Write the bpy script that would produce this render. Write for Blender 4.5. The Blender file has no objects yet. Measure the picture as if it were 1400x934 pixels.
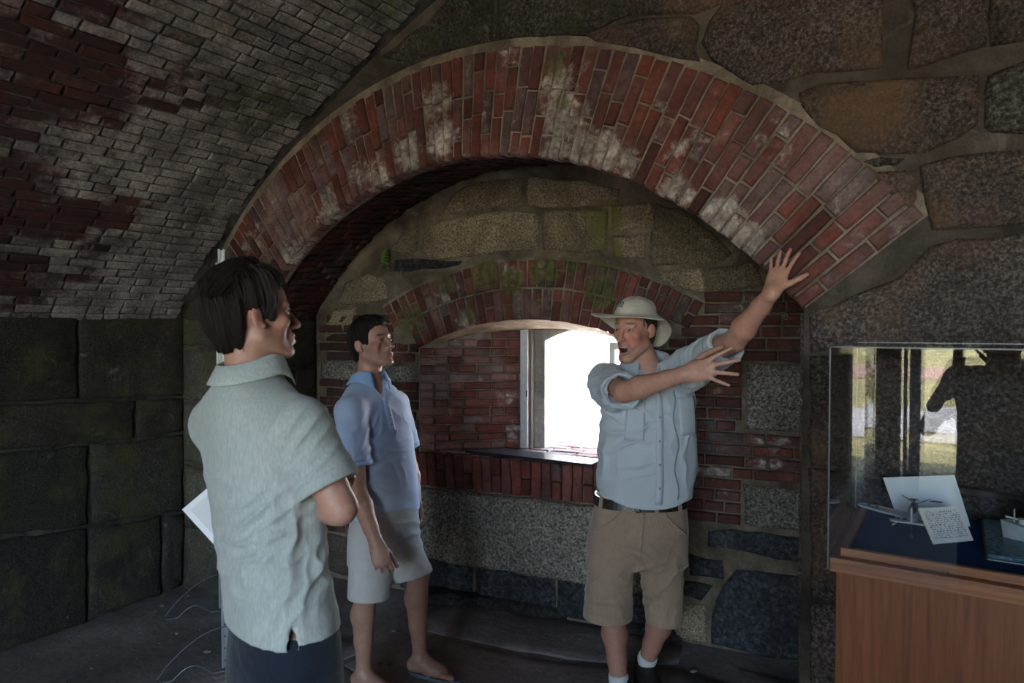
import bpy, bmesh, math, random
import numpy as np
from mathutils import Vector, Matrix
rng = random.Random(7)
PI = math.pi
COL = bpy.context.scene.collection
SC = bpy.context.scene

# ------------------------------------------------------------------ camera
F_PX, YAW, PITCH, CAM_H = 933.0, math.radians(33.0), -math.atan(21 / 933.0), 1.70
cam_data = bpy.data.cameras.new('camera')
cam = bpy.data.objects.new('camera', cam_data)
COL.objects.link(cam)
cam_data.sensor_width = 36.0
cam_data.lens = 36.0 * F_PX / 1400.0
cam_data.clip_start = 0.02
cam_data.clip_end = 2000
cam.location = (0, 0, CAM_H)
cam.rotation_euler = (PI / 2 + PITCH, 0, YAW)
cam_data.dof.use_dof = True
cam_data.dof.focus_distance = 3.05
cam_data.dof.aperture_fstop = 3.5
SC.camera = cam
# ------------------------------------------------------------------ sky, sun, exposure
world = bpy.data.worlds.new('sky')
SC.world = world
world.use_nodes = True
wn = world.node_tree.nodes
wn.clear()
sky = wn.new('ShaderNodeTexSky')
sky.sky_type = 'NISHITA'
sky.sun_disc = False
sky.sun_elevation = math.radians(52)
sky.sun_rotation = math.radians(-60)
sky.air_density = 1.0
sky.dust_density = 2.2
sky.ozone_density = 0.6
wbg = wn.new('ShaderNodeBackground')
wbg.inputs['Strength'].default_value = 0.42
wout = wn.new('ShaderNodeOutputWorld')
world.node_tree.links.new(sky.outputs[0], wbg.inputs[0])
world.node_tree.links.new(wbg.outputs[0], wout.inputs[0])
sun_data = bpy.data.lights.new('sun', 'SUN')
sun_data.energy = 7.5
sun_data.angle = math.radians(0.6)
sun_data.color = (1.0, 0.95, 0.88)
sun = bpy.data.objects.new('sun', sun_data)
COL.objects.link(sun)
sun.rotation_euler = Vector((-0.62, 0.30, 0.85)).to_track_quat('Z', 'Y').to_euler()


def portal(name, loc, rot, sx, sy):
    d = bpy.data.lights.new(name, 'AREA')
    d.shape = 'RECTANGLE'
    d.size, d.size_y = sx, sy
    d.cycles.is_portal = True
    o = bpy.data.objects.new(name, d)
    COL.objects.link(o)
    o.location, o.rotation_euler = loc, rot
    return o


portal('rear_opening_portal', (0.9, -4.68, 1.5), (PI / 2, 0, 0), 3.8, 3.0)     # real daylight of the sky, sampled through the openings
SC.view_settings.view_transform = 'Standard'
SC.view_settings.look = 'None'
SC.view_settings.exposure = 3.55
SC.view_settings.gamma = 1.0
SC.view_settings.use_curve_mapping = False

# ------------------------------------------------------------------ measuring helpers (pixel of the 1400x934 photo -> real point)
_fh = np.array([-math.sin(YAW), math.cos(YAW), 0.0])
_R = np.array([math.cos(YAW), math.sin(YAW), 0.0])
_fw = _fh * math.cos(PITCH) + np.array([0, 0, math.sin(PITCH)])
_up = -_fh * math.sin(PITCH) + np.array([0, 0, math.cos(PITCH)])
_C = np.array([0, 0, CAM_H])


def ray(x, y): return _fw * F_PX + _R * (x - 700) + _up * (467 - y)
def on_y(x, y, c): r = ray(x, y); return _C + r * (c / r[1])
def on_x(x, y, c): r = ray(x, y); return _C + r * (c / r[0])
def on_z(x, y, c): r = ray(x, y); return _C + r * ((c - CAM_H) / r[2])
def at(x, y, d): return _C + ray(x, y) * (d / F_PX)
def proj(p):
    v = np.asarray(p, float) - _C
    d = v @ _fw
    return 700 + F_PX * (v @ _R) / d, 467 - F_PX * (v @ _up) / d, d


# measured room: end wall plane, left wall, barrel of the arch, back wall of the alcove (turned by 9 degrees)
WY, WX = 2.526, -4.20
AC, AZ, AR, AR2 = -1.94, 0.557, 1.918, 2.39
VZ, VR = -1.947, 5.578
BA = math.atan(0.16)
BU = np.array([math.cos(BA), math.sin(BA), 0.0])
BN = np.array([-math.sin(BA), math.cos(BA), 0.0])
BO = np.array([-0.64, 3.66, 0.0])
FC, FZ, FR = -1.472, 0.766, 1.872              # far end of the barrel on the back wall (s, z, radius)
def back(s, z, off=0.0): return BO + BU * s + BN * off + np.array([0, 0, z])
def on_back(x, y, off=0.0):
    r = ray(x, y)
    p = _C + r * (((BO + BN * off - _C) @ BN) / (r @ BN))
    return float((p - BO) @ BU), float(p[2])


# ------------------------------------------------------------------ objects
def link_mesh(name, verts, faces, mat=None, parent=None, smooth=False, kind=None):
    me = bpy.data.meshes.new(name)
    me.from_pydata([tuple(map(float, v)) for v in verts], [], faces)
    me.validate()
    me.update()
    if smooth:
        me.polygons.foreach_set('use_smooth', [True] * len(me.polygons))
    if mat is not None:
        me.materials.append(mat)
    o = bpy.data.objects.new(name, me)
    COL.objects.link(o)
    if parent is not None:
        o.parent = parent
    if kind:
        o['kind'] = kind
    return o


def link_bm(name, bm, mat=None, parent=None, smooth=False, kind=None):
    bmesh.ops.recalc_face_normals(bm, faces=bm.faces[:])
    me = bpy.data.meshes.new(name)
    bm.to_mesh(me)
    bm.free()
    if smooth:
        me.polygons.foreach_set('use_smooth', [True] * len(me.polygons))
    if mat is not None:
        me.materials.append(mat)
    o = bpy.data.objects.new(name, me)
    COL.objects.link(o)
    if parent is not None:
        o.parent = parent
    if kind:
        o['kind'] = kind
    return o


def inst(name, mesh, M, parent=None):
    o = bpy.data.objects.new(name, mesh)
    COL.objects.link(o)
    if parent is not None:
        o.parent = parent
    o.matrix_basis = M
    return o


def frame(origin, ax, ay, az):
    M = Matrix.Identity(4)
    for i, a in enumerate((ax, ay, az)):
        for j in range(3):
            M[j][i] = float(a[j])
    for j in range(3):
        M[j][3] = float(origin[j])
    return M


def empty(name, loc, label=None, cat=None, group=None):
    o = bpy.data.objects.new(name, None)
    COL.objects.link(o)
    o.location = tuple(map(float, loc))
    o.empty_display_size = 0.1
    return tag(o, label, cat, group)


def tag(o, label=None, cat=None, group=None):
    if label: o['label'] = label
    if cat: o['category'] = cat
    if group: o['group'] = group
    return o


def bm_box(bm, x0, x1, y0, y1, z0, z1, bev=0.0, M=None):
    r = bmesh.ops.create_cube(bm, size=1.0)
    vs = r['verts']
    for v in vs:
        v.co = Vector(((x0 + x1) / 2 + v.co.x * (x1 - x0), (y0 + y1) / 2 + v.co.y * (y1 - y0), (z0 + z1) / 2 + v.co.z * (z1 - z0)))
    if bev > 0:
        es = list({e for v in vs for e in v.link_edges})
        r2 = bmesh.ops.bevel(bm, geom=es, offset=bev, segments=2, affect='EDGES', profile=0.5)
        vs = list({v for v in r2['verts']} | {v for v in vs if v.is_valid})
    if M is not None:
        for v in vs:
            if v.is_valid:
                v.co = M @ v.co
    return vs


def bm_tube(bm, pts, rad, n=10, caps=True, flat=1.0):
    pts = [Vector(map(float, p)) for p in pts]
    rs = rad if hasattr(rad, '__len__') else [rad] * len(pts)
    rings = []
    ref = Vector((0, 0, 1))
    for i, p in enumerate(pts):
        t = (pts[min(i + 1, len(pts) - 1)] - pts[max(i - 1, 0)]).normalized()
        if abs(t.dot(ref)) > 0.97:
            ref = Vector((1, 0, 0))
        a = t.cross(ref).normalized()
        b = a.cross(t).normalized()
        ref = b
        rings.append([bm.verts.new(p + a * (rs[i] * math.cos(2 * PI * k / n)) + b * (rs[i] * flat * math.sin(2 * PI * k / n))) for k in range(n)])
    for r0, r1 in zip(rings, rings[1:]):
        for k in range(n):
            bm.faces.new((r0[k], r0[(k + 1) % n], r1[(k + 1) % n], r1[k]))
    if caps:
        bm.faces.new(rings[0][::-1])
        bm.faces.new(rings[-1])
    return rings


def hide_edges_box(name, x0, x1, y0, y1, z0, z1, mat, parent=None, bev=0.0, M=None, kind=None, smooth=False):
    bm = bmesh.new()
    bm_box(bm, x0, x1, y0, y1, z0, z1, bev, M)
    return link_bm(name, bm, mat, parent, kind=kind, smooth=smooth)


# ------------------------------------------------------------------ materials
class NT:
    def __init__(self, name):
        self.m = bpy.data.materials.new(name)
        self.m.use_nodes = True
        self.n = self.m.node_tree.nodes
        self.l = self.m.node_tree.links
        self.n.clear()
        self.out = self.n.new('ShaderNodeOutputMaterial')
        self.bsdf = self.n.new('ShaderNodeBsdfPrincipled')
        self.l.new(self.bsdf.outputs[0], self.out.inputs[0])
        self._pos = None

    def set(self, sock, v):
        if hasattr(v, 'is_linked') or isinstance(v, bpy.types.NodeSocket):
            self.l.new(v, sock)
        elif v is not None:
            if hasattr(v, '__len__') and len(v) == 3 and sock.type == 'RGBA':
                v = (*v, 1)
            sock.default_value = v
        return self

    def pos(self):
        if self._pos is None:
            self._pos = self.n.new('ShaderNodeNewGeometry').outputs['Position']
        return self._pos

    def obj(self): return self.n.new('ShaderNodeTexCoord').outputs['Object']

    def rnd(self): return self.n.new('ShaderNodeObjectInfo').outputs['Random']

    def attr(self, name, out='Fac'):
        a = self.n.new('ShaderNodeAttribute')
        a.attribute_name = name
        return a.outputs[out]

    def noise(self, scale, detail=4, rough=0.55, vec=None, dist=0.0, w=None, out=0):
        t = self.n.new('ShaderNodeTexNoise')
        t.inputs['Scale'].default_value = scale
        t.inputs['Detail'].default_value = detail
        t.inputs['Roughness'].default_value = rough
        t.inputs['Distortion'].default_value = dist
        self.l.new(vec if vec is not None else self.pos(), t.inputs['Vector'])
        return t.outputs[out]

    def voro(self, scale, vec=None, feature='F1', out='Distance'):
        t = self.n.new('ShaderNodeTexVoronoi')
        t.feature = feature
        t.inputs['Scale'].default_value = scale
        self.l.new(vec if vec is not None else self.pos(), t.inputs['Vector'])
        return t.outputs[out]

    def map(self, vec, scale=(1, 1, 1), loc=(0, 0, 0), rot=(0, 0, 0)):
        t = self.n.new('ShaderNodeMapping')
        t.inputs['Scale'].default_value = scale
        t.inputs['Location'].default_value = loc
        t.inputs['Rotation'].default_value = rot
        self.l.new(vec, t.inputs['Vector'])
        return t.outputs[0]

    def ramp(self, fac, stops, interp='LINEAR'):
        t = self.n.new('ShaderNodeValToRGB')
        t.color_ramp.interpolation = interp
        e = t.color_ramp.elements
        while len(e) > 1:
            e.remove(e[-1])
        for i, (p, c) in enumerate(stops):
            if not hasattr(c, '__len__'):
                c = (c, c, c)
            el = e[0] if i == 0 else e.new(p)
            el.position = p
            el.color = (*c, 1)
        self.l.new(fac, t.inputs[0])
        return t.outputs[0]

    def mix(self, fac, a, b, mode='MIX'):
        t = self.n.new('ShaderNodeMix')
        t.data_type = 'RGBA'
        t.blend_type = mode
        self.set(t.inputs['Factor'], fac)
        self.set(t.inputs[6], a)
        self.set(t.inputs[7], b)
        return t.outputs[2]

    def math(self, op, a, b=None, clamp=False):
        t = self.n.new('ShaderNodeMath')
        t.operation = op
        t.use_clamp = clamp
        self.set(t.inputs[0], a)
        if b is not None:
            self.set(t.inputs[1], b)
        return t.outputs[0]

    def sep(self, v):
        t = self.n.new('ShaderNodeSeparateXYZ')
        self.l.new(v, t.inputs[0])
        return t.outputs

    def mrange(self, v, a, b, c=0.0, d=1.0):
        t = self.n.new('ShaderNodeMapRange')
        t.interpolation_type = 'SMOOTHSTEP'
        self.set(t.inputs[0], v)
        for i, x in enumerate((a, b, c, d)):
            t.inputs[1 + i].default_value = x
        return t.outputs[0]

    def patches(self, pts):
        """mask of stains with a place of their own: list of (x, y, z, radius, strength)"""
        acc = None
        for (x, y, z, r, s) in pts:
            t = self.n.new('ShaderNodeVectorMath')
            t.operation = 'DISTANCE'
            self.l.new(self.pos(), t.inputs[0])
            t.inputs[1].default_value = (x, y, z)
            m = self.mrange(t.outputs['Value'], r * 1.25, r * 0.3, 0, s)
            acc = m if acc is None else self.math('MAXIMUM', acc, m)
        return acc

    def bump(self, h, strength=0.5, dist=0.01, normal=None):
        t = self.n.new('ShaderNodeBump')
        t.inputs['Strength'].default_value = strength
        t.inputs['Distance'].default_value = dist
        self.l.new(h, t.inputs['Height'])
        if normal is not None:
            self.l.new(normal, t.inputs['Normal'])
        return t.outputs[0]

    def fin(self, color, rough=0.8, normal=None, spec=0.3, metallic=0.0, **kw):
        b = self.bsdf.inputs
        self.set(b['Base Color'], color)
        self.set(b['Roughness'], rough)
        self.set(b['Metallic'], metallic)
        b['Specular IOR Level'].default_value = spec
        if normal is not None:
            self.l.new(normal, b['Normal'])
        for k, v in kw.items():
            self.set(b[k.replace('_', ' ')], v)
        return self.m


def plain(name, col, rough=0.6, spec=0.4, metallic=0.0, grain=0.0, gscale=60, bump=0.0, **kw):
    t = NT(name)
    c = col
    nrm = None
    if grain or bump:
        n = t.noise(gscale, 5, 0.6, t.obj())
        if grain:
            c = t.ramp(n, [(0.3, [max(0, k * (1 - grain)) for k in col]), (0.7, [min(1, k * (1 + grain)) for k in col])])
        if bump:
            nrm = t.bump(n, bump, 0.004)
    return t.fin(c, rough, nrm, spec, metallic, **kw)


WASH_GREY = (0.30, 0.285, 0.27)


def brick_mat(name, per_object=True, wash=None, wash_col=(0.50, 0.44, 0.41), patch=None, moss=None, grime=0.5, pal=None, wash_extra=None, tone=1.0):
    t = NT(name)
    r = t.rnd() if per_object else t.attr('tint')
    pal = pal or [(0.0, (0.075, 0.022, 0.020)), (0.18, (0.150, 0.044, 0.034)), (0.36, (0.205, 0.058, 0.042)), (0.52, (0.130, 0.052, 0.050)),
                  (0.66, (0.195, 0.056, 0.042)), (0.80, (0.165, 0.075, 0.070)), (0.92, (0.105, 0.050, 0.052)), (1.0, (0.215, 0.068, 0.046))]
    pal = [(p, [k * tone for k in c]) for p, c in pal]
    base = t.ramp(r, pal, 'CONSTANT' if False else 'LINEAR')
    mott = t.noise(38, 6, 0.65)
    base = t.mix(0.55, base, t.ramp(mott, [(0.30, 0.30), (0.52, 0.9), (0.75, 1.25)]), 'MULTIPLY')
    fine = t.noise(190, 3, 0.6)
    base = t.mix(t.ramp(fine, [(0.62, 0.0), (0.78, 0.35)]), base, (0.32, 0.21, 0.18))
    edge = t.noise(16, 6, 0.7, dist=0.4)
    if wash is not None:
        lo, hi, sc = wash
        big = t.noise(sc, 3, 0.5)
        k = t.math('ADD', t.math('MULTIPLY', big, 0.75), t.math('MULTIPLY', edge, 0.35))
        k = t.math('ADD', k, t.math('MULTIPLY', t.math('SUBTRACT', r, 0.5), 0.16))
        if wash_extra is not None:
            k = t.math('ADD', k, wash_extra(t))
        m = t.mrange(k, lo, hi, 0, 0.88)
        m = t.math('MULTIPLY', m, t.ramp(t.noise(70, 4, 0.7), [(0.33, 0.35), (0.6, 1.0)]))
        base = t.mix(m, base, wash_col)
    if patch:
        k = t.patches(patch)
        k = t.math('ADD', k, t.math('MULTIPLY', t.math('SUBTRACT', r, 0.5), 0.55))
        m = t.mrange(t.math('ADD', k, t.math('MULTIPLY', t.math('SUBTRACT', edge, 0.5), 2.4)), 0.34, 0.85, 0, 0.84)
        m = t.math('MULTIPLY', m, t.ramp(t.noise(48, 5, 0.75), [(0.36, 0.25), (0.58, 1.0)]))
        base = t.mix(m, base, t.ramp(t.noise(22, 4, 0.6), [(0.35, (0.40, 0.33, 0.30)), (0.65, (0.78, 0.71, 0.64))]))
    if moss:
        k = t.patches(moss)
        m = t.mrange(t.math('ADD', k, t.math('MULTIPLY', t.math('SUBTRACT', edge, 0.5), 1.6)), 0.30, 0.8, 0, 0.85)
        base = t.mix(m, base, t.ramp(t.noise(30, 4, 0.6), [(0.35, (0.06, 0.068, 0.022)), (0.65, (0.20, 0.19, 0.075))]))
    if grime:
        g = t.noise(5.5, 5, 0.6)
        base = t.mix(t.ramp(g, [(0.42, grime), (0.62, 0.0)]), base, (0.022, 0.020, 0.018))
    h = t.math('ADD', t.math('MULTIPLY', mott, 0.6), t.math('MULTIPLY', fine, 0.35))
    return t.fin(base, 0.86, t.bump(h, 0.55, 0.006), 0.25)


def mortar_mat(name, c0, c1, moss=None, scale=9):
    t = NT(name)
    a = t.noise(scale, 6, 0.65)
    b = t.noise(120, 4, 0.7)
    base = t.ramp(a, [(0.3, c0), (0.68, c1)])
    base = t.mix(0.5, base, t.ramp(b, [(0.3, 0.45), (0.65, 1.1)]), 'MULTIPLY')
    s_ = t.noise(2.4, 6, 0.68, dist=0.8)
    base = t.mix(t.ramp(s_, [(0.38, 0.70), (0.60, 0.0)]), base, [k * 0.28 for k in c0])
    w_ = t.noise(6.0, 6, 0.7, t.map(t.pos(), loc=(5, 2, 9)), dist=1.0)
    base = t.mix(t.ramp(w_, [(0.60, 0.0), (0.74, 0.30)]), base, (0.45, 0.41, 0.37))
    if moss:
        k = t.patches(moss)
        m = t.mrange(t.math('ADD', k, t.math('MULTIPLY', t.math('SUBTRACT', a, 0.5), 1.6)), 0.35, 0.8, 0, 0.8)
        base = t.mix(m, base, (0.09, 0.095, 0.03))
    h = t.math('ADD', a, t.math('MULTIPLY', b, 0.5))
    return t.fin(base, 0.92, t.bump(h, 0.7, 0.012), 0.15)


def granite_mat(name, dark=(0.035, 0.030, 0.026), mid=(0.115, 0.092, 0.076), light=(0.30, 0.25, 0.21), stain=0.6, moss=0.0, white=0.25, moss_p=None, speck=150, stain_col=(0.020, 0.018, 0.016), warm=None):
    t = NT(name)
    r = t.rnd()
    sp = t.noise(speck, 3, 0.75)
    vo = t.voro(speck * 0.55)
    base = t.ramp(sp, [(0.36, dark), (0.50, mid), (0.66, light)])
    base = t.mix(0.5, base, t.ramp(vo, [(0.15, 0.35), (0.5, 1.15)]), 'MULTIPLY')
    base = t.mix(1.0, base, t.ramp(r, [(0, 0.72), (0.5, 1.0), (1, 1.25)]), 'MULTIPLY')
    big = t.noise(3.2, 6, 0.62, dist=0.5)
    if warm:
        base = t.mix(t.ramp(t.noise(2.3, 4, 0.6), [(0.48, 0.0), (0.66, 0.6)]), base, warm)
    base = t.mix(t.ramp(big, [(0.36, stain), (0.58, 0.0)]), base, stain_col)
    if white:
        w = t.noise(7.5, 7, 0.72, dist=1.2)
        base = t.mix(t.ramp(w, [(0.60, 0.0), (0.74, white)]), base, (0.42, 0.38, 0.34))
    if moss:
        g = t.noise(4.1, 6, 0.65, t.map(t.pos(), loc=(3, 7, 1)))
        base = t.mix(t.ramp(g, [(0.48, 0.0), (0.66, moss)]), base, (0.095, 0.088, 0.030))
    if moss_p:
        k = t.patches(moss_p)
        e = t.noise(16, 6, 0.7)
        m = t.mrange(t.math('ADD', k, t.math('MULTIPLY', t.math('SUBTRACT', e, 0.5), 1.6)), 0.3, 0.85, 0, 0.8)
        base = t.mix(m, base, (0.13, 0.125, 0.030))
    h = t.math('ADD', t.math('MULTIPLY', t.noise(14, 6, 0.65), 1.0), t.math('MULTIPLY', sp, 0.30))
    return t.fin(base, 0.85, t.bump(h, 0.75, 0.022), 0.25)


# ------------------------------------------------------------------ bricks and stones as real pieces
def rough_brick(name, L, Hh, D, mat, seed):
    """one brick: length along x, height along z, weathered face towards -y; about 44 triangles"""
    r = random.Random(seed)
    nx = 4 if L > 0.13 else 3
    nz = 2
    b = min(0.006, Hh * 0.14)
    V, Fc = [], []
    def j(a): return r.uniform(-a, a)
    ring_pts = []
    xs = [-L / 2 + L * i / (nx - 1) for i in range(nx)]
    zs = [-Hh / 2, Hh / 2]
    loop = [(x, zs[0]) for x in xs] + [(x, zs[1]) for x in xs[::-1]]
    n = len(loop)
    for (x, z) in loop:                                   # rear ring
        V.append((x, D, z))
    for (x, z) in loop:                                   # front rim
        V.append((x + j(0.0025), 0.004 + j(0.0015), z + j(0.0028)))
    for (x, z) in loop:                                   # face, inset
        V.append((x - math.copysign(b, x) * (1 if abs(x) > L / 2 - 1e-6 else 0) + j(0.001), -0.003 + j(0.0022), z - math.copysign(b, z) + j(0.0012)))
    for k in range(n):
        k2 = (k + 1) % n
        Fc.append((k, k2, n + k2, n + k))
        Fc.append((n + k, n + k2, 2 * n + k2, 2 * n + k))
    for i in range(nx - 1):
        Fc.append((2 * n + i, 2 * n + i + 1, 2 * n + (n - 2 - i), 2 * n + (n - 1 - i)))
    me = bpy.data.meshes.new(name)
    me.from_pydata(V, [], Fc)
    me.update()
    if mat is not None:
        me.materials.append(mat)
    return me, V, Fc


class BrickKind:
    """a few shared brick meshes per material; place() links one object per brick, or collects it for one joined piece of stuff"""
    def __init__(self, tagname, mat, D=0.05, Hh=0.052, lengths=(0.085, 0.18), var=4):
        self.D, self.Hh, self.mat = D, Hh, mat
        self.sets = {}
        for L in lengths:
            self.sets[L] = [rough_brick('brick_' + tagname, L, Hh, D, mat, hash((L, k, len(tagname))) & 0xffff) for k in range(var)]
        self.rest = []

    def place(self, L, Hh, origin, ax, az, ay, parent, rest=False, jit=0.003, name='brick'):
        key = min(self.sets, key=lambda q: abs(q - L))
        me, V, Fc = rng.choice(self.sets[key])
        push = rng.uniform(-jit, jit)
        ax, ay, az = (np.asarray(a, float) for a in (ax, ay, az))
        ang = rng.uniform(-0.012, 0.012)
        ax2 = ax * math.cos(ang) + az * math.sin(ang)
        az2 = az * math.cos(ang) - ax * math.sin(ang)
        o = np.asarray(origin, float) + ay * push
        if rng.random() < 0.5:
            ax2, az2 = -ax2, -az2
        M = frame(o, ax2 * (L / key), ay, az2 * (Hh / self.Hh))
        if rest:
            self.rest.append((V, Fc, M, rng.random()))
            return None
        return inst(name, me, M, parent)

    def flush(self, name, mat, parent):
        if not self.rest:
            return None
        V, Fc, T = [], [], []
        for (v, f, M, r) in self.rest:
            k = len(V)
            A = np.array(M)
            P = np.asarray(v) @ A[:3, :3].T + A[:3, 3]
            V.extend(P.tolist())
            Fc.extend([tuple(i + k for i in q) for q in f])
            T.extend([r] * len(v))
        o = link_mesh(name, V, Fc, mat, parent, kind='stuff')
        at_ = o.data.attributes.new('tint', 'FLOAT', 'POINT')
        at_.data.foreach_set('value', np.array(T, dtype=np.float32))
        self.rest = []
        return o


def stone(poly, to3, nrm, mat, parent, proud=0.03, deep=0.05, jitter=0.010, step=0.09, seed=0, name='stone', rough=0.010, inset=0.02):
    """an irregular block: outline in wall coordinates, broken edges, uneven face; nrm points out of the wall"""
    r = random.Random(seed)
    nrm = np.asarray(nrm, float)
    pts = []
    m = len(poly)
    for i in range(m):
        a, b = np.array(poly[i], float), np.array(poly[(i + 1) % m], float)
        k = max(1, int(round(np.linalg.norm(b - a) / step)))
        for q in range(k):
            p = a + (b - a) * q / k
            pts.append(p + (np.array([r.uniform(-jitter, jitter), r.uniform(-jitter, jitter)])))
    pts = np.array(pts)
    c = pts.mean(0)
    n = len(pts)
    V, Fc = [], []
    def ring(shrink_abs, shrink_rel, h, hj):
        for p in pts:
            d = c - p
            ln = np.linalg.norm(d) + 1e-9
            s = min(0.9, shrink_abs / ln + shrink_rel)
            w = p + d * s
            V.append(to3(w[0], w[1]) + nrm * (h + r.uniform(-hj, hj)))
    ring(0, 0, -deep, 0)
    ring(0, 0, proud * 0.35, rough * 0.4)
    ring(inset, 0, proud * 0.9, rough * 0.7)
    ring(inset, 0.30, proud, rough)
    ring(inset, 0.62, proud, rough)
    V.append(to3(c[0], c[1]) + nrm * (proud + r.uniform(-rough, rough)))
    for g in range(4):
        for k in range(n):
            k2 = (k + 1) % n
            Fc.append((g * n + k, g * n + k2, (g + 1) * n + k2, (g + 1) * n + k))
    for k in range(n):
        Fc.append((4 * n + k, 4 * n + (k + 1) % n, 5 * n))
    bm = bmesh.new()
    vs = [bm.verts.new(tuple(map(float, v))) for v in V]
    for f in Fc:
        bm.faces.new([vs[i] for i in f])
    bmesh.ops.recalc_face_normals(bm, faces=bm.faces[:])
    o = link_bm(name, bm, mat, parent, smooth=True)
    # face normals must look out of the wall
    f = o.data.polygons[-1]
    if np.dot(np.array(f.normal), nrm) < 0:
        o.data.flip_normals()
    return o
# ================================================================== THE SETTING
M_MORTAR_VAULT = mortar_mat('mortar_vault', (0.075, 0.068, 0.062), (0.20, 0.185, 0.165))
M_MORTAR_ARCH = mortar_mat('mortar_arch', (0.20, 0.155, 0.115), (0.40, 0.33, 0.26))
M_MORTAR_WALL = mortar_mat('mortar_wall', (0.060, 0.048, 0.040), (0.150, 0.122, 0.100), scale=5)
M_MORTAR_DARK = mortar_mat('mortar_dark', (0.035, 0.032, 0.029), (0.12, 0.105, 0.09), scale=7)


def pt_y(px, py, r, s=1.0):
    p = on_y(px, py, WY)
    return (p[0], p[1], p[2], r, s)


def pt_b(px, py, r, s=1.0):
    q = back(*on_back(px, py))
    return (q[0], q[1], q[2], r, s)


# ---- floor
def floor_mat():
    t = NT('damp_dirt_and_slate')
    a = t.noise(2.2, 7, 0.65, dist=0.4)
    b = t.noise(26, 6, 0.7)
    base = t.ramp(a, [(0.3, (0.125, 0.102, 0.096)), (0.55, (0.235, 0.196, 0.184)), (0.72, (0.34, 0.296, 0.280))])
    base = t.mix(0.6, base, t.ramp(b, [(0.3, 0.5), (0.7, 1.25)]), 'MULTIPLY')
    base = t.mix(t.ramp(t.noise(140, 3, 0.7), [(0.70, 0.0), (0.78, 0.45)]), base, (0.26, 0.24, 0.22))
    h = t.math('ADD', a, t.math('MULTIPLY', b, 0.4))
    return t.fin(base, t.ramp(a, [(0.35, 0.62), (0.6, 0.9)]), t.bump(h, 0.7, 0.02), 0.35)


M_FLOOR = floor_mat()
hide_edges_box('floor', -4.8, 4.8, -4.6, 4.6, -0.30, -0.012, M_FLOOR, kind='structure')
floor = bpy.data.objects['floor']
flag_px = [  # the flagstones between the men and the window seat
    [(592, 868), (640, 880), (705, 893), (775, 905), (860, 911), (930, 912), (1010, 938), (1040, 990), (850, 985), (640, 968), (540, 950), (470, 905), (520, 878)],
    [(600, 822), (650, 824), (700, 832), (742, 842), (800, 852), (850, 860), (935, 884), (925, 905), (862, 906), (775, 899), (705, 887), (640, 874), (592, 862), (560, 850)],
    [(1012, 912), (1090, 930), (1100, 1040), (1060, 1040), (1030, 960)],
    [(320, 880), (430, 862), (512, 882), (462, 905), (530, 955), (440, 1010), (330, 985), (325, 930)],
    [(548, 960), (640, 975), (850, 992), (1035, 1000), (1030, 1120), (800, 1130), (600, 1110), (470, 1050)],
]
for i, pl in enumerate(flag_px):
    stone([tuple(on_z(x, y, 0)[:2]) for x, y in pl], lambda a, b: np.array([a, b, -0.012]), (0, 0, 1), M_FLOOR, floor, proud=0.010, deep=0.02, jitter=0.012, step=0.14, seed=i + 5, name='flagstone', rough=0.003, inset=0.015)
bm = bmesh.new()
for i in range(150):                                                      # grit and crumbs of mortar
    x, y = rng.uniform(-4.1, 0.4), rng.uniform(0.9, 3.4)
    r = rng.choice([0.004, 0.006, 0.008, 0.012])
    m = Matrix.Translation((x, y, 0.002 + r * 0.3)) @ Matrix.Rotation(rng.uniform(0, 6), 4, 'Z') @ Matrix.Diagonal((r * rng.uniform(1, 2), r, r * 0.7, 1))
    bmesh.ops.create_icosphere(bm, subdivisions=1, radius=1.0, matrix=m)
link_bm('grit', bm, mortar_mat('grit', (0.12, 0.10, 0.085), (0.34, 0.31, 0.28)), floor, kind='stuff')

# ---- vaulted ceiling: shell, then its bricks
def vault_pt(th, y, off=0.0): return np.array([(VR + off) * math.cos(th), y, VZ + (VR + off) * math.sin(th)])


TH0 = math.acos(-4.20 / VR)
TH1 = PI - TH0
V, Fc = [], []
NV = 60
for i in range(NV + 1):
    th = TH0 + (TH1 - TH0) * i / NV
    for y in (-4.6, -1.5, WY + 0.2):
        V.append(vault_pt(th, y, 0.012))
for i in range(NV):
    for q in range(2):
        a = i * 3 + q
        Fc.append((a, a + 1, a + 4, a + 3))
for i in range(NV):                                                        # thickness of the shell
    pass
ceiling = link_mesh('ceiling', V, Fc, M_MORTAR_VAULT, smooth=True, kind='structure')


def vault_at(px, py):
    best = min(((px - q[0]) ** 2 + (py - q[1]) ** 2, th_, y_) for th_ in np.linspace(TH0, 1.2, 60) for y_ in np.linspace(0.2, 2.5, 40) for q in (proj(vault_pt(th_, y_)),) if q[2] > 0.2)
    return vault_pt(best[1], best[2])


def vault_wash(t):
    y = t.sep(t.pos())[1]
    x = t.sep(t.pos())[0]
    a = t.mrange(y, 1.25, 2.25, 0, 0.36)                                    # lime wash survives next to the end wall
    b = t.mrange(x, -4.0, -2.9, 0.0, 0.06)
    bare = [vault_at(x_, y_) for x_, y_ in ((80, 300), (50, 240), (150, 355), (40, 370), (110, 240), (180, 300), (265, 45), (285, 95), (235, 130), (60, 170), (330, 30), (130, 110))]
    c = t.patches([(*p_, 0.27, 0.14) for p_ in bare])
    return t.math('SUBTRACT', t.math('ADD', a, b), c)


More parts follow.
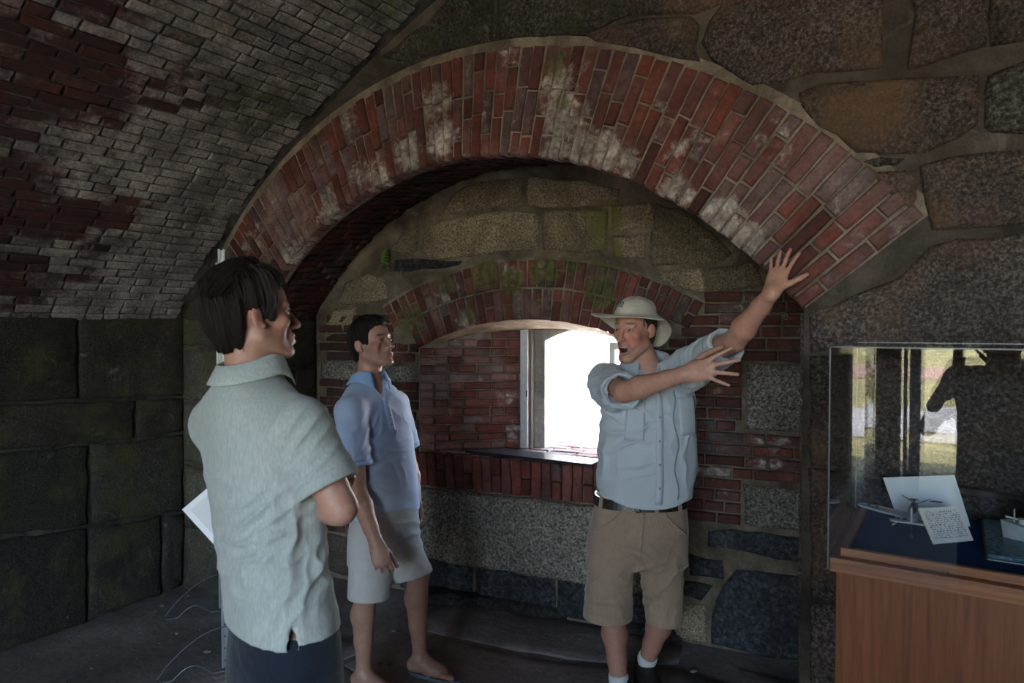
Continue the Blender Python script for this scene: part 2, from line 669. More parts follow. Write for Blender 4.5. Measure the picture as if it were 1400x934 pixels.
VP = [(0.0, (0.048, 0.020, 0.019)), (0.3, (0.085, 0.028, 0.026)), (0.55, (0.066, 0.032, 0.033)), (0.8, (0.105, 0.038, 0.032)), (1.0, (0.065, 0.044, 0.046))]
vault_moss = [(*vault_pt(TH0 - 0.30, 2.2), 0.35, 0.55), (*vault_pt(TH0 - 0.47, 2.25), 0.42, 0.60), (*vault_pt(TH0 - 0.14, 2.3), 0.25, 0.4), (*vault_pt(TH0 - 0.36, 1.75), 0.25, 0.45)]
kw = dict(wash=(0.545, 0.70, 1.7), wash_col=(0.44, 0.405, 0.385), pal=VP, wash_extra=vault_wash, grime=0.55, moss=vault_moss)
M_VB = brick_mat('brick_vault', True, **kw)
M_VBS = brick_mat('brick_vault_far', False, **kw)
vk = BrickKind('vault', M_VB, D=0.03, Hh=0.050, lengths=(0.082, 0.170))
cands = []
CH = 0.0565
nth = int(VR * (TH0 - 0.95) / CH)
for i in range(nth):
    th = TH0 - (i + 0.55) * CH / VR
    y = WY - 0.012 - rng.uniform(0.0, 0.05)
    stretch = rng.random() < 0.5
    while y > -1.2:
        if rng.random() < 0.25: stretch = not stretch
        L = 0.172 if stretch else 0.084
        if rng.random() < 0.7 and i % 2 == 0: L = 0.172
        L *= rng.uniform(0.96, 1.04)
        c = vault_pt(th, y - L / 2)
        px, py, d = proj(c)
        vis = d > 0.1 and -25 < px < 1425 and -25 < py < 950
        size = (CH * L * 1e6 / d ** 2) if vis else 0
        cands.append((size, th, y - L / 2, L))
        y -= L + 0.010
cands.sort(key=lambda q: -q[0])
for n_, (size, th, yc, L) in enumerate(cands):
    out = np.array([math.cos(th), 0, math.sin(th)])
    tang = np.array([-math.sin(th), 0, math.cos(th)])
    vk.place(L, 0.047, vault_pt(th, yc, 0.002), (0, 1, 0), tang, out, ceiling, rest=(n_ >= 300), jit=0.004)
vk.flush('more_bricks', M_VBS, ceiling)

# ---- left wall: mortar bed and granite courses
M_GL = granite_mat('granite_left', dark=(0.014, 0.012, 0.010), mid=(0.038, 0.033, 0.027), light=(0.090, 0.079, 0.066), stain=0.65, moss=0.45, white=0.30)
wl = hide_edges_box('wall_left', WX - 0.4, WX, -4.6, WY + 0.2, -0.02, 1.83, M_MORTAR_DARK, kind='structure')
def to_left(y, z): return np.array([WX, y, z])
left_px = [
    [(-120, 432), (104, 428), (104, 546), (-120, 552)], [(109, 428), (252, 428), (251, 541), (109, 546)],
    [(-120, 556), (183, 548), (181, 600), (-120, 624)], [(187, 548), (251, 545), (250, 590), (186, 599)],
    [(-120, 631), (119, 609), (119, 718), (-120, 742)], [(124, 608), (250, 595), (249, 698), (124, 718)],
    [(-120, 750), (118, 724), (118, 850), (-120, 940)], [(122, 723), (219, 706), (218, 812), (122, 846)], [(223, 706), (249, 702), (248, 800), (223, 810)],
]
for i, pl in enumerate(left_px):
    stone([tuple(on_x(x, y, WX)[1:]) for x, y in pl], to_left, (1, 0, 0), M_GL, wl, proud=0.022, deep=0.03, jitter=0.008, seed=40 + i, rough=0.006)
for zz0, zz1 in ((0.02, 0.55), (0.57, 1.0), (1.02, 1.28), (1.30, 1.78)):   # the same courses on past the frame
    y = 1.30 if zz0 > 0.5 else 1.0
    y = min(y, float(on_x(-124, 600, WX)[1]) - 0.02)
    while y > -4.2:
        L = rng.uniform(0.7, 1.2)
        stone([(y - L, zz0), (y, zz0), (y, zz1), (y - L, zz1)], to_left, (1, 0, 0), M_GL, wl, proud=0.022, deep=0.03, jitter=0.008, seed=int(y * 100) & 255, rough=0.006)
        y -= L + 0.02

# ---- end wall with the great arch cut through it
M_GE = granite_mat('granite_end', dark=(0.026, 0.020, 0.018), mid=(0.070, 0.053, 0.047), light=(0.175, 0.138, 0.122), stain=0.45, white=0.30, speck=95, warm=(0.17, 0.095, 0.055))
M_GDARK = granite_mat('granite_sooty', dark=(0.016, 0.014, 0.013), mid=(0.058, 0.050, 0.044), light=(0.16, 0.14, 0.12), stain=0.8, white=0.35, moss=0.25, speck=80)
XS0, XS1 = -3.438, -0.442
V, Fc = [], []
xs = sorted(set([round(-4.2 + 0.06 * i, 3) for i in range(141)] + [XS0, XS1, XS0 + 1e-3, XS1 - 1e-3]))
for x in xs:
    zb = AZ + math.sqrt(max(0, AR ** 2 - (x - AC) ** 2)) if XS0 < x < XS1 else -0.02
    zt = VZ + math.sqrt(VR ** 2 - x * x) + 0.05
    V += [(x, WY + 0.016, zb), (x, WY + 0.016, zt), (x, WY + 0.12, zt)]
for i in range(len(xs) - 1):
    a, b = 3 * i, 3 * i + 3
    Fc += [(a, b, b + 1, a + 1), (a + 1, b + 1, b + 2, a + 2)]
wb = link_mesh('wall_back', V, Fc, M_MORTAR_WALL, kind='structure')
def to_end(x, z): return np.array([x, WY + 0.012, z])
end_px = [
    ('e', [(986, 5), (968, 29), (957, 57), (974, 86), (1029, 115), (1110, 101), (1180, 92), (1204, 89), (1206, 20), (1215, -60), (1000, -60)]),
    ('e', [(1244, 91), (1270, 84), (1319, 72), (1347, 62), (1346, -60), (1232, -60), (1250, 20)]),
    ('e', [(1355, 62), (1480, 42), (1480, -60), (1353, -60)]),
    ('e', [(1088, 128), (1121, 113), (1203, 105), (1260, 101), (1337, 100), (1334, 170), (1311, 190), (1260, 206), (1183, 210), (1167, 206), (1121, 170), (1093, 144)]),
    ('d', [(1350, 100), (1400, 82), (1480, 60), (1480, 180), (1400, 186), (1356, 182), (1345, 170)]),
    ('d', [(1177, 221), (1195, 215), (1232, 214), (1225, 222), (1200, 226)]),
    ('e', [(1193, 238), (1240, 230), (1251, 236), (1252, 268), (1247, 290), (1225, 270), (1205, 252)]),
    ('e', [(1260, 228), (1300, 216), (1400, 200), (1480, 190), (1480, 300), (1400, 304), (1310, 310), (1275, 312), (1262, 275)]),
    ('e', [(1107, 428), (1170, 404), (1227, 377), (1272, 334), (1400, 320), (1480, 314), (1480, 474), (1108, 480)]),
    ('e', [(1107, 485), (1480, 480), (1480, 690), (1300, 670), (1107, 634)]),
    ('e', [(1107, 640), (1300, 676), (1480, 700), (1480, 880), (1107, 818)]),
    ('e', [(1107, 825), (1480, 890), (1480, 1130), (1107, 1060)]),
    ('e', [(800, 47), (837, 34), (883, 24), (945, 22), (953, 35), (950, 65), (960, 86), (930, 82), (870, 65), (812, 57)]),
    ('e', [(866, 20), (866, -40), (990, -40), (985, 0), (950, 15), (895, 18)]),
    ('d', [(520, 80), (560, 46), (604, 10), (650, -50), (674, -60), (672, 56), (620, 68), (560, 80)]),
    ('d', [(680, -60), (856, -60), (859, 20), (835, 30), (795, 47), (740, 50), (680, 55)]),
]
for i, (k, pl) in enumerate(end_px):
    stone([tuple(on_y(x, y, WY)[[0, 2]]) for x, y in pl], to_end, (0, -1, 0), M_GE if k == 'e' else M_GDARK, wb, proud=0.020, deep=0.05, jitter=0.009, seed=90 + i, rough=0.008)
M_GPIER = granite_mat('granite_pier', dark=(0.030, 0.027, 0.020), mid=(0.105, 0.096, 0.074), light=(0.25, 0.235, 0.19), stain=0.5, moss=0.55, white=0.45)
zs = [0.02, 0.40, 0.44, 0.80, 0.83, 1.20, 1.23, 1.55, 1.58, 1.75]
for i in range(0, len(zs), 2):
    xr = XS0 - 0.005
    cut = -3.82 if i % 4 == 0 else -3.70
    stone([(-4.17, zs[i]), (cut - 0.012, zs[i]), (cut - 0.012, zs[i + 1]), (-4.17, zs[i + 1])], to_end, (0, -1, 0), M_GPIER, wb, proud=0.014, seed=140 + i, rough=0.006)
    stone([(cut + 0.012, zs[i]), (xr, zs[i]), (xr, zs[i + 1]), (cut + 0.012, zs[i + 1])], to_end, (0, -1, 0), M_GPIER, wb, proud=0.014, seed=160 + i, rough=0.006)
for z0, z1 in ((0.02, 0.62), (0.64, 1.2), (1.22, 1.75), (1.77, 2.3), (2.32, 2.75)):     # the wall goes on to the right, past the frame
    x = 0.62
    while x < 3.3:
        L = rng.uniform(0.8, 1.3)
        if VZ + math.sqrt(VR ** 2 - (x + L) ** 2) > z1:
            stone([(x, z0), (x + L, z0), (x + L, z1), (x, z1)], to_end, (0, -1, 0), M_GE, wb, proud=0.02, seed=int(x * 99 + z0 * 10) & 255, rough=0.008)
        x += L + 0.025

# ---- the great brick arch (trim_1): face of radial bricks over a mortar ring
A0, A1 = math.radians(38.7), math.radians(141.3)
bm = bmesh.new()
prev = None
for i in range(61):
    th = A0 + (A1 - A0) * i / 60
    c, s = math.cos(th), math.sin(th)
    q = [bm.verts.new((AC + r * c, WY + y, AZ + r * s)) for r, y in ((AR + 0.012, 0.10), (AR + 0.012, 0.004), (AR2 + 0.030, 0.004), (AR2 + 0.030, 0.05))]
    if prev:
        for k in range(3):
            bm.faces.new((prev[k], q[k], q[k + 1], prev[k + 1]))
    prev = q
arch = link_bm('trim_1', bm, M_MORTAR_ARCH, kind='structure')
arch_patch = [pt_y(598, 140, 0.13), pt_y(602, 190, 0.12), pt_y(560, 205, 0.12, 0.9), pt_y(765, 110, 0.12), pt_y(775, 170, 0.14), pt_y(795, 205, 0.13), pt_y(765, 205, 0.10),
              pt_y(825, 205, 0.10, .85), pt_y(860, 225, 0.09, .8), pt_y(925, 262, 0.10, .95), pt_y(985, 300, 0.10, 1), pt_y(1020, 325, 0.08, 1), pt_y(940, 200, 0.10, .65), pt_y(500, 235, 0.12, .7),
              pt_y(450, 290, 0.14, .75), pt_y(400, 350, 0.12, .7), pt_y(520, 255, 0.11, .85), pt_y(1060, 200, 0.1, .5), pt_y(900, 150, 0.06, .5), pt_y(345, 330, 0.12, .6), pt_y(700, 80, 0.1, .5), pt_y(480, 165, .12, .55)]
arch_moss = [pt_y(645, 125, 0.10, .45), pt_y(760, 90, 0.10, .6), pt_y(420, 180, 0.13, .7), pt_y(770, 140, .05, .7)]
M_AB = brick_mat('brick_arch', True, wash=(0.47, 0.80, 2.2), wash_col=(0.29, 0.225, 0.22), patch=arch_patch, moss=arch_moss, grime=0.45)
ak = BrickKind('arch', M_AB, D=0.07, Hh=0.050, lengths=(0.09, 0.185))
NCOL = 67
dth = (A1 - A0) / NCOL
pats = [(0.092, 0.185, 0.165), (0.185, 0.182, 0.078), (0.165, 0.092, 0.185), (0.080, 0.185, 0.180)]
for k in range(NCOL):
    th = A0 + (k + 0.5) * dth
    c, s = math.cos(th), math.sin(th)
    rad, tan = np.array([c, 0, s]), np.array([-s, 0, c])
    r = AR + rng.uniform(-0.004, 0.004)
    for L in pats[(k + (k // 5)) % 4]:
        rc = r + L / 2
        P = np.array([AC, WY - 0.006, AZ]) + rad * rc
        zv = VZ + math.sqrt(VR ** 2 - P[0] ** 2)
        if P[2] < zv - 0.03:
            ak.place(L, rc * dth - 0.010, P, rad, tan, (0, 1, 0), arch, jit=0.005)
        r += L + 0.008

# ---- soffit of the arch (trim_2): the short barrel back to the alcove wall, bricks laid along its depth
S0, S1 = math.asin((1.757 - FZ) / FR), PI - math.asin((1.757 - FZ) / FR)
def barrel(t, v, off=0.0):
    th = A0 + (A1 - A0) * t
    ph = S0 + (S1 - S0) * t
    a = np.array([AC + (AR + off) * math.cos(th), WY, AZ + (AR + off) * math.sin(th)])
    b = back(FC + (FR + off) * math.cos(ph), FZ + (FR + off) * math.sin(ph))
    return a + (b - a) * v


V, Fc = [], []
for i in range(61):
    for q in range(4):
        V.append(barrel(i / 60, -0.0 + 1.04 * q / 3 + (0.012 if q == 0 else 0), 0.014))
for i in range(60):
    for q in range(3):
        a = i * 4 + q
        Fc.append((a, a + 1, a + 5, a + 4))
soff = link_mesh('trim_2', V, Fc, M_MORTAR_DARK, smooth=True, kind='structure')
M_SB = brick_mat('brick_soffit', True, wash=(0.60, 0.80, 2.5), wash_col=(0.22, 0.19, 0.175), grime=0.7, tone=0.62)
sk = BrickKind('soffit', M_SB, D=0.03, Hh=0.048, lengths=(0.09, 0.185))
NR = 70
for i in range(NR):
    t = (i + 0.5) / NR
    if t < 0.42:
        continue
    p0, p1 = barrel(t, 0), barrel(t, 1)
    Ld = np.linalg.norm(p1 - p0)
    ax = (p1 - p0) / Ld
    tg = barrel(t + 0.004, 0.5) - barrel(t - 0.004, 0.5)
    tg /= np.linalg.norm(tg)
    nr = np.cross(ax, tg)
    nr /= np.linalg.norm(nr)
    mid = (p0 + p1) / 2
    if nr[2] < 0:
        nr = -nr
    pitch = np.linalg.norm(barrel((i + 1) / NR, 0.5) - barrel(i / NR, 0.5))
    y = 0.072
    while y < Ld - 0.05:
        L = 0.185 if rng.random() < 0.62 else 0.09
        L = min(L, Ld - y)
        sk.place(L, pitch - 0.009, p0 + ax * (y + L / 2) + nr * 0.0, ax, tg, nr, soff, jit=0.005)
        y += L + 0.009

# ---- alcove side walls
M_GA = granite_mat('granite_alcove', dark=(0.026, 0.024, 0.019), mid=(0.085, 0.074, 0.058), light=(0.21, 0.18, 0.145), stain=0.6, moss=0.5, white=0.35)
for side, xf, sb in (('left', XS0, FC - math.sqrt(FR ** 2 - (1.757 - FZ) ** 2)), ('right', XS1, FC + math.sqrt(FR ** 2 - (1.757 - FZ) ** 2))):
    a = np.array([xf, WY + 0.01, 0])
    b = back(sb, 0)
    b2 = b + (b - a) * 0.05
    w = link_mesh('wall_alcove_' + side, [(*a[:2], -0.02), (*b2[:2], -0.02), (*b2[:2], 1.79), (*a[:2], 1.79)], [(0, 1, 2, 3)], M_MORTAR_DARK, kind='structure')
    d = b - a
    Ld = np.linalg.norm(d)
    u = d / Ld
    nn = np.array([u[1], -u[0], 0]) * (1 if side == 'left' else -1)
    to = (lambda a_, u_: (lambda x, z: a_ + u_ * x + np.array([0, 0, z])))(a, u)
    zs = [0.02, 0.38, 0.40, 0.72, 0.74, 1.06, 1.08, 1.42, 1.44, 1.74]
    for i in range(0, len(zs), 2):
        cut = Ld * (0.38 if i % 4 == 0 else 0.6)
        for x0, x1 in ((0.012, cut - 0.01), (cut + 0.01, Ld - 0.02)):
            stone([(x0, zs[i]), (x1, zs[i]), (x1, zs[i + 1]), (x0, zs[i + 1])], to, nn, M_GA if side == 'left' else M_GE, w, proud=0.012, deep=0.03, jitter=0.007, seed=200 + i, rough=0.005, inset=0.015)

# ---- alcove back wall with the embrasure cut through it
RC, RZ = -1.495, 0.060
R1, R2, R3 = 1.679, 1.866, 2.035
OL, OR = -2.24, -0.75                      # sides of the embrasure mouth
ZS = 0.905                                 # top of the brick seat
def ring_z(s, r=R1): return RZ + math.sqrt(max(0, r * r - (s - RC) ** 2))
ss = sorted(set([round(-3.12 + 0.05 * i, 3) for i in range(67)] + [OL, OL + 1e-3, OR, OR - 1e-3, 0.16]))
V, Fc = [], []
strips = []
for x in ss:
    zt = FZ + math.sqrt(max(0, FR ** 2 - (x - FC) ** 2)) + 0.06
    if x < -3.05 or x > 0.11: zt = 1.80
    inside = OL < x < OR
    V += [back(x, -0.02, 0.014), back(x, ZS if inside else 1.0, 0.014), back(x, ring_z(x) if inside else 1.0, 0.014), back(x, zt, 0.014)]
for i in range(len(ss) - 1):
    a, b = 4 * i, 4 * i + 4
    ins = OL < (ss[i] + ss[i + 1]) / 2 < OR
    Fc.append((a, b, b + 1, a + 1))
    Fc.append((a + 2, b + 2, b + 3, a + 3))
wa = link_mesh('wall_alcove_back', V, Fc, mortar_mat('mortar_alcove', (0.11, 0.088, 0.066), (0.26, 0.21, 0.155), scale=5), kind='structure')
amoss = [pt_b(700, 385, 0.10), pt_b(745, 372, 0.12), pt_b(665, 375, 0.13, .9), pt_b(820, 400, 0.12, 1), pt_b(825, 300, 0.16, .8), pt_b(830, 350, 0.13, .9), pt_b(610, 385, 0.12, .7), pt_b(560, 440, 0.16, .7), pt_b(640, 430, 0.10, .6), pt_b(780, 360, 0.12, .7)]
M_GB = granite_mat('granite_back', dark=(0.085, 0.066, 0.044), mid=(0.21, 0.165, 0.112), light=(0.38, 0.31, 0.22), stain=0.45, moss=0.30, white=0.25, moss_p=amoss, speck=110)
M_SLATE = granite_mat('slate', dark=(0.012, 0.013, 0.016), mid=(0.030, 0.034, 0.040), light=(0.070, 0.076, 0.084), stain=0.6, white=0.30, speck=45)
back_px = [
    ('g', [(577, 320), (600, 302), (650, 294), (714, 287), (733, 292), (735, 340), (690, 344), (630, 352), (590, 355), (576, 345)]),
    ('g', [(741, 290), (800, 285), (830, 288), (830, 342), (800, 345), (741, 341)]),
    ('g', [(620, 264), (655, 247), (713, 241), (714, 280), (660, 286), (605, 294)]),
    ('g', [(721, 241), (800, 248), (845, 260), (846, 280), (800, 280), (740, 284), (720, 279)]),
    ('g', [(836, 284), (890, 276), (892, 312), (836, 316)]),
    ('g', [(897, 278), (935, 286), (975, 318), (1002, 348), (985, 358), (935, 361), (890, 363), (888, 318)]),
    ('g', [(836, 322), (882, 319), (882, 352), (838, 354)]),
    ('g', [(968, 369), (1008, 361), (1030, 358), (1048, 392), (1010, 396), (972, 398)]),
    ('g', [(898, 369), (962, 367), (966, 397), (925, 396), (905, 384)]),
    ('g', [(1010, 402), (1060, 400), (1088, 440), (1010, 445)]),
    ('s', [(537, 354), (560, 353), (630, 357), (626, 362), (560, 371), (537, 371)]),
    ('g', [(470, 388), (500, 374), (526, 380), (530, 410), (500, 416), (462, 416)]),
    ('g', [(532, 343), (550, 317), (572, 312), (570, 343), (560, 348)]),
    ('g', [(440, 450), (455, 422), (486, 421), (486, 446), (440, 465)]),
    ('s', [(966, 729), (1000, 723), (1040, 729), (1102, 737), (1115, 760), (1100, 768), (1060, 764), (1000, 753), (966, 748)]),
    ('s', [(1008, 780), (1060, 786), (1110, 792), (1110, 905), (1050, 901), (1010, 891), (974, 882), (974, 840), (987, 802)]),
    ('s', [(940, 758), (988, 768), (990, 793), (945, 788)]),
    ('s', [(925, 793), (972, 802), (960, 820), (925, 815)]),
    ('g', [(922, 828), (964, 828), (966, 882), (922, 874)]),
    ('s', [(880, 800), (916, 806), (914, 868), (880, 860)]),
]
def to_back(s, z): return back(s, z, 0.010)
for i, (k, pl) in enumerate(back_px):
    stone([on_back(x, y) for x, y in pl], to_back, -BN, M_GB if k == 'g' else M_SLATE, wa, proud=0.014, deep=0.04, jitter=0.009, seed=230 + i, rough=0.006)
M_GG = granite_mat('granite_quoin', dark=(0.040, 0.036, 0.031), mid=(0.13, 0.112, 0.095), light=(0.30, 0.27, 0.235), stain=0.3, white=0.2, speck=80)
for pl in ([(-0.262, 1.165), (0.14, 1.165), (0.14, 1.510), (-0.262, 1.510)], [(-0.275, 0.665), (0.14, 0.665), (0.14, 0.872), (-0.275, 0.872)]):
    stone(pl, to_back, -BN, M_GG, wa, proud=0.016, deep=0.04, jitter=0.006, seed=int(pl[0][1] * 10), rough=0.005)
bp = [pt_b(1060, 620, 0.12, .55), pt_b(985, 650, 0.1, .6)]
M_BB = brick_mat('brick_back', True, wash=(0.56, 0.78, 3.0), wash_col=(0.20, 0.175, 0.175), patch=bp, grime=0.55, tone=0.85)
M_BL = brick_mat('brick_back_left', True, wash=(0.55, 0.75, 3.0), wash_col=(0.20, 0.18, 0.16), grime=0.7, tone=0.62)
bk = BrickKind('back', M_BB, D=0.05, Hh=0.052, lengths=(0.095, 0.19))
bl = BrickKind('back_left', M_BL, D=0.05, Hh=0.052, lengths=(0.095, 0.19))
z = 0.655
row = 0
while z < 1.86:
    if z < 1.66 or True:
        s = -0.72 + (0.05 if row % 2 else 0.0)
        if z > 1.62: s = -0.60
        if z > 1.75: s = -0.48
        while s < 0.13:
            L = (0.19 if rng.random() < 0.6 else 0.095) * rng.uniform(0.95, 1.05)
            zc = z + 0.031
            hit = s + L > -0.285 and (1.140 < zc < 1.535 or 0.640 < zc < 0.895)
            if hit and s < -0.30 - 0.03:
                L = -0.292 - s
                hit = False
            if not hit and L > 0.03:
                if s + L > 0.15: L = max(0.05, 0.15 - s)
                bk.place(L, 0.051, back(s + L / 2, zc, -0.002), BU, (0, 0, 1), BN, wa, jit=0.005)
                s += L + 0.010
            else:
                s = 0.2
    z += 0.0615
    row += 1
z, row = 0.30, 0
while z < 1.72:
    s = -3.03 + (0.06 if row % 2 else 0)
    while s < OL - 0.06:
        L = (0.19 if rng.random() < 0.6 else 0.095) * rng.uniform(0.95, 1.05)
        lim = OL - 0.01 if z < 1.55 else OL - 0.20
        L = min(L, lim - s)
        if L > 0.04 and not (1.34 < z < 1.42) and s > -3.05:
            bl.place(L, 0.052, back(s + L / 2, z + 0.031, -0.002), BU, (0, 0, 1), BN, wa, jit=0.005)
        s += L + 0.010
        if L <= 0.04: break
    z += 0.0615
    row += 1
stone([(-3.02, 1.345), (-2.30, 1.345), (-2.30, 1.455), (-3.02, 1.455)], to_back, -BN, M_GG, wa, proud=0.012, seed=3, rough=0.005)
for k, (s0, s1) in enumerate(((-3.03, -2.66), (-2.64, -2.40))):
    stone([(s0, 0.02), (s1, 0.02), (s1, 0.285), (s0, 0.285)], to_back, -BN, M_GA, wa, proud=0.012, seed=14 + k, rough=0.005)

# ---- two brick rings over the embrasure (trim_3)
bm = bmesh.new()
prev = None
for i in range(41):
    th = math.radians(60) + math.radians(60) * i / 40
    q = [bm.verts.new(back(RC + r * math.cos(th), RZ + r * math.sin(th), o)) for r, o in ((R1 + 0.003, 0.06), (R1 + 0.003, 0.002), (R3 + 0.012, 0.002), (R3 + 0.012, 0.03))]
    if prev:
        for k in range(3):
            bm.faces.new((prev[k], q[k], q[k + 1], prev[k + 1]))
    prev = q
M_MORTAR_RING = mortar_mat('mortar_ring', (0.13, 0.105, 0.075), (0.34, 0.275, 0.205), moss=amoss)
rings = link_bm('trim_3', bm, M_MORTAR_RING, kind='structure')
ring_patch = [pt_b(745, 375, 0.10, .8), pt_b(612, 400, 0.10, .7), pt_b(700, 372, 0.07, .7), pt_b(640, 440, .1, .5)]
M_RB = brick_mat('brick_ring', True, wash=(0.55, 0.78, 3.0), wash_col=(0.24, 0.19, 0.165), patch=ring_patch, moss=amoss, grime=0.5, tone=1.15)
rk = BrickKind('ring', M_RB, D=0.05, Hh=0.050, lengths=(0.088, 0.178))
for ra, rb, half, n in ((R1, R2, 26.8, 27), (R2 + 0.006, R3, 30.0, 34)):
    for k in range(n):
        th = math.radians(90 + half) - math.radians(2 * half) * (k + 0.5) / n
        rad = BU * math.cos(th) + np.array([0, 0, math.sin(th)])
        tan = -BU * math.sin(th) + np.array([0, 0, math.cos(th)])
        w = math.radians(2 * half) / n * (ra + rb) / 2 - 0.010
        full = rb - ra - 0.008
        parts = [full] if (k * 7 + int(ra * 10)) % 5 < 3 else ([full * 0.48, full * 0.48] if k % 2 else [full * 0.62, full * 0.34])
        r = ra
        for L in parts:
            rk.place(L, w, back(RC, RZ, -0.004) + rad * (r + L / 2), rad, tan, BN, rings, jit=0.004)
            r += L + 0.008

# ---- window seat (trim_4): granite ledge, a course of upright bricks, brick paving on top
M_LEDGE = granite_mat('granite_ledge', dark=(0.085, 0.074, 0.063), mid=(0.29, 0.25, 0.21), light=(0.56, 0.50, 0.43), stain=0.25, white=0.35, speck=70)
SL, SR_ = -2.40, -0.74
seat = link_mesh('trim_4', [back(SL, 0.66, 0.012), back(SR_, 0.66, 0.012), back(SR_, ZS - 0.012, 0.012), back(SL, ZS - 0.012, 0.012), back(-1.50, ZS - 0.012, 0.9), back(-0.95, ZS - 0.012, 0.9), back(OL - .05, ZS - 0.012, 0.02), back(OR + .05, ZS - 0.012, 0.02), back(-1.66, ZS - 0.012, 0.36), back(-0.92, ZS - 0.012, 0.36)],
                 [(0, 1, 2, 3), (6, 7, 9, 8), (8, 9, 5, 4)], M_MORTAR_ARCH, kind='structure')
bm = bmesh.new()
nseg = 22
rows_ = [(-0.03, 0.235), (-0.045, 0.250), (-0.055, 0.32), (-0.050, 0.46), (-0.055, 0.60), (-0.045, 0.668), (-0.02, 0.680), (0.20, 0.680)]
prev = None
rr = random.Random(3)
for i in range(nseg + 1):
    s = SL + (SR_ + 0.02 - SL) * i / nseg
    q = [bm.verts.new(back(s, z + rr.uniform(-.006, .006), o + rr.uniform(-.008, .008) - 0.0)) for o, z in [(0.45, 0.225)] + rows_]
    if prev:
        for k in range(len(q) - 1):
            bm.faces.new((prev[k], q[k], q[k + 1], prev[k + 1]))
    prev = q
link_bm('granite_ledge', bm, M_LEDGE, seat, smooth=True)
M_UB = brick_mat('brick_seat', True, wash=(0.60, 0.82, 3.0), wash_col=(0.26, 0.22, 0.21), grime=0.5, tone=1.35)
uk = BrickKind('seat', M_UB, D=0.06, Hh=0.052, lengths=(0.105, 0.212))
n = 25
for k in range(n):
    s = SL + 0.03 + (SR_ - SL - 0.05) * (k + 0.5) / n
    lean = -0.10 * math.exp(-((s + 2.0) / 0.35) ** 2) + rng.uniform(-0.03, 0.03)
    ax = np.array([0, 0, 1]) * math.cos(lean) + BU * math.sin(lean)
    tz = BU * math.cos(lean) - np.array([0, 0, 1]) * math.sin(lean)
    w = (SR_ - SL) / n - 0.011
    if k % 3 == 1:
        uk.place(0.100, w, back(s, 0.745, -0.012), ax, tz, BN, seat, jit=0.006)
        uk.place(0.105, w, back(s, 0.852, -0.012), ax, tz, BN, seat, jit=0.006)
    else:
        uk.place(0.210, w, back(s, 0.796, -0.012), ax, tz, BN, seat, jit=0.006)
M_TB = brick_mat('brick_paving', True, wash=(0.40, 0.62, 4.0), wash_col=(0.42, 0.38, 0.35), grime=0.3)
tk = BrickKind('paving', M_TB, D=0.04, Hh=0.09, lengths=(0.10, 0.195))
for r_ in range(8):
    o0 = 0.05 + r_ * 0.098
    k = min(1.0, o0 / 0.36)
    sl = OL + (-1.68 - OL) * k + 0.02 if o0 < 0.36 else -1.535
    sr = OR + (-0.95 - OR) * k - 0.02 if o0 < 0.36 else -0.93
    s = sl + (0.0 if r_ % 2 else -0.06)
    while s < sr - 0.04:
        L = min(0.195, sr - s)
        a, b = max(s, sl), s + L
        if b - a > 0.04:
            tk.place(b - a, 0.09, back((a + b) / 2, ZS - 0.002, o0 + 0.045), BU, BN, (0, 0, -1), seat, jit=0.003)
        s += L + 0.009

# ---- embrasure: left and right brick reveals, soffit, outer throat
def strip_wall(name, p0, p1, z0, ztop, mat, n=14):
    V, Fc = [], []
    for i in range(n + 1):
        p = p0 + (p1 - p0) * i / n
        V += [(p[0], p[1], z0), (p[0], p[1], ztop(i / n))]
    for i in range(n):
        Fc.append((2 * i, 2 * i + 2, 2 * i + 3, 2 * i + 1))
    return link_mesh(name, V, Fc, mat, kind='structure')


FL, FRR, FO = -1.68, -0.98, 0.358          # frame: left, right, depth behind the wall face
def soff_z(s, o): return ring_z(s) - 0.055 * min(1, o / FO)
M_RV = brick_mat('brick_reveal', True, wash=(0.44, 0.78, 3.2), wash_col=(0.33, 0.265, 0.25), patch=[(*back(-1.72, 1.0, 0.33), 0.09, .9), (*back(-1.78, 1.22, 0.3), 0.07, .7), (*back(-1.9, 1.35, .2), .05, .6), (*back(-2.1, 1.15, .1), .06, .5)], grime=0.3, tone=1.35)
vk2 = BrickKind('reveal', M_RV, D=0.04, Hh=0.047, lengths=(0.085, 0.17))
for side, sm, sf in (('left', OL, FL), ('right', OR, FRR)):
    a, b = back(sm, 0), back(sf, 0, FO)
    Ld = np.linalg.norm(b - a)
    u = (b - a) / Ld
    nn = np.array([u[1], -u[0], 0]) * (1 if side == 'left' else -1)     # towards the opening
    zt = (lambda sm_, sf_: (lambda t: soff_z(sm_ + (sf_ - sm_) * t, FO * t) + 0.03))(sm, sf)
    w = strip_wall('wall_embrasure_' + side, a - nn * 0.012, b - nn * 0.012, ZS - 0.03, zt, M_MORTAR_ARCH)
    z, row = ZS + 0.004, 0
    while z < 1.70:
        x = 0.006
        first = True
        while x < Ld - 0.02:
            L = 0.172 if rng.random() < 0.6 else 0.086
            if first and row % 2: L = 0.086
            first = False
            L = min(L, Ld - x - 0.004)
            zc = z + 0.025
            if zc + 0.02 < zt((x + L * 0.3) / Ld) - 0.02 and L > 0.02:
                vk2.place(L, 0.0465, a + u * (x + L / 2) + np.array([0, 0, zc]) + nn * 0.002, u, (0, 0, 1), -nn, w, jit=0.005)
            x += L + 0.008
        z += 0.0548
        row += 1
V, Fc = [], []
NS = 24
for i in range(NS + 1):
    t = i / NS
    s0 = OL + (OR - OL) * t
    s1 = FL + (FRR - FL) * t
    V += [back(s0, soff_z(s0, 0), 0.0), back((s0 + s1) / 2, soff_z((s0 + s1) / 2, FO / 2), FO / 2), back(s1, soff_z(s1, FO), FO), back(s1, soff_z(s1, FO), FO + 0.1)]
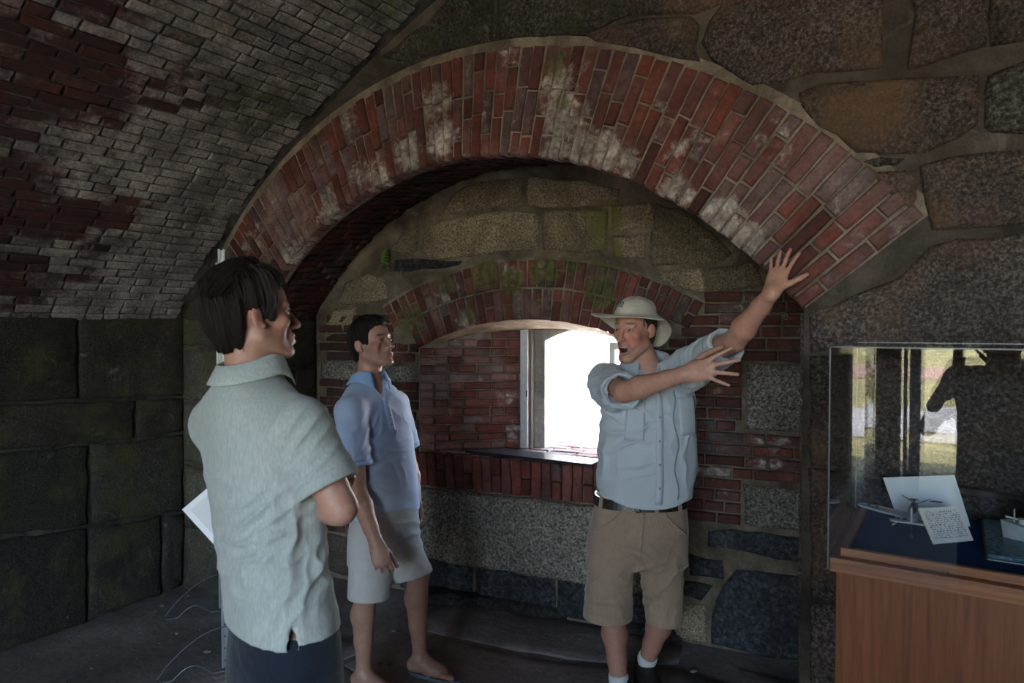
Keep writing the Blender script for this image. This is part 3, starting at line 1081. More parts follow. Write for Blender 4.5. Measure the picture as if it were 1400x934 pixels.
for i in range(NS):
    for q in range(3):
        a = 4 * i + q
        Fc.append((a, a + 1, a + 5, a + 4))
M_SOFFIT = mortar_mat('plaster_soffit', (0.24, 0.17, 0.12), (0.46, 0.36, 0.26), scale=14)
link_mesh('ceiling_embrasure', V, Fc, M_SOFFIT, smooth=True, kind='structure')
# outer masonry with the narrow loophole, limestone
M_LIME = mortar_mat('limestone', (0.50, 0.46, 0.41), (0.76, 0.71, 0.64), scale=22)
TL, TR, TO0, TO1 = -1.545, -0.90, 0.415, 0.85
TC = (TL + TR) / 2
def thr_z(s): return 1.605 + 0.085 * (1 - ((s - TC) / ((TR - TL) / 2)) ** 2)
bm = bmesh.new()
def slab(s0, s1, z0, z1, o0=TO0, o1=TO1):
    c = [bm.verts.new(back(s, z, o)) for o in (o0, o1) for s, z in ((s0, z0), (s1, z0), (s1, z1), (s0, z1))]
    for f in ((0, 1, 2, 3), (7, 6, 5, 4), (0, 4, 5, 1), (1, 5, 6, 2), (2, 6, 7, 3), (3, 7, 4, 0)):
        bm.faces.new([c[i] for i in f])
slab(-4.2, TL, -0.3, 3.9)
slab(TR, 5.4, -0.3, 3.9)
slab(TL, TR, -0.3, ZS - 0.03)
def wedge(s0, s1):
    c = [bm.verts.new(back(s, z, o)) for o in (TO0, TO1) for s, z in ((s0, thr_z(s0)), (s1, thr_z(s1)), (s1, 3.9), (s0, 3.9))]
    for f in ((0, 1, 2, 3), (7, 6, 5, 4), (0, 4, 5, 1), (2, 6, 7, 3)):
        bm.faces.new([c[i] for i in f])
for i in range(16):
    wedge(TL + (TR - TL) * i / 16, TL + (TR - TL) * (i + 1) / 16)
link_bm('wall_outer', bm, M_LIME, kind='structure')
# white painted window frame with an opened casement on the right
M_WHITE = plain('white_paint', (0.62, 0.62, 0.63), 0.45, 0.4, grain=0.08, gscale=30)
M_GLASSD = None
def bbox(bm, s0, s1, o0, o1, z0, z1, bev=0.004):
    vs = bm_box(bm, s0, s1, o0, o1, z0, z1, bev)
    for v in vs:
        if v.is_valid:
            v.co = Vector(back(v.co.x, v.co.z, v.co.y))
bm = bmesh.new()
bbox(bm, FL - 0.006, FL + 0.046, FO - 0.02, FO + 0.045, ZS + 0.003, 1.71)
win = link_bm('window_1', bm, M_WHITE, kind='structure')
bm = bmesh.new()
bbox(bm, FL + 0.058, FL + 0.066, FO + 0.0, FO + 0.045, ZS + 0.003, 1.70, 0.001)
link_bm('stop_bead', bm, plain('weathered_wood', (0.20, 0.17, 0.14), 0.8), win)
bm = bmesh.new()
bbox(bm, FL + 0.036, FL + 0.044, FO - 0.026, FO - 0.020, 1.245, 1.285, 0.001)
link_bm('latch_plate', bm, plain('black_iron', (0.02, 0.02, 0.02), 0.5), win)
bm = bmesh.new()
bbox(bm, FRR - 0.046, FRR + 0.006, FO - 0.02, FO + 0.045, ZS + 0.003, 1.70)
link_bm('window_post', bm, M_WHITE, win)
bm = bmesh.new()
c0 = -1.105
bbox(bm, c0, FRR - 0.05, FO + 0.02, FO + 0.05, 1.555, 1.60)
bbox(bm, c0, c0 + 0.035, FO + 0.02, FO + 0.05, ZS + 0.01, 1.60)
bbox(bm, c0, FRR - 0.05, FO + 0.02, FO + 0.05, ZS + 0.01, ZS + 0.05)
link_bm('casement', bm, M_WHITE, win)

# ---- dark slate step under the ledge
M_SLATE2 = granite_mat('slate_step', dark=(0.014, 0.013, 0.012), mid=(0.035, 0.032, 0.030), light=(0.075, 0.070, 0.066), stain=0.6, white=0.15, speck=40)
step_px = [[(560, 800), (600, 795), (660, 792), (730, 800), (800, 812), (800, 838), (740, 838), (690, 826), (640, 822), (590, 820), (560, 822)],
           [(805, 812), (870, 822), (935, 838), (930, 868), (850, 856), (806, 840)]]
for i, pl in enumerate(step_px):
    stone([tuple(on_z(x, y, 0.03)[:2]) for x, y in pl], lambda a, b: np.array([a, b, 0.0]), (0, 0, 1), M_SLATE2, floor, proud=0.055, deep=0.02, jitter=0.012, step=0.10, seed=31 + i, name='step_stone', rough=0.008, inset=0.02)
for i, (s0, s1) in enumerate(((-2.40, -1.86), (-1.84, -1.32), (-1.30, -0.76))):
    stone([(s0, 0.01), (s1, 0.01), (s1, 0.215), (s0, 0.215)], to_back, -BN, M_SLATE, wa, proud=0.004, deep=0.03, seed=70 + i, rough=0.006)

# ---- the rest of the casemate: right wall, rear wall with its wide opening, and unseen slabs added to seal out stray sun
hide_edges_box('wall_right', 4.2, 4.6, -4.6, WY + 0.2, -0.02, 1.85, M_MORTAR_DARK, kind='structure')
hide_edges_box('light_seal_roof', -4.9, 4.9, -4.95, 3.2, 3.75, 4.2, M_MORTAR_DARK, kind='structure')  # unseen slab added to stop sun leaking past the thin vault
hide_edges_box('light_seal_left', -4.9, -4.55, -4.95, 3.6, -0.3, 4.0, M_LIME, kind='structure')  # unseen outer box added so no daylight leaks in at the left
hide_edges_box('light_seal_right', 4.55, 4.9, -4.95, 4.4, -0.3, 4.0, M_LIME, kind='structure')  # matching unseen box, added to keep stray sun out on the right
bm = bmesh.new()
bm_box(bm, -4.6, -0.95, -4.62, -4.25, -0.02, 3.8)
bm_box(bm, 2.7, 4.6, -4.62, -4.25, -0.02, 3.8)
bm_box(bm, -0.95, 2.7, -4.62, -4.25, 2.95, 3.8)
link_bm('wall_front', bm, M_GL, kind='structure')
bm = bmesh.new()
bm_box(bm, -4.6, 4.6, 2.7, 4.2, 3.55, 3.8)
link_bm('light_seal_back', bm, M_MORTAR_DARK, kind='structure')  # unseen slab added over the alcove to keep it light-tight
hide_edges_box('trim_5', -0.79, -0.47, -4.45, -4.25, 0, 2.95, plain('dark_timber', (0.05, 0.04, 0.035), 0.7), kind='structure')
hide_edges_box('trim_6', -0.44, -0.29, -4.45, -4.32, 0, 2.95, plain('pale_post', (0.48, 0.49, 0.52), 0.5), kind='structure')

# ---- outside: pale parade ground beyond the window, grass and path behind
def ground_mat(name, c0, c1, sc):
    t = NT(name)
    a = t.noise(sc, 6, 0.6)
    b = t.noise(sc * 14, 4, 0.6)
    base = t.ramp(a, [(0.35, c0), (0.65, c1)])
    base = t.mix(0.4, base, t.ramp(b, [(0.3, 0.6), (0.7, 1.2)]), 'MULTIPLY')
    return t.fin(base, 0.95, None, 0.1)


def flat(name, x0, x1, y0, y1, z, mat): return link_mesh(name, [(x0, y0, z), (x1, y0, z), (x1, y1, z), (x0, y1, z)], [(0, 1, 2, 3)], mat, kind='structure')


flat('ground', -300, 300, 4.75, 400, -0.30, ground_mat('pale_sand', (0.58, 0.56, 0.52), (0.72, 0.70, 0.66), 0.4))
flat('lawn', -60, 60, -90, -4.62, -0.06, ground_mat('dry_grass', (0.15, 0.145, 0.06), (0.34, 0.30, 0.15), 0.9))
flat('path', -60, 60, -12.5, -8.2, -0.045, ground_mat('gravel_path', (0.30, 0.29, 0.28), (0.42, 0.41, 0.40), 1.5))
flat('road', -60, 60, -30, -22, -0.045, ground_mat('brick_road', (0.26, 0.16, 0.12), (0.34, 0.24, 0.19), 1.5))
# ================================================================== PEOPLE: bodies and clothes grown as smooth solids, then meshed
def vnoise(P, seed=0):
    """smooth value noise in -1..1 for an (n,3) array"""
    Pi = np.floor(P).astype(np.int64)
    f = P - Pi
    f = f * f * (3 - 2 * f)
    def hsh(ix, iy, iz):
        n = (ix * 374761393 + iy * 668265263 + iz * 2147483647 + seed * 974634777) & 0x7fffffff
        n = ((n ^ (n >> 13)) * 1274126177) & 0x7fffffff
        n = n ^ (n >> 16)
        return (n & 0xffff) / 32767.5 - 1.0
    r = 0
    for dx in (0, 1):
        wx = f[:, 0] if dx else 1 - f[:, 0]
        for dy in (0, 1):
            wy = f[:, 1] if dy else 1 - f[:, 1]
            for dz in (0, 1):
                wz = f[:, 2] if dz else 1 - f[:, 2]
                r = r + wx * wy * wz * hsh(Pi[:, 0] + dx, Pi[:, 1] + dy, Pi[:, 2] + dz)
    return r


def A(*v): return np.array(v, dtype=float)
def unit(v):
    v = np.asarray(v, float)
    return v / (np.linalg.norm(v) + 1e-12)


def smin(a, b, k):
    if k <= 0:
        return np.minimum(a, b)
    h = np.clip(0.5 + 0.5 * (b - a) / k, 0, 1)
    return b + (a - b) * h - k * h * (1 - h)


class Cone:
    """tapered limb segment; flat < 1 squeezes it along the axis nrm"""
    def __init__(self, a, b, ra, rb, nrm=None, flat=1.0, cap=None):
        self.cap = None if cap is None else unit(cap)                        # flat end at b, facing cap
        self.a, self.b, self.ra, self.rb = np.asarray(a, float), np.asarray(b, float), ra, rb
        self.nrm = None if nrm is None else unit(nrm)
        self.flat = flat
        m = max(ra, rb) * max(1, 1.0)
        self.lo, self.hi = np.minimum(self.a, self.b) - m, np.maximum(self.a, self.b) + m
    def __call__(self, X, Y, Z):
        a, d = self.a, self.b - self.a
        px, py, pz = X - a[0], Y - a[1], Z - a[2]
        t = np.clip((px * d[0] + py * d[1] + pz * d[2]) / (d @ d + 1e-12), 0, 1)
        qx, qy, qz = px - t * d[0], py - t * d[1], pz - t * d[2]
        r = self.ra + (self.rb - self.ra) * t
        if self.nrm is not None:
            n = self.nrm
            w = qx * n[0] + qy * n[1] + qz * n[2]
            k = 1 / self.flat - 1
            qx, qy, qz = qx + n[0] * w * k, qy + n[1] * w * k, qz + n[2] * w * k
        d = np.sqrt(qx * qx + qy * qy + qz * qz) - r
        if self.cap is not None:
            c = self.cap
            d = np.maximum(d, (X - self.b[0]) * c[0] + (Y - self.b[1]) * c[1] + (Z - self.b[2]) * c[2])
        return d


class Ell:
    def __init__(self, c, r, R=None):
        self.c, self.r = np.asarray(c, float), np.asarray(r, float)
        self.R = np.eye(3) if R is None else np.asarray(R, float)       # rows: local axes
        m = self.r.max()
        self.lo, self.hi = self.c - m, self.c + m
    def __call__(self, X, Y, Z):
        px, py, pz = X - self.c[0], Y - self.c[1], Z - self.c[2]
        R, r = self.R, self.r
        u = (px * R[0, 0] + py * R[0, 1] + pz * R[0, 2]) / r[0]
        v = (px * R[1, 0] + py * R[1, 1] + pz * R[1, 2]) / r[1]
        w = (px * R[2, 0] + py * R[2, 1] + pz * R[2, 2]) / r[2]
        k0 = np.sqrt(u * u + v * v + w * w)
        k1 = np.sqrt((u / r[0]) ** 2 + (v / r[1]) ** 2 + (w / r[2]) ** 2) + 1e-9
        return k0 * (k0 - 1) / k1


class Loft:
    """trunk of elliptical sections stacked upwards: (centre, half width along right, depth in front, depth behind)"""
    def __init__(self, st, right, fwd, n=2.3, zlo=None, zhi=None):
        st = sorted(st, key=lambda s: s[0][2])
        self.z = np.array([s[0][2] for s in st])
        self.cx = np.array([s[0][0] for s in st])
        self.cy = np.array([s[0][1] for s in st])
        self.rx = np.array([s[1] for s in st])
        self.rf = np.array([s[2] for s in st])
        self.rb = np.array([s[3] for s in st])
        self.r, self.f, self.n = np.asarray(right, float), np.asarray(fwd, float), n
        self.z0 = self.z[0] if zlo is None else zlo
        self.z1 = self.z[-1] if zhi is None else zhi
        m = max(self.rx.max(), self.rf.max(), self.rb.max())
        self.lo = A(self.cx.min() - m, self.cy.min() - m, self.z0)
        self.hi = A(self.cx.max() + m, self.cy.max() + m, self.z1)
    def sec(self, z):
        return [np.interp(z, self.z, q) for q in (self.cx, self.cy, self.rx, self.rf, self.rb)]
    def point(self, z, ang, grow=0.0):
        """surface point at height z; ang 0 = front, +90 = the person's right"""
        cx, cy, rx, rf, rb = self.sec(z)
        c, s = math.cos(ang), math.sin(ang)
        ry = (rf if c > 0 else rb) + grow
        rx = rx + grow
        k = (abs(s / rx) ** self.n + abs(c / ry) ** self.n) ** (-1 / self.n)
        return A(cx + k * (s * self.r[0] + c * self.f[0]), cy + k * (s * self.r[1] + c * self.f[1]), z)
    def __call__(self, X, Y, Z):
        cx, cy, rx, rf, rb = self.sec(np.broadcast_to(Z, Z.shape))
        dx, dy = X - cx, Y - cy
        u = dx * self.r[0] + dy * self.r[1]
        v = dx * self.f[0] + dy * self.f[1]
        ry = np.where(v > 0, rf, rb)
        n = self.n
        au, av = np.abs(u / rx), np.abs(v / ry)
        k0 = (au ** n + av ** n) ** (1 / n) + 1e-9
        g = np.sqrt((au ** (n - 1) / rx) ** 2 + (av ** (n - 1) / ry) ** 2) * k0 ** (1 - n) + 1e-6
        d = (k0 - 1) / np.maximum(g, 1.0)
        d = np.where(k0 < 0.3, -np.minimum(rx, ry) * 0.7, d)
        return np.maximum(d, np.maximum(self.z0 - Z, Z - self.z1))


class Vol:
    def __init__(self, lo, hi, h):
        self.h, self.lo = h, np.asarray(lo, float)
        n = np.ceil((np.asarray(hi) - self.lo) / h).astype(int) + 1
        self.ax = [self.lo[i] + h * np.arange(n[i]) for i in range(3)]
        self.g = np.full(n, 1.0, np.float32)
    def sl(self, lo, hi, pad):
        s = []
        for i in range(3):
            a = max(0, int((lo[i] - pad - self.lo[i]) / self.h))
            b = min(self.g.shape[i], int((hi[i] + pad - self.lo[i]) / self.h) + 2)
            if b <= a:
                return None, None
            s.append(slice(a, b))
        X, Y, Z = self.ax[0][s[0]][:, None, None], self.ax[1][s[1]][None, :, None], self.ax[2][s[2]][None, None, :]
        return tuple(s), (X, Y, Z)
    def add(self, p, k=0.01):
        s, P = self.sl(p.lo, p.hi, max(k, 0.012) + 0.004)
        if s is None: return self
        self.g[s] = smin(self.g[s], p(*P).astype(np.float32), k)
        return self
    def sub(self, p, k=0.0):
        s, P = self.sl(p.lo, p.hi, k + 0.008)
        if s is None: return self
        self.g[s] = -smin(-self.g[s], p(*P).astype(np.float32), k)
        return self
    def cut(self, fn):
        """keep where fn <= 0"""
        X, Y, Z = self.ax[0][:, None, None], self.ax[1][None, :, None], self.ax[2][None, None, :]
        self.g = np.maximum(self.g, fn(X, Y, Z).astype(np.float32))
        return self
    def mesh(self, smooth=1):
        g, h = self.g, self.h
        s = g < 0
        c = s[:-1, :-1, :-1].astype(np.uint8)
        for o in ((1, 0, 0), (0, 1, 0), (0, 0, 1), (1, 1, 0), (1, 0, 1), (0, 1, 1), (1, 1, 1)):
            c = c + s[o[0]:s.shape[0] - 1 + o[0], o[1]:s.shape[1] - 1 + o[1], o[2]:s.shape[2] - 1 + o[2]]
        act = (c > 0) & (c < 8)
        idx = np.argwhere(act)
        dims = act.shape
        lin = (idx[:, 0] * dims[1] + idx[:, 1]) * dims[2] + idx[:, 2]
        corners = [(a, b, d) for a in (0, 1) for b in (0, 1) for d in (0, 1)]
        val = np.stack([g[idx[:, 0] + o[0], idx[:, 1] + o[1], idx[:, 2] + o[2]] for o in corners], 1)
        acc = np.zeros((len(idx), 3))
        cnt = np.zeros(len(idx))
        for i, a in enumerate(corners):
            for j, b in enumerate(corners):
                if i < j and sum(abs(a[q] - b[q]) for q in range(3)) == 1:
                    va, vb = val[:, i], val[:, j]
                    m = (va < 0) != (vb < 0)
                    t = np.where(m, va / np.where(m, va - vb, 1), 0)
                    for q in range(3):
                        acc[:, q] += np.where(m, a[q] + t * (b[q] - a[q]), 0)
                    cnt += m
        V = self.lo + h * (idx + acc / cnt[:, None])
        F = []
        for ax in range(3):
            o1, o2 = (ax + 1) % 3, (ax + 2) % 3
            lo_ = [slice(1, -1)] * 3
            hi_ = [slice(1, -1)] * 3
            lo_[ax], hi_[ax] = slice(0, -1), slice(1, None)
            sa, sb = s[tuple(lo_)], s[tuple(hi_)]
            e = np.argwhere(sa != sb)
            if not len(e): continue
            inside = sa[e[:, 0], e[:, 1], e[:, 2]]
            e = e + 1
            e[:, ax] -= 1
            q = []
            for d1, d2 in ((-1, -1), (0, -1), (0, 0), (-1, 0)):
                cc = e.copy()
                cc[:, o1] += d1
                cc[:, o2] += d2
                q.append(np.searchsorted(lin, (cc[:, 0] * dims[1] + cc[:, 1]) * dims[2] + cc[:, 2]))
            q = np.stack(q, 1)
            q[~inside] = q[~inside][:, ::-1]
            F.append(q)
        F = np.concatenate(F)
        for _ in range(smooth):
            S = np.zeros_like(V)
            N = np.zeros(len(V))
            for a, b in ((0, 1), (1, 2), (2, 3), (3, 0)):
                for u, w in ((F[:, a], F[:, b]), (F[:, b], F[:, a])):
                    for q in range(3):
                        S[:, q] += np.bincount(u, weights=V[w, q], minlength=len(V))
                    N += np.bincount(u, minlength=len(V))
            V = V * 0.45 + 0.55 * S / np.maximum(N, 1)[:, None]
        return V, F


def vnormals(V, F):
    a = V[F[:, 2]] - V[F[:, 0]]
    b = V[F[:, 3]] - V[F[:, 1]]
    n = np.cross(a, b)
    N = np.zeros_like(V)
    for k in range(4):
        for q in range(3):
            N[:, q] += np.bincount(F[:, k], weights=n[:, q], minlength=len(V))
    return N / (np.linalg.norm(N, axis=1)[:, None] + 1e-12)


def np_mesh(name, V, F, mat, base, parent=None, cols=None, mats=None, midx=None, extra=None):
    me = bpy.data.meshes.new(name)
    V = np.asarray(V) - np.asarray(base)
    me.vertices.add(len(V))
    me.vertices.foreach_set('co', V.astype(np.float32).ravel())
    k = F.shape[1]
    me.loops.add(F.size)
    me.loops.foreach_set('vertex_index', F.astype(np.int32).ravel())
    me.polygons.add(len(F))
    me.polygons.foreach_set('loop_start', np.arange(0, F.size, k, dtype=np.int32))
    me.polygons.foreach_set('use_smooth', np.ones(len(F), bool))
    me.update(calc_edges=True)
    me.materials.append(mat)
    if cols is not None:
        c = me.color_attributes.new('Col', 'FLOAT_COLOR', 'POINT')
        c.data.foreach_set('color', np.c_[cols, np.ones(len(cols))].astype(np.float32).ravel())
    if extra:
        for nm, arr in extra.items():
            a_ = me.attributes.new(nm, 'FLOAT_VECTOR', 'POINT')
            a_.data.foreach_set('vector', arr.astype(np.float32).ravel())
    o = bpy.data.objects.new(name, me)
    COL.objects.link(o)
    if parent is None:
        o.location = tuple(map(float, base))
    else:
        o.parent = parent
    return o


def bbox_of(prims, pad):
    return np.min([p.lo for p in prims], 0) - pad, np.max([p.hi for p in prims], 0) + pad


# ---- skin, cloth and hair materials
def skin_mat(name):
    t = NT(name)
    c = t.attr('Col', 'Color')
    n = t.noise(55, 4, 0.6, t.obj())
    f = t.noise(420, 2, 0.6, t.obj())
    col = t.mix(0.6, c, t.ramp(n, [(0.3, (0.80, 0.74, 0.72)), (0.7, (1.10, 1.08, 1.05))]), 'MULTIPLY')
    m = t.fin(col, 0.48, t.bump(t.math('ADD', n, t.math('MULTIPLY', f, 0.5)), 0.16, 0.004), 0.42)
    b = t.bsdf.inputs
    b['Subsurface Weight'].default_value = 0.12
    b['Subsurface Radius'].default_value = (0.012, 0.005, 0.003)
    b['Subsurface Scale'].default_value = 0.6
    return m


def cloth_mat(name, c0, c1, weave=900, heather=0.0, rough=0.85, wrinkle=0.35, wscale=14, sheen=0.25, attr=False):
    t = NT(name)
    o = t.obj()
    fine = t.noise(weave, 2, 0.6, o)
    big = t.noise(6, 4, 0.6, o)
    streak = t.noise(1.0, 3, 0.6, t.map(o, (220, 220, 40)))
    col = t.ramp(big, [(0.3, c0), (0.7, c1)])
    if heather:
        col = t.mix(t.ramp(streak, [(0.40, heather), (0.62, 0.0)]), col, [k * 0.62 for k in c0])
    col = t.mix(0.25, col, t.ramp(fine, [(0.3, 0.72), (0.7, 1.2)]), 'MULTIPLY')
    if attr:
        col = t.mix(1.0, col, t.attr('Col', 'Color'), 'MULTIPLY')
    wr = t.noise(wscale, 4, 0.55, t.map(o, (1.0, 1.0, 1.0)), dist=0.8)
    h = t.math('ADD', t.math('MULTIPLY', wr, 1.0), t.math('MULTIPLY', fine, 0.03))
    m = t.fin(col, rough, t.bump(h, wrinkle, 0.02), 0.2)
    t.bsdf.inputs['Sheen Weight'].default_value = sheen
    t.bsdf.inputs['Sheen Roughness'].default_value = 0.5
    return m


def hair_mat(name, c0, c1):
    t = NT(name)
    hc = t.attr('hc', 'Vector')
    s = t.noise(1.0, 4, 0.6, t.map(hc, (75, 4.5, 1)), dist=0.25)
    s2 = t.noise(1.0, 3, 0.6, t.map(hc, (24, 2.2, 1)), dist=0.4)
    col = t.ramp(s, [(0.3, c0), (0.7, c1)])
    h = t.math('ADD', s, t.math('MULTIPLY', s2, 1.4))
    m = t.fin(col, 0.58, t.bump(h, 0.9, 0.012), 0.28)
    return m


M_SKIN = skin_mat('skin')
M_EYE = NT('eye')
M_EYE = M_EYE.fin(M_EYE.attr('Col', 'Color'), 0.15, None, 0.5)


# ---- anatomy
class Head:
    """local axes: x to the owner's right, y forward, z up; origin between the eyes' level and the ears"""
    def __init__(self, c, fwd, up=(0, 0, 1), s=1.0):
        self.c, self.s = np.asarray(c, float), s
        self.f = unit(fwd)
        u = np.asarray(up, float)
        self.u = unit(u - self.f * (u @ self.f))
        self.r = np.cross(self.f, self.u)
        self.R = np.stack([self.r, self.f, self.u])
    def w(self, x, y, z): return self.c + self.s * (self.r * x + self.f * y + self.u * z)
    def loc(self, P): return (np.asarray(P) - self.c) @ self.R.T / self.s
    def cone(self, a, b, ra, rb, **k): return Cone(self.w(*a), self.w(*b), ra * self.s, rb * self.s, **k)
    def ell(self, c, r, tilt=None):
        R = self.R
        if tilt is not None:
            R = tilt @ self.R
        return Ell(self.w(*c), np.asarray(r) * self.s, R)


def rot(ax, deg):
    a = math.radians(deg)
    c, s = math.cos(a), math.sin(a)
    return {'x': A([1, 0, 0], [0, c, s], [0, -s, c]), 'y': A([c, 0, -s], [0, 1, 0], [s, 0, c]), 'z': A([c, s, 0], [-s, c, 0], [0, 0, 1])}[ax].reshape(3, 3)


def grow_head(v, H, neck_base, mouth_open=0.0, neck_r=0.058, jaw=1.0):
    m = mouth_open
    v.add(H.cone((0, -0.022, -0.055), H.loc(neck_base), 0.056, neck_r / H.s), 0.02)
    v.add(H.ell((0, -0.014, 0.030), (0.076, 0.097, 0.086)), 0.02)
    v.add(H.ell((0, 0.028, 0.036), (0.062, 0.062, 0.060)), 0.02)
    v.add(H.ell((0, 0.024, -0.035), (0.061 * jaw, 0.064, 0.076)), 0.02)
    for q in (-1, 1):
        v.add(H.cone((q * 0.054 * jaw, -0.004, -0.055 - 0.3 * m), (q * 0.020, 0.066, -0.103 - m), 0.017, 0.016), 0.022)
        v.add(H.ell((q * 0.043, 0.060, -0.026), (0.021, 0.021, 0.018)), 0.018)
        v.add(H.cone((q * 0.012, 0.087, 0.0185), (q * 0.044, 0.076, 0.0185), 0.009, 0.008), 0.012)
    v.add(H.ell((0, 0.077, -0.105 - m), (0.021, 0.018, 0.016)), 0.016)
    v.add(H.ell((0, 0.066, -0.066 - 0.3 * m), (0.032, 0.030, 0.030 + 0.4 * m)), 0.014)
    for q in (-1, 1):
        v.sub(H.ell((q * 0.0315, 0.099, 0.000), (0.0175, 0.0165, 0.0105)), 0.010)
        v.sub(H.ell((q * 0.036, 0.085, -0.050), (0.012, 0.012, 0.022)), 0.020)
    v.add(H.cone((0, 0.090, 0.006), (0, 0.111, -0.034), 0.0072, 0.0105), 0.010)
    v.add(H.ell((0, 0.112, -0.0385), (0.0120, 0.0120, 0.0100)), 0.008)
    for q in (-1, 1):
        v.add(H.ell((q * 0.0125, 0.100, -0.0425), (0.0075, 0.0105, 0.0075)), 0.006)
        v.add(H.cone((q * 0.019, 0.0885, 0.0065), (q * 0.044, 0.0825, 0.0055), 0.0040, 0.0040), 0.005)
        v.add(H.cone((q * 0.020, 0.0875, -0.0085), (q * 0.043, 0.0820, -0.0065), 0.0030, 0.0030), 0.006)
    v.add(H.cone((-0.022, 0.0865, -0.0695), (0, 0.0975, -0.0655), 0.0050, 0.0062), 0.006)
    v.add(H.cone((0.022, 0.0865, -0.0695), (0, 0.0975, -0.0655), 0.0050, 0.0062), 0.006)
    v.add(H.cone((-0.019, 0.0860, -0.0765 - m), (0, 0.0955, -0.0795 - m), 0.0055, 0.0075), 0.006)
    v.add(H.cone((0.019, 0.0860, -0.0765 - m), (0, 0.0955, -0.0795 - m), 0.0055, 0.0075), 0.006)
    if m > 0:
        v.sub(H.ell((0, 0.096, -0.0735 - m * 0.5), (0.0195, 0.034, 0.004 + m * 0.46)), 0.003)
    else:
        v.sub(H.ell((0, 0.104, -0.0725), (0.024, 0.012, 0.0016)), 0.004)
    for q in (-1, 1):
        T = rot('z', q * 24)
        v.add(H.ell((q * 0.0805, -0.014, -0.006), (0.0070, 0.0170, 0.0290), T), 0.006)
        v.sub(H.ell((q * 0.0890, -0.006, -0.004), (0.0060, 0.0095, 0.0165), T), 0.004)
        v.add(H.ell((q * 0.0790, -0.002, -0.030), (0.0060, 0.0090, 0.0090)), 0.006)


def head_colors(V, C, H, lips=(0.42, 0.17, 0.15), flush=0.35, brow=(0.05, 0.03, 0.02), stubble=0.0, mouth_open=0.0, flush_col=(0.50, 0.13, 0.09), lean=0.0):
    q = H.loc(V)
    near = np.linalg.norm(q - A(0, 0.02, -0.01), axis=1) < 0.17
    x, y, z = q[:, 0], q[:, 1], q[:, 2]
    def blob(c, r, p=2):
        d = np.sqrt((((np.stack([np.abs(x) if c[0] >= 0 and c[0] != 0 else x, y, z], 1) - A(*c)) / A(*r)) ** 2).sum(1))
        return np.clip(1.35 - d, 0, 1) * near
    def mixc(m, col):
        return C * (1 - m[:, None]) + A(*col) * m[:, None]
    C = mixc(np.clip(blob((0.045, 0.06, -0.036), (0.042, 0.05, 0.042)), 0, 0.8) * flush, flush_col)
    C = mixc(np.clip(blob((0, 0.108, -0.030), (0.022, 0.03, 0.030)), 0, 0.9) * flush, flush_col)
    C = mixc(blob((0.085, -0.014, -0.006), (0.014, 0.028, 0.04)) * flush * 0.8, flush_col)  # natural ear flush, with backlight glowing through the ear put into the colour
    C = mixc(blob((0, 0.075, 0.055), (0.06, 0.03, 0.03)) * flush * 0.5, flush_col)
    if stubble:
        w = np.clip(blob((0, 0.06, -0.085 - mouth_open * 0.5), (0.060, 0.055, 0.034)) + blob((0.055, 0.01, -0.05), (0.022, 0.035, 0.035)), 0, 1)
        C = mixc(w * stubble, (0.16, 0.11, 0.095))
    m = mouth_open
    lipm = np.clip(blob((0, 0.095, -0.0665), (0.023, 0.012, 0.0062)) + blob((0, 0.093, -0.0785 - m), (0.021, 0.012, 0.0075)), 0, 1)
    C = mixc(np.clip(lipm * 1.3, 0, 1) * 0.75, lips)
    bm_ = np.clip(blob((0.030, 0.083, 0.0225 + lean), (0.021, 0.016, 0.0048)) * 1.6, 0, 1)
    C = mixc(bm_ * 0.75, brow)
    if m > 0:
        ins = ((np.abs(x) < 0.019) & (y < 0.086) & (y > 0.05) & (np.abs(z + 0.0735 + m * 0.5) < 0.004 + m * 0.45) & near)
        C = np.where(ins[:, None], A(0.10, 0.018, 0.018), C)
    sock = blob((0.0315, 0.088, -0.001), (0.021, 0.014, 0.013))
    C = mixc(sock * 0.35, (0.24, 0.10, 0.075))
    return C


def eyes(H, base, parent, gaze, iris=(0.06, 0.035, 0.02)):
    for q in (-1, 1):
        bm = bmesh.new()
        bmesh.ops.create_uvsphere(bm, u_segments=20, v_segments=12, radius=0.0115 * H.s)
        V = np.array([v.co for v in bm.verts])
        me = bpy.data.meshes.new('eye')
        bm.to_mesh(me)
        bm.free()
        g = unit(gaze)
        a = np.degrees(np.arccos(np.clip(V @ g / (0.0115 * H.s), -1, 1)))
        C = np.where((a < 13)[:, None], A(0.006, 0.006, 0.006), np.where((a < 30)[:, None], A(*iris), A(0.30, 0.26, 0.24)))
        ca = me.color_attributes.new('Col', 'FLOAT_COLOR', 'POINT')
        ca.data.foreach_set('color', np.c_[C, np.ones(len(C))].astype(np.float32).ravel())
        me.polygons.foreach_set('use_smooth', [True] * len(me.polygons))
        me.materials.append(M_EYE)
        o = bpy.data.objects.new('eye', me)
        COL.objects.link(o)
        o.parent = parent
        o.location = tuple(H.w(q * 0.0310, 0.0742, -0.0005) - np.asarray(base))


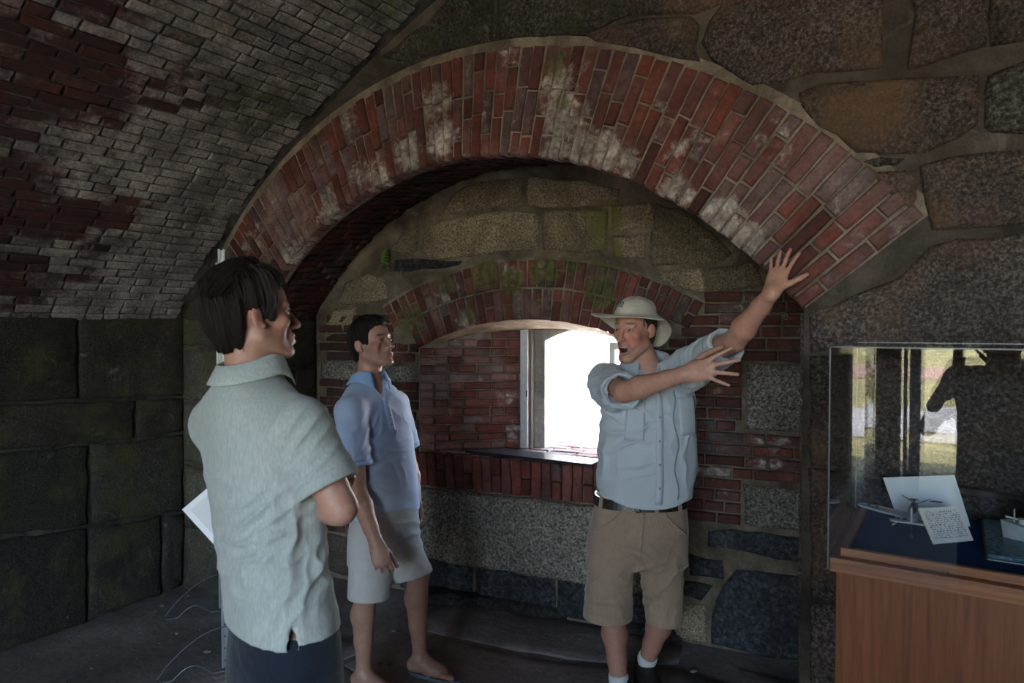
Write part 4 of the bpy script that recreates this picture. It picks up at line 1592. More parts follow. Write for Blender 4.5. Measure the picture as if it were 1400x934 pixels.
def grow_hand(v, wrist, d, palm, thumb_sign, s=1.0, spread=(12, 4, -4, -13), curl=((10, 12, 8),) * 4, thumb=(42, 10, 15), k=0.0035, thumb_lift=0.25):
    """d: wrist to knuckles; palm: normal out of the palm; thumb_sign: +1 when the thumb lies along cross(d, palm)"""
    d, palm = unit(d), np.asarray(palm, float)
    palm = unit(palm - d * (palm @ d))
    t = np.cross(d, palm) * thumb_sign
    L = [(0.043, 0.026, 0.021), (0.048, 0.030, 0.022), (0.044, 0.028, 0.021), (0.034, 0.021, 0.019)]
    kn = [(0.090, 0.029), (0.094, 0.0095), (0.089, -0.0105), (0.080, -0.0285)]
    W = np.asarray(wrist, float)
    fr = [0.0090, 0.0092, 0.0088, 0.0078]
    v.add(Cone(W - d * 0.01, W + d * 0.03 * s, 0.026 * s, 0.028 * s, palm, 0.62), 0.02)
    v.add(Cone(W + d * 0.020 * s, W + d * 0.074 * s, 0.033 * s, 0.036 * s, palm, 0.40), 0.012)
    for (kd, kt), r in zip(kn, fr):
        v.add(Cone(W + (d * 0.030 + t * kt * 0.55) * s, W + (d * kd + t * kt) * s - palm * 0.001, 0.0115 * s, r * 1.12 * s), 0.010)
    v.add(Cone(W + (d * 0.022 + t * 0.020) * s + palm * 0.006 * s, W + (d * 0.052 + t * 0.030) * s + palm * 0.010 * s, 0.015 * s, 0.012 * s), 0.012)
    v.add(Cone(W + (d * 0.022 - t * 0.020) * s + palm * 0.005 * s, W + (d * 0.060 - t * 0.026) * s + palm * 0.005 * s, 0.013 * s, 0.011 * s), 0.012)
    tips = []
    for i in range(4):
        p = W + (d * kn[i][0] + t * kn[i][1]) * s
        sp = math.radians(spread[i])
        dd = d * math.cos(sp) + t * math.sin(sp)
        ang = 0
        r = fr[i] * s
        for j in range(3):
            ang += math.radians(curl[i][j])
            q = p + (dd * math.cos(ang) + palm * math.sin(ang)) * L[i][j] * s
            v.add(Cone(p, q, r, r * 0.90), k if j else 0.006)
            p, r = q, r * 0.90
        tips.append(p)
    a0, a1, a2 = thumb
    p = W + (d * 0.026 + t * 0.026) * s + palm * 0.006 * s
    ang = math.radians(a0)
    for ln, da, r0, r1 in ((0.040, 0, 0.0130, 0.0112), (0.034, a1, 0.0108, 0.0098), (0.028, a2, 0.0098, 0.0082)):
        ang -= math.radians(da)
        q = p + (d * math.cos(ang) + t * math.sin(ang) + palm * thumb_lift) * ln * s
        v.add(Cone(p, q, r0 * s, r1 * s), 0.006)
        p = q
    tips.append(p)
    return tips


def grow_arm(v, sh, el, wr, s=1.0, bulge=None):
    sh, el, wr = (np.asarray(q, float) for q in (sh, el, wr))
    v.add(Cone(sh, sh + (el - sh) * 0.5, 0.054 * s, 0.050 * s), 0.02)
    v.add(Cone(sh + (el - sh) * 0.5, el, 0.050 * s, 0.040 * s), 0.015)
    f = wr - el
    v.add(Cone(el, el + f * 0.28, 0.040 * s, 0.0445 * s), 0.015)
    v.add(Cone(el + f * 0.28, el + f * 0.72, 0.0445 * s, 0.0325 * s), 0.015)
    v.add(Cone(el + f * 0.72, wr, 0.0325 * s, 0.0265 * s), 0.015)
    back_ = unit(el - (sh + wr) / 2)
    v.add(Ell(el + back_ * 0.022 * s, np.array([0.020, 0.020, 0.020]) * s), 0.02)


def grow_leg(v, hip, kn, an, fwd, s=1.0):
    hip, kn, an, fwd = (np.asarray(q, float) for q in (hip, kn, an, fwd))
    v.add(Cone(hip, hip + (kn - hip) * 0.6, 0.080 * s, 0.068 * s), 0.03)
    v.add(Cone(hip + (kn - hip) * 0.6, kn, 0.070 * s, 0.056 * s), 0.02)
    v.add(Ell(kn + fwd * 0.022, np.array([0.036, 0.036, 0.046]) * s), 0.025)
    f = an - kn
    v.add(Cone(kn, kn + f * 0.30 - fwd * 0.016, 0.052 * s, 0.057 * s), 0.02)
    v.add(Cone(kn + f * 0.30 - fwd * 0.016, kn + f * 0.62 - fwd * 0.008, 0.057 * s, 0.043 * s), 0.02)
    v.add(Cone(kn + f * 0.62 - fwd * 0.008, an, 0.043 * s, 0.034 * s), 0.02)
    v.add(Cone(kn + fwd * 0.02, an + fwd * 0.004, 0.036 * s, 0.026 * s), 0.02)
    side = np.cross(unit(f), fwd)
    for q in (-1, 1):
        v.add(Ell(an + side * q * 0.030 * s, np.array([0.014, 0.014, 0.017]) * s), 0.012)


def grow_foot(v, an, fwd, s=1.0, sole=0.0, out=1):
    """bare foot; out: +1 when the little toe lies along cross(fwd, up)"""
    fwd = unit(A(fwd[0], fwd[1], 0))
    up = A(0, 0, 1)
    sd = np.cross(fwd, up) * out
    g = A(an[0], an[1], sole)
    v.add(Cone(an, g - fwd * 0.030 * s + up * 0.032 * s, 0.036 * s, 0.032 * s), 0.02)
    v.add(Cone(g - fwd * 0.035 * s + up * 0.030 * s, g + fwd * 0.05 * s + up * 0.028 * s, 0.030 * s, 0.030 * s), 0.02)
    v.add(Cone(an + fwd * 0.012 - up * 0.02 * s, g + fwd * 0.120 * s + up * 0.026 * s, 0.036 * s, 0.024 * s), 0.025)
    v.add(Cone(g + fwd * 0.06 * s + up * 0.022 * s - sd * 0.012 * s, g + fwd * 0.140 * s + up * 0.018 * s - sd * 0.018 * s, 0.028 * s, 0.020 * s), 0.02)
    v.add(Cone(g + fwd * 0.05 * s + up * 0.020 * s + sd * 0.016 * s, g + fwd * 0.125 * s + up * 0.016 * s + sd * 0.026 * s, 0.024 * s, 0.016 * s), 0.02)
    for i in range(5):
        o = (-0.030 + 0.0165 * i + (0.004 if i else -0.002)) * s
        l0, l1 = (0.135 - 0.006 * i) * s, (0.188 - 0.011 * i - (0.0 if i < 2 else 0.004 * (i - 1))) * s
        r = (0.0125 if i == 0 else 0.0085) * s
        v.add(Cone(g + fwd * l0 + sd * o + up * (r + 0.006), g + fwd * l1 + sd * o + up * (r + 0.001), r * 1.1, r), 0.006)
    v.cut(lambda X, Y, Z: (sole - Z) + 0 * X + 0 * Y)


def hair_cap(H, base, parent, mat, r=(0.085, 0.106, 0.094), c=(0, -0.016, 0.036), nape=-0.085, front=0.074, burn=-0.012, h=0.0035, rough=0.0035, lift=0.0, top=0.0, crown=(0, -0.045, 0.10)):
    lo, hi = H.c - 0.19 * H.s, H.c + 0.19 * H.s
    v = Vol(lo, hi, h)
    X, Y, Z = np.meshgrid(*v.ax, indexing='ij')
    P = np.stack([X.ravel(), Y.ravel(), Z.ravel()], 1)
    q = H.loc(P)
    x, y, z = q[:, 0], q[:, 1], q[:, 2]
    def ell(c_, r_):
        w = (q - A(*c_)) / A(*r_)
        k0 = np.sqrt((w ** 2).sum(1))
        k1 = np.sqrt(((w / A(*r_)) ** 2).sum(1)) + 1e-9
        return k0 * (k0 - 1) / k1
    d = ell(c, r)
    if top:
        d = smin(d, ell((0, 0.020, 0.075 + top), (0.062, 0.070, 0.045)), 0.03)
    d = smin(d, ell((0, -0.055, -0.02), (0.066, 0.052, 0.085)), 0.03)
    zm = np.interp(y, [-0.16, -0.050, -0.040, -0.031, 0.001, 0.006, 0.036, 0.044, 0.058, 0.072, 0.14],
                   [nape, nape, -0.035, 0.014, 0.016, burn, burn + 0.006, 0.030, 0.050, front, front + 0.008])
    edge = (zm - z) * 0.75
    n = vnoise(q * A(60, 60, 14), 5) * 0.004 + vnoise(q * A(140, 140, 30), 9) * 0.002
    d = np.maximum(d, edge + n)
    cr = A(*crown)
    rel = q - cr
    phi = np.arctan2(rel[:, 0], rel[:, 1])
    th = np.linalg.norm(rel, axis=1)
    ring = np.stack([np.cos(phi) * 9, np.sin(phi) * 9, th * 14], 1)
    d = d + rough * vnoise(ring, 3) + rough * 0.6 * vnoise(ring * A(2.6, 2.6, 1.3), 8)
    v.g = (d * H.s).reshape(X.shape).astype(np.float32)
    V, F = v.mesh(1)
    ql = H.loc(V) - cr
    ph = np.arctan2(ql[:, 0], ql[:, 1])
    hc = np.stack([ph / 3.2, np.linalg.norm(ql, axis=1) * 8, np.zeros(len(V))], 1)
    return np_mesh('hair', V, F, mat, base, parent, extra={'hc': hc})


def locks(H, base, parent, mat, items, name='hair_lock'):
    """tapered strands that break the outline of the hair; items: list of point lists in head coordinates with a width"""
    bm = bmesh.new()
    for pts, w in items:
        n = len(pts)
        bm_tube(bm, [H.w(*p) - np.asarray(base) for p in pts], [w * H.s * (1 - 0.85 * (i / (n - 1)) ** 1.5) for i in range(n)], n=6, flat=0.5)
    o = link_bm(name, bm, mat, parent, smooth=True)
    return o


def collar(base, parent, mat, c, right, fwd, rx, ry, tilt_up, open_ang=24, stand=0.026, fall=0.045, point=0.030, flare=0.022, spread=30, name='collar', lift_back=0.018, thick=0.003):
    """shirt collar: stand band, then the folded leaf ending in two points"""
    c, right, fwd = np.asarray(c, float), np.asarray(right, float), np.asarray(fwd, float)
    n = 40
    rows = []
    for i in range(n + 1):
        u = -1 + 2 * i / n
        a = math.radians(180 - open_ang) * u                                # 0 = nape, +-156 = beside the throat
        s_, c_ = math.sin(a), -math.cos(a)
        dirv = right * s_ * rx + fwd * c_ * ry
        outw = unit(right * s_ / rx + fwd * c_ / ry)
        zb = tilt_up * (-c_) + lift_back * (1 - abs(u)) ** 0.8
        e = max(0, (abs(u) - 0.72) / 0.28)
        b = c + dirv + A(0, 0, zb)
        tan = unit(right * math.cos(a) * rx * np.sign(u) + fwd * math.sin(a) * ry * np.sign(u)) if u != 0 else right * 0
        st = stand * (1 - 0.65 * e)
        row = [b - outw * 0.004 - A(0, 0, 0.01), b + A(0, 0, st * 0.6), b + outw * 0.004 + A(0, 0, st), b + outw * 0.010 + A(0, 0, st * 0.9)]
        fl = fall + point * e ** 1.5
        back_off = tan * (point * 0.35 * e)
        for q in (0.4, 0.7, 1.0):
            row.append(b + outw * (0.010 + flare * q) + A(0, 0, st * 0.9 - fl * q) + back_off * q + fwd * 0.006 * e * q)
        rows.append(row)
    V = np.array([p for r in rows for p in r])
    m = len(rows[0])
    F = np.array([(i * m + j, (i + 1) * m + j, (i + 1) * m + j + 1, i * m + j + 1) for i in range(n) for j in range(m - 1)])
    o = np_mesh(name, V, F, mat, base, parent)
    md = o.modifiers.new('thickness', 'SOLIDIFY')
    md.thickness = thick
    md.offset = 0
    return o


def folds(V, N, specs):
    """cloth creases: each spec = (centre, across direction, along direction, wavelength, amplitude, radius across, radius along, phase, bend)"""
    D = np.zeros(len(V))
    for i, (c, ac, al, wl, amp, ra, rl, ph, bend) in enumerate(specs):
        q = V - np.asarray(c)
        u, w = q @ unit(ac), q @ unit(al)
        r2 = (u / ra) ** 2 + (w / rl) ** 2
        m = r2 < 6
        if not m.any():
            continue
        u, w, Vm = u[m], w[m], V[m]
        u = u + bend * w * w + wl * 0.45 * vnoise(Vm * 7, i * 3 + 1) + wl * 0.2 * vnoise(Vm * 19, i * 3 + 2)
        mod = np.clip(0.55 + 0.9 * vnoise(Vm * 8, i * 3 + 40), 0, 1.3)
        s = np.abs(np.sin(PI * u / (wl * 0.72) + ph))
        D[m] += 1.25 * amp * np.exp(-r2[m]) * mod * (1.3 * (1 - s) ** 1.3 - 0.45)
    return V + N * D[:, None]
# ------------------------------------------------------------------ camera-aligned directions used to pose the three men
RT, FWD, UPZ = A(*_R), A(*_fh), A(0, 0, 1)
def cdir(x, away, z=0.0): return unit(RT * x + FWD * away + UPZ * z)
SKIN_A = A(0.54, 0.285, 0.215)


def uniform_cols(V, col): return np.tile(np.asarray(col, float), (len(V), 1))


# ================================================================== the guide in the sun hat
M_GSHIRT = cloth_mat('blue_grey_shirt', (0.45, 0.49, 0.53), (0.50, 0.54, 0.58), 900, 0.0, 0.8, 0.30, 9)
M_SEAM = plain('seam_thread', (0.20, 0.26, 0.29), 0.8)
M_TEE = cloth_mat('white_undershirt', (0.48, 0.49, 0.50), (0.56, 0.57, 0.58), 900, 0, 0.85, 0.2)
M_KHAKI = cloth_mat('brown_canvas', (0.29, 0.205, 0.145), (0.37, 0.265, 0.19), 600, 0.25, 0.9, 0.5, 12)
M_HAT = cloth_mat('beige_hat_cloth', (0.52, 0.47, 0.38), (0.60, 0.55, 0.45), 800, 0, 0.85, 0.35, 22)
M_LEATHER = plain('dark_leather', (0.022, 0.016, 0.014), 0.38, 0.5, grain=0.3, gscale=80, bump=0.2)
M_BRASS = plain('brass', (0.55, 0.38, 0.16), 0.3, 0.5, metallic=1.0)
M_HAIRG = hair_mat('brown_hair', (0.020, 0.013, 0.009), (0.060, 0.038, 0.024))


def build_guide():
    base = at(872, 945, 3.08)
    base[2] = 0.0
    f = cdir(-0.10, -0.99)
    r = np.cross(f, UPZ)
    st = [(at(x, y, d), rx, rf, rb) for x, y, d, rx, rf, rb in (
        (886, 502, 3.00, .070, .062, .065), (886, 509, 3.00, .130, .080, .085), (886, 521, 3.00, .185, .108, .105), (886, 545, 3.00, .200, .132, .118),
        (885, 575, 3.00, .206, .146, .124), (884, 610, 3.01, .211, .153, .128), (884, 650, 3.02, .215, .158, .132), (881, 700, 3.03, .210, .158, .130), (880, 730, 3.03, .206, .152, .13))]
    torso = Loft(st, r, f, 2.3)
    # joints
    shR, elR, wrR = at(829, 519, 3.03), at(853, 536, 2.70), at(937, 511, 2.50)
    shL, elL, wrL = at(946, 497, 2.87), at(1004, 466, 2.56), at(1056, 399, 2.325)
    H = Head(at(867, 450, 2.95), cdir(-0.66, -0.75, -0.03), UPZ + RT * 0.02, 1.0)
    neck = at(887, 505, 3.0)
    hipR, knR, anR = at(845, 735, 3.08), at(838, 838, 3.03), at(846, 938, 3.02)
    hipL, knL, anL = at(898, 735, 3.10), at(908, 838, 3.09), at(884, 905, 3.20)
    anR[2], anL[2] = 0.10, 0.11
    anR = A(*at(847, 955, 3.02)[:2], 0.10)
    anL = A(*at(883, 915, 3.20)[:2], 0.125)
    # body
    v = Vol(*bbox_of([Cone(at(1056, 399, 2.3), at(1068, 350, 2.3), .10, .10), Cone(base, base, .30, .30), torso, Ell(H.c, [.16] * 3), Cone(elR, at(1015, 510, 2.42), .10, .11)], 0.03), 0.0036)
    tb = Loft([(c, rx * 0.80, rf * 0.66, rb * 0.76) for c, rx, rf, rb in st if c[2] > 0.98], r, f, 2.2)
    v.add(tb, 0.02)
    v.add(Cone(neck - UPZ * 0.02, neck - UPZ * .09 - f * 0.01, 0.064, 0.070), 0.03)
    grow_head(v, H, neck - UPZ * 0.02, mouth_open=0.021, neck_r=0.062, jaw=1.0)
    for sh, el, wr in ((shR, elR, wrR), (shL, elL, wrL)):
        v.add(Cone(neck - UPZ * 0.095 - f * 0.015, sh - UPZ * 0.012, 0.048, 0.050), 0.03)
        grow_arm(v, sh, el, wr, 1.0)
    # right hand: back to the camera, fingers spread to the right
    dR = unit(at(966, 505, 2.455) - wrR)
    grow_hand(v, wrR, dR, cdir(-0.10, 0.94, -0.20), 1 if np.cross(dR, cdir(-0.10, 0.94, -0.20))[2] > 0 else -1, 1.03, spread=(17, 0, -17, -34), curl=((2, 6, 4), (2, 8, 6), (4, 10, 8), (6, 12, 8)), thumb=(40, 14, 10), thumb_lift=0.9)
    # left hand: palm pressed to the bricks of the arch
    dL = unit(at(1064, 366, 2.325) - wrL + A(0, 0.030, 0))
    pl = A(0.05, 1, -0.25)
    grow_hand(v, wrL, dL, pl, 1 if (np.cross(dL, unit(pl)) @ RT) > 0 else -1, 0.90, spread=(15, 3, -6, -14), curl=((-6, 8, 6), (-4, 8, 6), (-4, 8, 6), (-4, 8, 8)), thumb=(48, 4, 2), thumb_lift=0.10)
    grow_leg(v, hipR, knR, anR, f, 0.98)
    grow_leg(v, hipL, knL, anL, unit(f + RT * -0.1), 0.98)
    V, F = v.mesh(1)
    C = uniform_cols(V, SKIN_A)
    arms = np.minimum(Cone(elR, wrR, .06, .06)(V[:, 0], V[:, 1], V[:, 2]), Cone(elL, wrL, .06, .06)(V[:, 0], V[:, 1], V[:, 2]))
    C = np.where((arms < 0.12)[:, None], A(0.54, 0.285, 0.215), C)
    e = np.exp(-(np.linalg.norm(V - (elR - UPZ * 0.03), axis=1) / 0.045) ** 2)[:, None]
    C = C * (1 - 0.6 * e) + A(0.52, 0.17, 0.125) * 0.6 * e
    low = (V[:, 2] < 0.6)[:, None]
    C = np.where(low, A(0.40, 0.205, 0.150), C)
    C = head_colors(V, C, H, flush=0.62, brow=(0.12, 0.07, 0.045), stubble=0.32, mouth_open=0.021, flush_col=(0.56, 0.17, 0.13), lean=0.004)
    man = np_mesh('person', V, F, M_SKIN, base, None, C)
    tag(man, 'man in a beige sun hat and pale blue-grey shirt, touching the brick arch', 'person', 'visitors and guide')
    eyes(H, base, man, cdir(-0.80, -0.60, 0.0), (0.045, 0.05, 0.055))
    bm = bmesh.new()                                                          # upper teeth just showing
    bm_tube(bm, [H.w(x, y, -0.0745) - base for x, y in ((-0.015, 0.081), (-0.008, 0.0865), (0, 0.088), (0.008, 0.0865), (0.015, 0.081))], 0.0032, n=8)
    link_bm('teeth', bm, plain('teeth', (0.62, 0.56, 0.48), 0.3), man, smooth=True)
    hair_cap(H, base, man, M_HAIRG, r=(0.080, 0.102, 0.088), nape=-0.070, front=0.075, burn=-0.020)

    # ---- shirt
    v = Vol(*bbox_of([torso, Cone(shR, elR, .12, .12), Cone(shL, elL, .12, .12)], 0.10), 0.0045)
    v.add(torso, 0.0)
    v.add(Cone(neck - UPZ * 0.062 - f * 0.02, shR - UPZ * .01, 0.055, 0.072), 0.05)
    v.add(Cone(neck - UPZ * 0.062 - f * 0.02, shL - UPZ * .008, 0.055, 0.068), 0.05)
    dR_, dL_ = unit(elR - shR), unit(elL - shL)
    cuffR = shR + (elR - shR) * 0.86
    cuffL = shL + (elL - shL) * 0.80
    v.add(Cone(shR - UPZ * .008, cuffR - UPZ * 0.005, 0.078, 0.075, cap=dR_), 0.045)
    v.add(Cone(shR - UPZ * .055 - RT * 0.005, shR + (elR - shR) * 0.55 - UPZ * 0.055, 0.055, 0.052), 0.04)
    v.add(Cone(shL - UPZ * .006, cuffL, 0.074, 0.066, cap=dL_), 0.045)
    v.add(Cone(shL - UPZ * .07 + RT * -.01, cuffL - UPZ * 0.035 - RT * 0.02, 0.05, 0.042), 0.05)
    v.add(Cone(at(922, 555, 3.06), at(933, 680, 3.06), 0.050, 0.085, f, 0.75), 0.06)        # loose tail on his left side
    def hem(X, Y, Z):
        u = (X - torso.cx[3]) * r[0] + (Y - torso.cy[3]) * r[1]
        w = (X - torso.cx[3]) * f[0] + (Y - torso.cy[3]) * f[1]
        a = np.clip(np.abs(u) / 0.21, 0, 1.3)
        return (0.925 + 0.060 * a ** 2.4 + 0.06 * np.clip((-u - .16) / .05, 0, 1)) - Z
    v.cut(hem)
    for cuff, dd, sh in ((cuffR, dR_, shR), (cuffL, dL_, shL)):
        v.sub(Cone(cuff - dd * 0.035, cuff + dd * 0.06, 0.052, 0.060), 0.006)
    v.sub(Cone(neck + f * 0.085 + UPZ * 0.03, neck + f * 0.125 - UPZ * 0.075, 0.046, 0.010), 0.01)
    zb = 0.90
    inner = Loft([(c, max(.01, rx - .014), rf - .014, rb - .014) for c, rx, rf, rb in st], r, f, 2.3, zlo=zb, zhi=1.02)
    v.sub(inner, 0.004)
    V, F = v.mesh(1)
    N = vnormals(V, F)
    ctr = at(905, 600, 2.9)
    S = [
        (at(862, 575, 2.85), UPZ + RT * 0.35, RT - UPZ * 0.3, 0.10, 0.0104, 0.09, 0.13, 0.4, 1.2),
        (at(862, 605, 2.85), UPZ - RT * 0.45, RT + UPZ * 0.45, 0.11, 0.0114, 0.09, 0.15, 1.1, 0.6),
        (at(895, 640, 2.85), UPZ - RT * 0.60, RT + UPZ * 0.55, 0.13, 0.0095, 0.10, 0.15, 0.2, 0.4),
        (at(905, 560, 2.85), RT * 0.9 + UPZ * 0.5, UPZ - RT * 0.5, 0.09, 0.0114, 0.08, 0.15, 2.0, 0.5),
        (at(938, 600, 2.95), RT + UPZ * 0.1, UPZ - RT * 0.12, 0.10, 0.011, 0.08, 0.24, 0.7, 0.0),
        (at(828, 610, 2.90), RT, UPZ, 0.11, 0.0114, 0.06, 0.18, 0.3, 0.2),
        (at(965, 487, 2.75), dL_, np.cross(dL_, f), 0.060, 0.0104, 0.10, 0.10, 0.2, 1.0),
        (at(824, 530, 2.95), dR_ + RT * 0.5, UPZ, 0.075, 0.0085, 0.09, 0.09, 0.9, 1.5),
        (at(817, 545, 2.95), UPZ + RT * 0.4, RT, 0.06, 0.0095, 0.06, 0.09, 0.1, 1.0),
        (at(850, 505, 2.88), RT + UPZ * 0.8, UPZ - RT * 0.8, 0.08, 0.0076, 0.06, 0.09, 0.1, 0.6),
        (at(925, 515, 2.85), RT - UPZ * 0.7, UPZ + RT * 0.9, 0.08, 0.0095, 0.09, 0.12, 0.6, 0.5)]
    V = folds(V, N, [(*q_[:4], q_[4] * 1.3, *q_[5:]) for q_ in S])
    shirt = np_mesh('shirt', V, F, M_GSHIRT, base, man)
    for cuff, dd, R_ in ((cuffR, dR_, 0.0735), (cuffL, dL_, 0.066)):          # rolled-up cuffs
        bm = bmesh.new()
        a = unit(np.cross(dd, UPZ))
        b = np.cross(a, dd)
        prev = None
        prof = [(-0.040, -0.004), (-0.038, 0.003), (-0.022, 0.004), (-0.019, 0.002), (-0.015, 0.005), (0.010, 0.005), (0.013, 0.001), (0.010, -0.006), (-0.02, -0.010)]
        rows = []
        for k in range(32):
            an = 2 * PI * k / 32
            o = a * math.cos(an) + b * math.sin(an)
            wob = 0.006 * math.sin(2 * an + 1) + 0.003 * math.sin(5 * an) + 0.002 * math.sin(11 * an)
            rows.append([bm.verts.new(cuff - base + dd * (p + 0.003 * math.sin(4 * an)) + o * (R_ + q + wob) - (UPZ * 0.005 if R_ > .07 else UPZ * 0.0)) for p, q in prof])
        for k in range(32):
            for j in range(len(prof) - 1):
                bm.faces.new((rows[k][j], rows[(k + 1) % 32][j], rows[(k + 1) % 32][j + 1], rows[k][j + 1]))
        link_bm('cuff', bm, M_GSHIRT, shirt, smooth=True)
    collar(base, shirt, M_GSHIRT, neck + UPZ * 0.030 - RT * 0.004, r, f, 0.080, 0.080, 0.010, open_ang=30, fall=0.048, point=0.036, flare=0.034, stand=0.028)
    def on_shirt(z, ang, g=0.004): return torso.point(z, math.radians(ang - 14), g) - base
    bm = bmesh.new()                                                          # button placket
    zz = np.linspace(0.95, 1.44, 20)
    for k in range(19):
        for s0, s1 in ((-5.5, 5.5),):
            q = [on_shirt(zz[k], s0, .0035), on_shirt(zz[k], s1, .0035), on_shirt(zz[k + 1], s1, .0035), on_shirt(zz[k + 1], s0, .0035)]
            bm.faces.new([bm.verts.new(p) for p in q])
    bmesh.ops.remove_doubles(bm, verts=bm.verts, dist=1e-5)
    pk = link_bm('placket', bm, M_GSHIRT, shirt, smooth=True)
    md = pk.modifiers.new('thickness', 'SOLIDIFY'); md.thickness = 0.005; md.offset = 0
    for z in (1.02, 1.12, 1.22, 1.32, 1.42):
        bm = bmesh.new()
        c = on_shirt(z, 0, 0.008)
        bmesh.ops.create_uvsphere(bm, u_segments=10, v_segments=6, radius=0.0055, matrix=Matrix.Translation(c) @ frame((0, 0, 0), r, UPZ, f) @ Matrix.Diagonal((1, 1, .45, 1)))
        link_bm('button', bm, plain('shirt_button', (0.22, 0.27, 0.30), 0.4), pk, smooth=True)
    bm = bmesh.new()                                                          # seam that runs down his left front
    bm_tube(bm, [on_shirt(z, -24 + 3 * math.sin(z * 30), 0.0035) for z in np.linspace(0.97, 1.45, 24)], 0.0028, n=6)
    link_bm('front_seam', bm, M_SEAM, shirt, smooth=True)
    for a0, a1, z0, z1 in ((24, 52, 1.22, 1.38), (-58, -30, 1.24, 1.40)):     # chest pockets with vents
        bm = bmesh.new()
        n = 8
        g = [[bm.verts.new(on_shirt(z0 + (z1 - z0) * j / n, a0 + (a1 - a0) * i / n, 0.004)) for j in range(n + 1)] for i in range(n + 1)]
        for i in range(n):
            for j in range(n):
                bm.faces.new((g[i][j], g[i + 1][j], g[i + 1][j + 1], g[i][j + 1]))
        p = link_bm('pocket', bm, M_GSHIRT, shirt, smooth=True)
        md = p.modifiers.new('thickness', 'SOLIDIFY'); md.thickness = 0.005; md.offset = 0
    bm = bmesh.new()                                                          # small woven mark above the pocket
    for i, (da, dz, w, hgt) in enumerate(((0, 0, 4.2, .005), (5, .004, 3.5, .006), (9.6, .009, 2.4, .010))):
        q = [on_shirt(1.435 + dz, -30 - da, .0105), on_shirt(1.435 + dz, -30 - da - w, .0105), on_shirt(1.435 + dz + hgt, -30 - da - w, .0105), on_shirt(1.435 + dz + hgt, -30 - da, .0105)]
        bm.faces.new([bm.verts.new(p) for p in q])
    link_bm('chest_mark', bm, plain('blue_thread', (0.05, 0.11, 0.30), 0.7), shirt)
    # ---- undershirt at the throat and below the hem
    bm = bmesh.new()
    rows = []
    for i in range(25):
        a = math.radians(-75 + 150 * i / 24)
        o = r * math.sin(a) * 0.070 + f * math.cos(a) * 0.073
        dz = -0.030 * math.cos(a) ** 2
        rows.append([bm.verts.new(neck - base + o * k + UPZ * (dz + z)) for k, z in ((0.97, 0.004), (1.02, -0.006), (1.18, -0.035), (1.30, -0.08))])
    for a_, b_ in zip(rows, rows[1:]):
        for k in range(3):
            bm.faces.new((a_[k], b_[k], b_[k + 1], a_[k + 1]))
    tee = link_bm('undershirt', bm, M_TEE, man, smooth=True)
    md = tee.modifiers.new('thickness', 'SOLIDIFY'); md.thickness = 0.004
    bm = bmesh.new()
    rows = []
    for i in range(49):
        a = 2 * PI * i / 48
        zl = 0.955 - 0.005 * math.cos(a)
        rows.append([bm.verts.new(torso.point(z, a, -0.010) - base) for z in (zl + 0.12, zl + 0.05, zl)])
    for a_, b_ in zip(rows, rows[1:]):
        for k in range(2):
            bm.faces.new((a_[k], b_[k], b_[k + 1], a_[k + 1]))
    link_bm('undershirt_hem', bm, M_TEE, tee, smooth=True)
    # ---- shorts
    wz = 0.945
    wc = at(875, 700, 3.07)
    sst = [(A(wc[0], wc[1], wz), .195, .135, .125), (A(wc[0], wc[1], .90), .200, .140, .130), (A(*at(872, 740, 3.07)[:2], .80), .218, .142, .140), (A(*at(870, 760, 3.07)[:2], .70), .222, .138, .140), (A(*at(870, 765, 3.07)[:2], .64), .222, .13, .13)]
    pel = Loft(sst, r, f, 2.3)
    hmR, hmL = at(831, 843, 3.03), at(908, 851, 3.08)
    v = Vol(*bbox_of([pel, Cone(hmR, hmL, .13, .13)], 0.05), 0.0045)
    v.add(pel, 0.0)
    for hp, hm, ra, rb in ((at(838, 745, 3.07), hmR, .106, .110), (at(903, 745, 3.08), hmL, .106, .082)):
        v.add(Cone(hp, hm, ra, rb, cap=-UPZ), 0.03)
    v.sub(Cone(at(868, 790, 3.05), at(874, 850, 3.05), 0.004, 0.022, f, 8.0), 0.025)
    for hm in (hmR, hmL):
        v.sub(Cone(hm + UPZ * 0.05, hm - UPZ * 0.08, 0.086 if hm is hmR else 0.068, 0.096 if hm is hmR else 0.074), 0.004)
    V, F = v.mesh(1)
    N = vnormals(V, F)
    S = [(at(868, 768, 2.93), UPZ + RT * .6, RT - UPZ * .6, 0.06, 0.009, 0.08, 0.10, .3, 1.0), (at(880, 775, 2.93), UPZ - RT * .7, RT + UPZ * .7, 0.07, 0.009, 0.09, 0.12, .9, .5),
         (at(825, 800, 2.93), RT * .8 + UPZ * .6, UPZ - RT * .5, 0.09, 0.008, 0.10, 0.16, .1, .3), (at(915, 800, 2.98), RT * .8 - UPZ * .4, UPZ + RT * .4, 0.085, 0.010, 0.10, 0.16, .5, .3),
         (at(835, 830, 2.93), UPZ, RT, 0.07, 0.006, 0.07, 0.14, .5, .5), (at(905, 836, 2.98), UPZ + RT * .3, RT, 0.065, 0.006, 0.07, 0.14, .2, .5)]
    V = folds(V, N, S)
    shorts = np_mesh('shorts', V, F, M_KHAKI, base, man)
    def on_sh(z, ang, g=0.003): return pel.point(z, math.radians(ang), g) - base
    bm = bmesh.new()
    bm_tube(bm, [on_sh(z, -2, 0.003) for z in np.linspace(0.90, 0.72, 10)], 0.004, n=6)
    link_bm('fly_seam', bm, M_KHAKI, shorts, smooth=True)
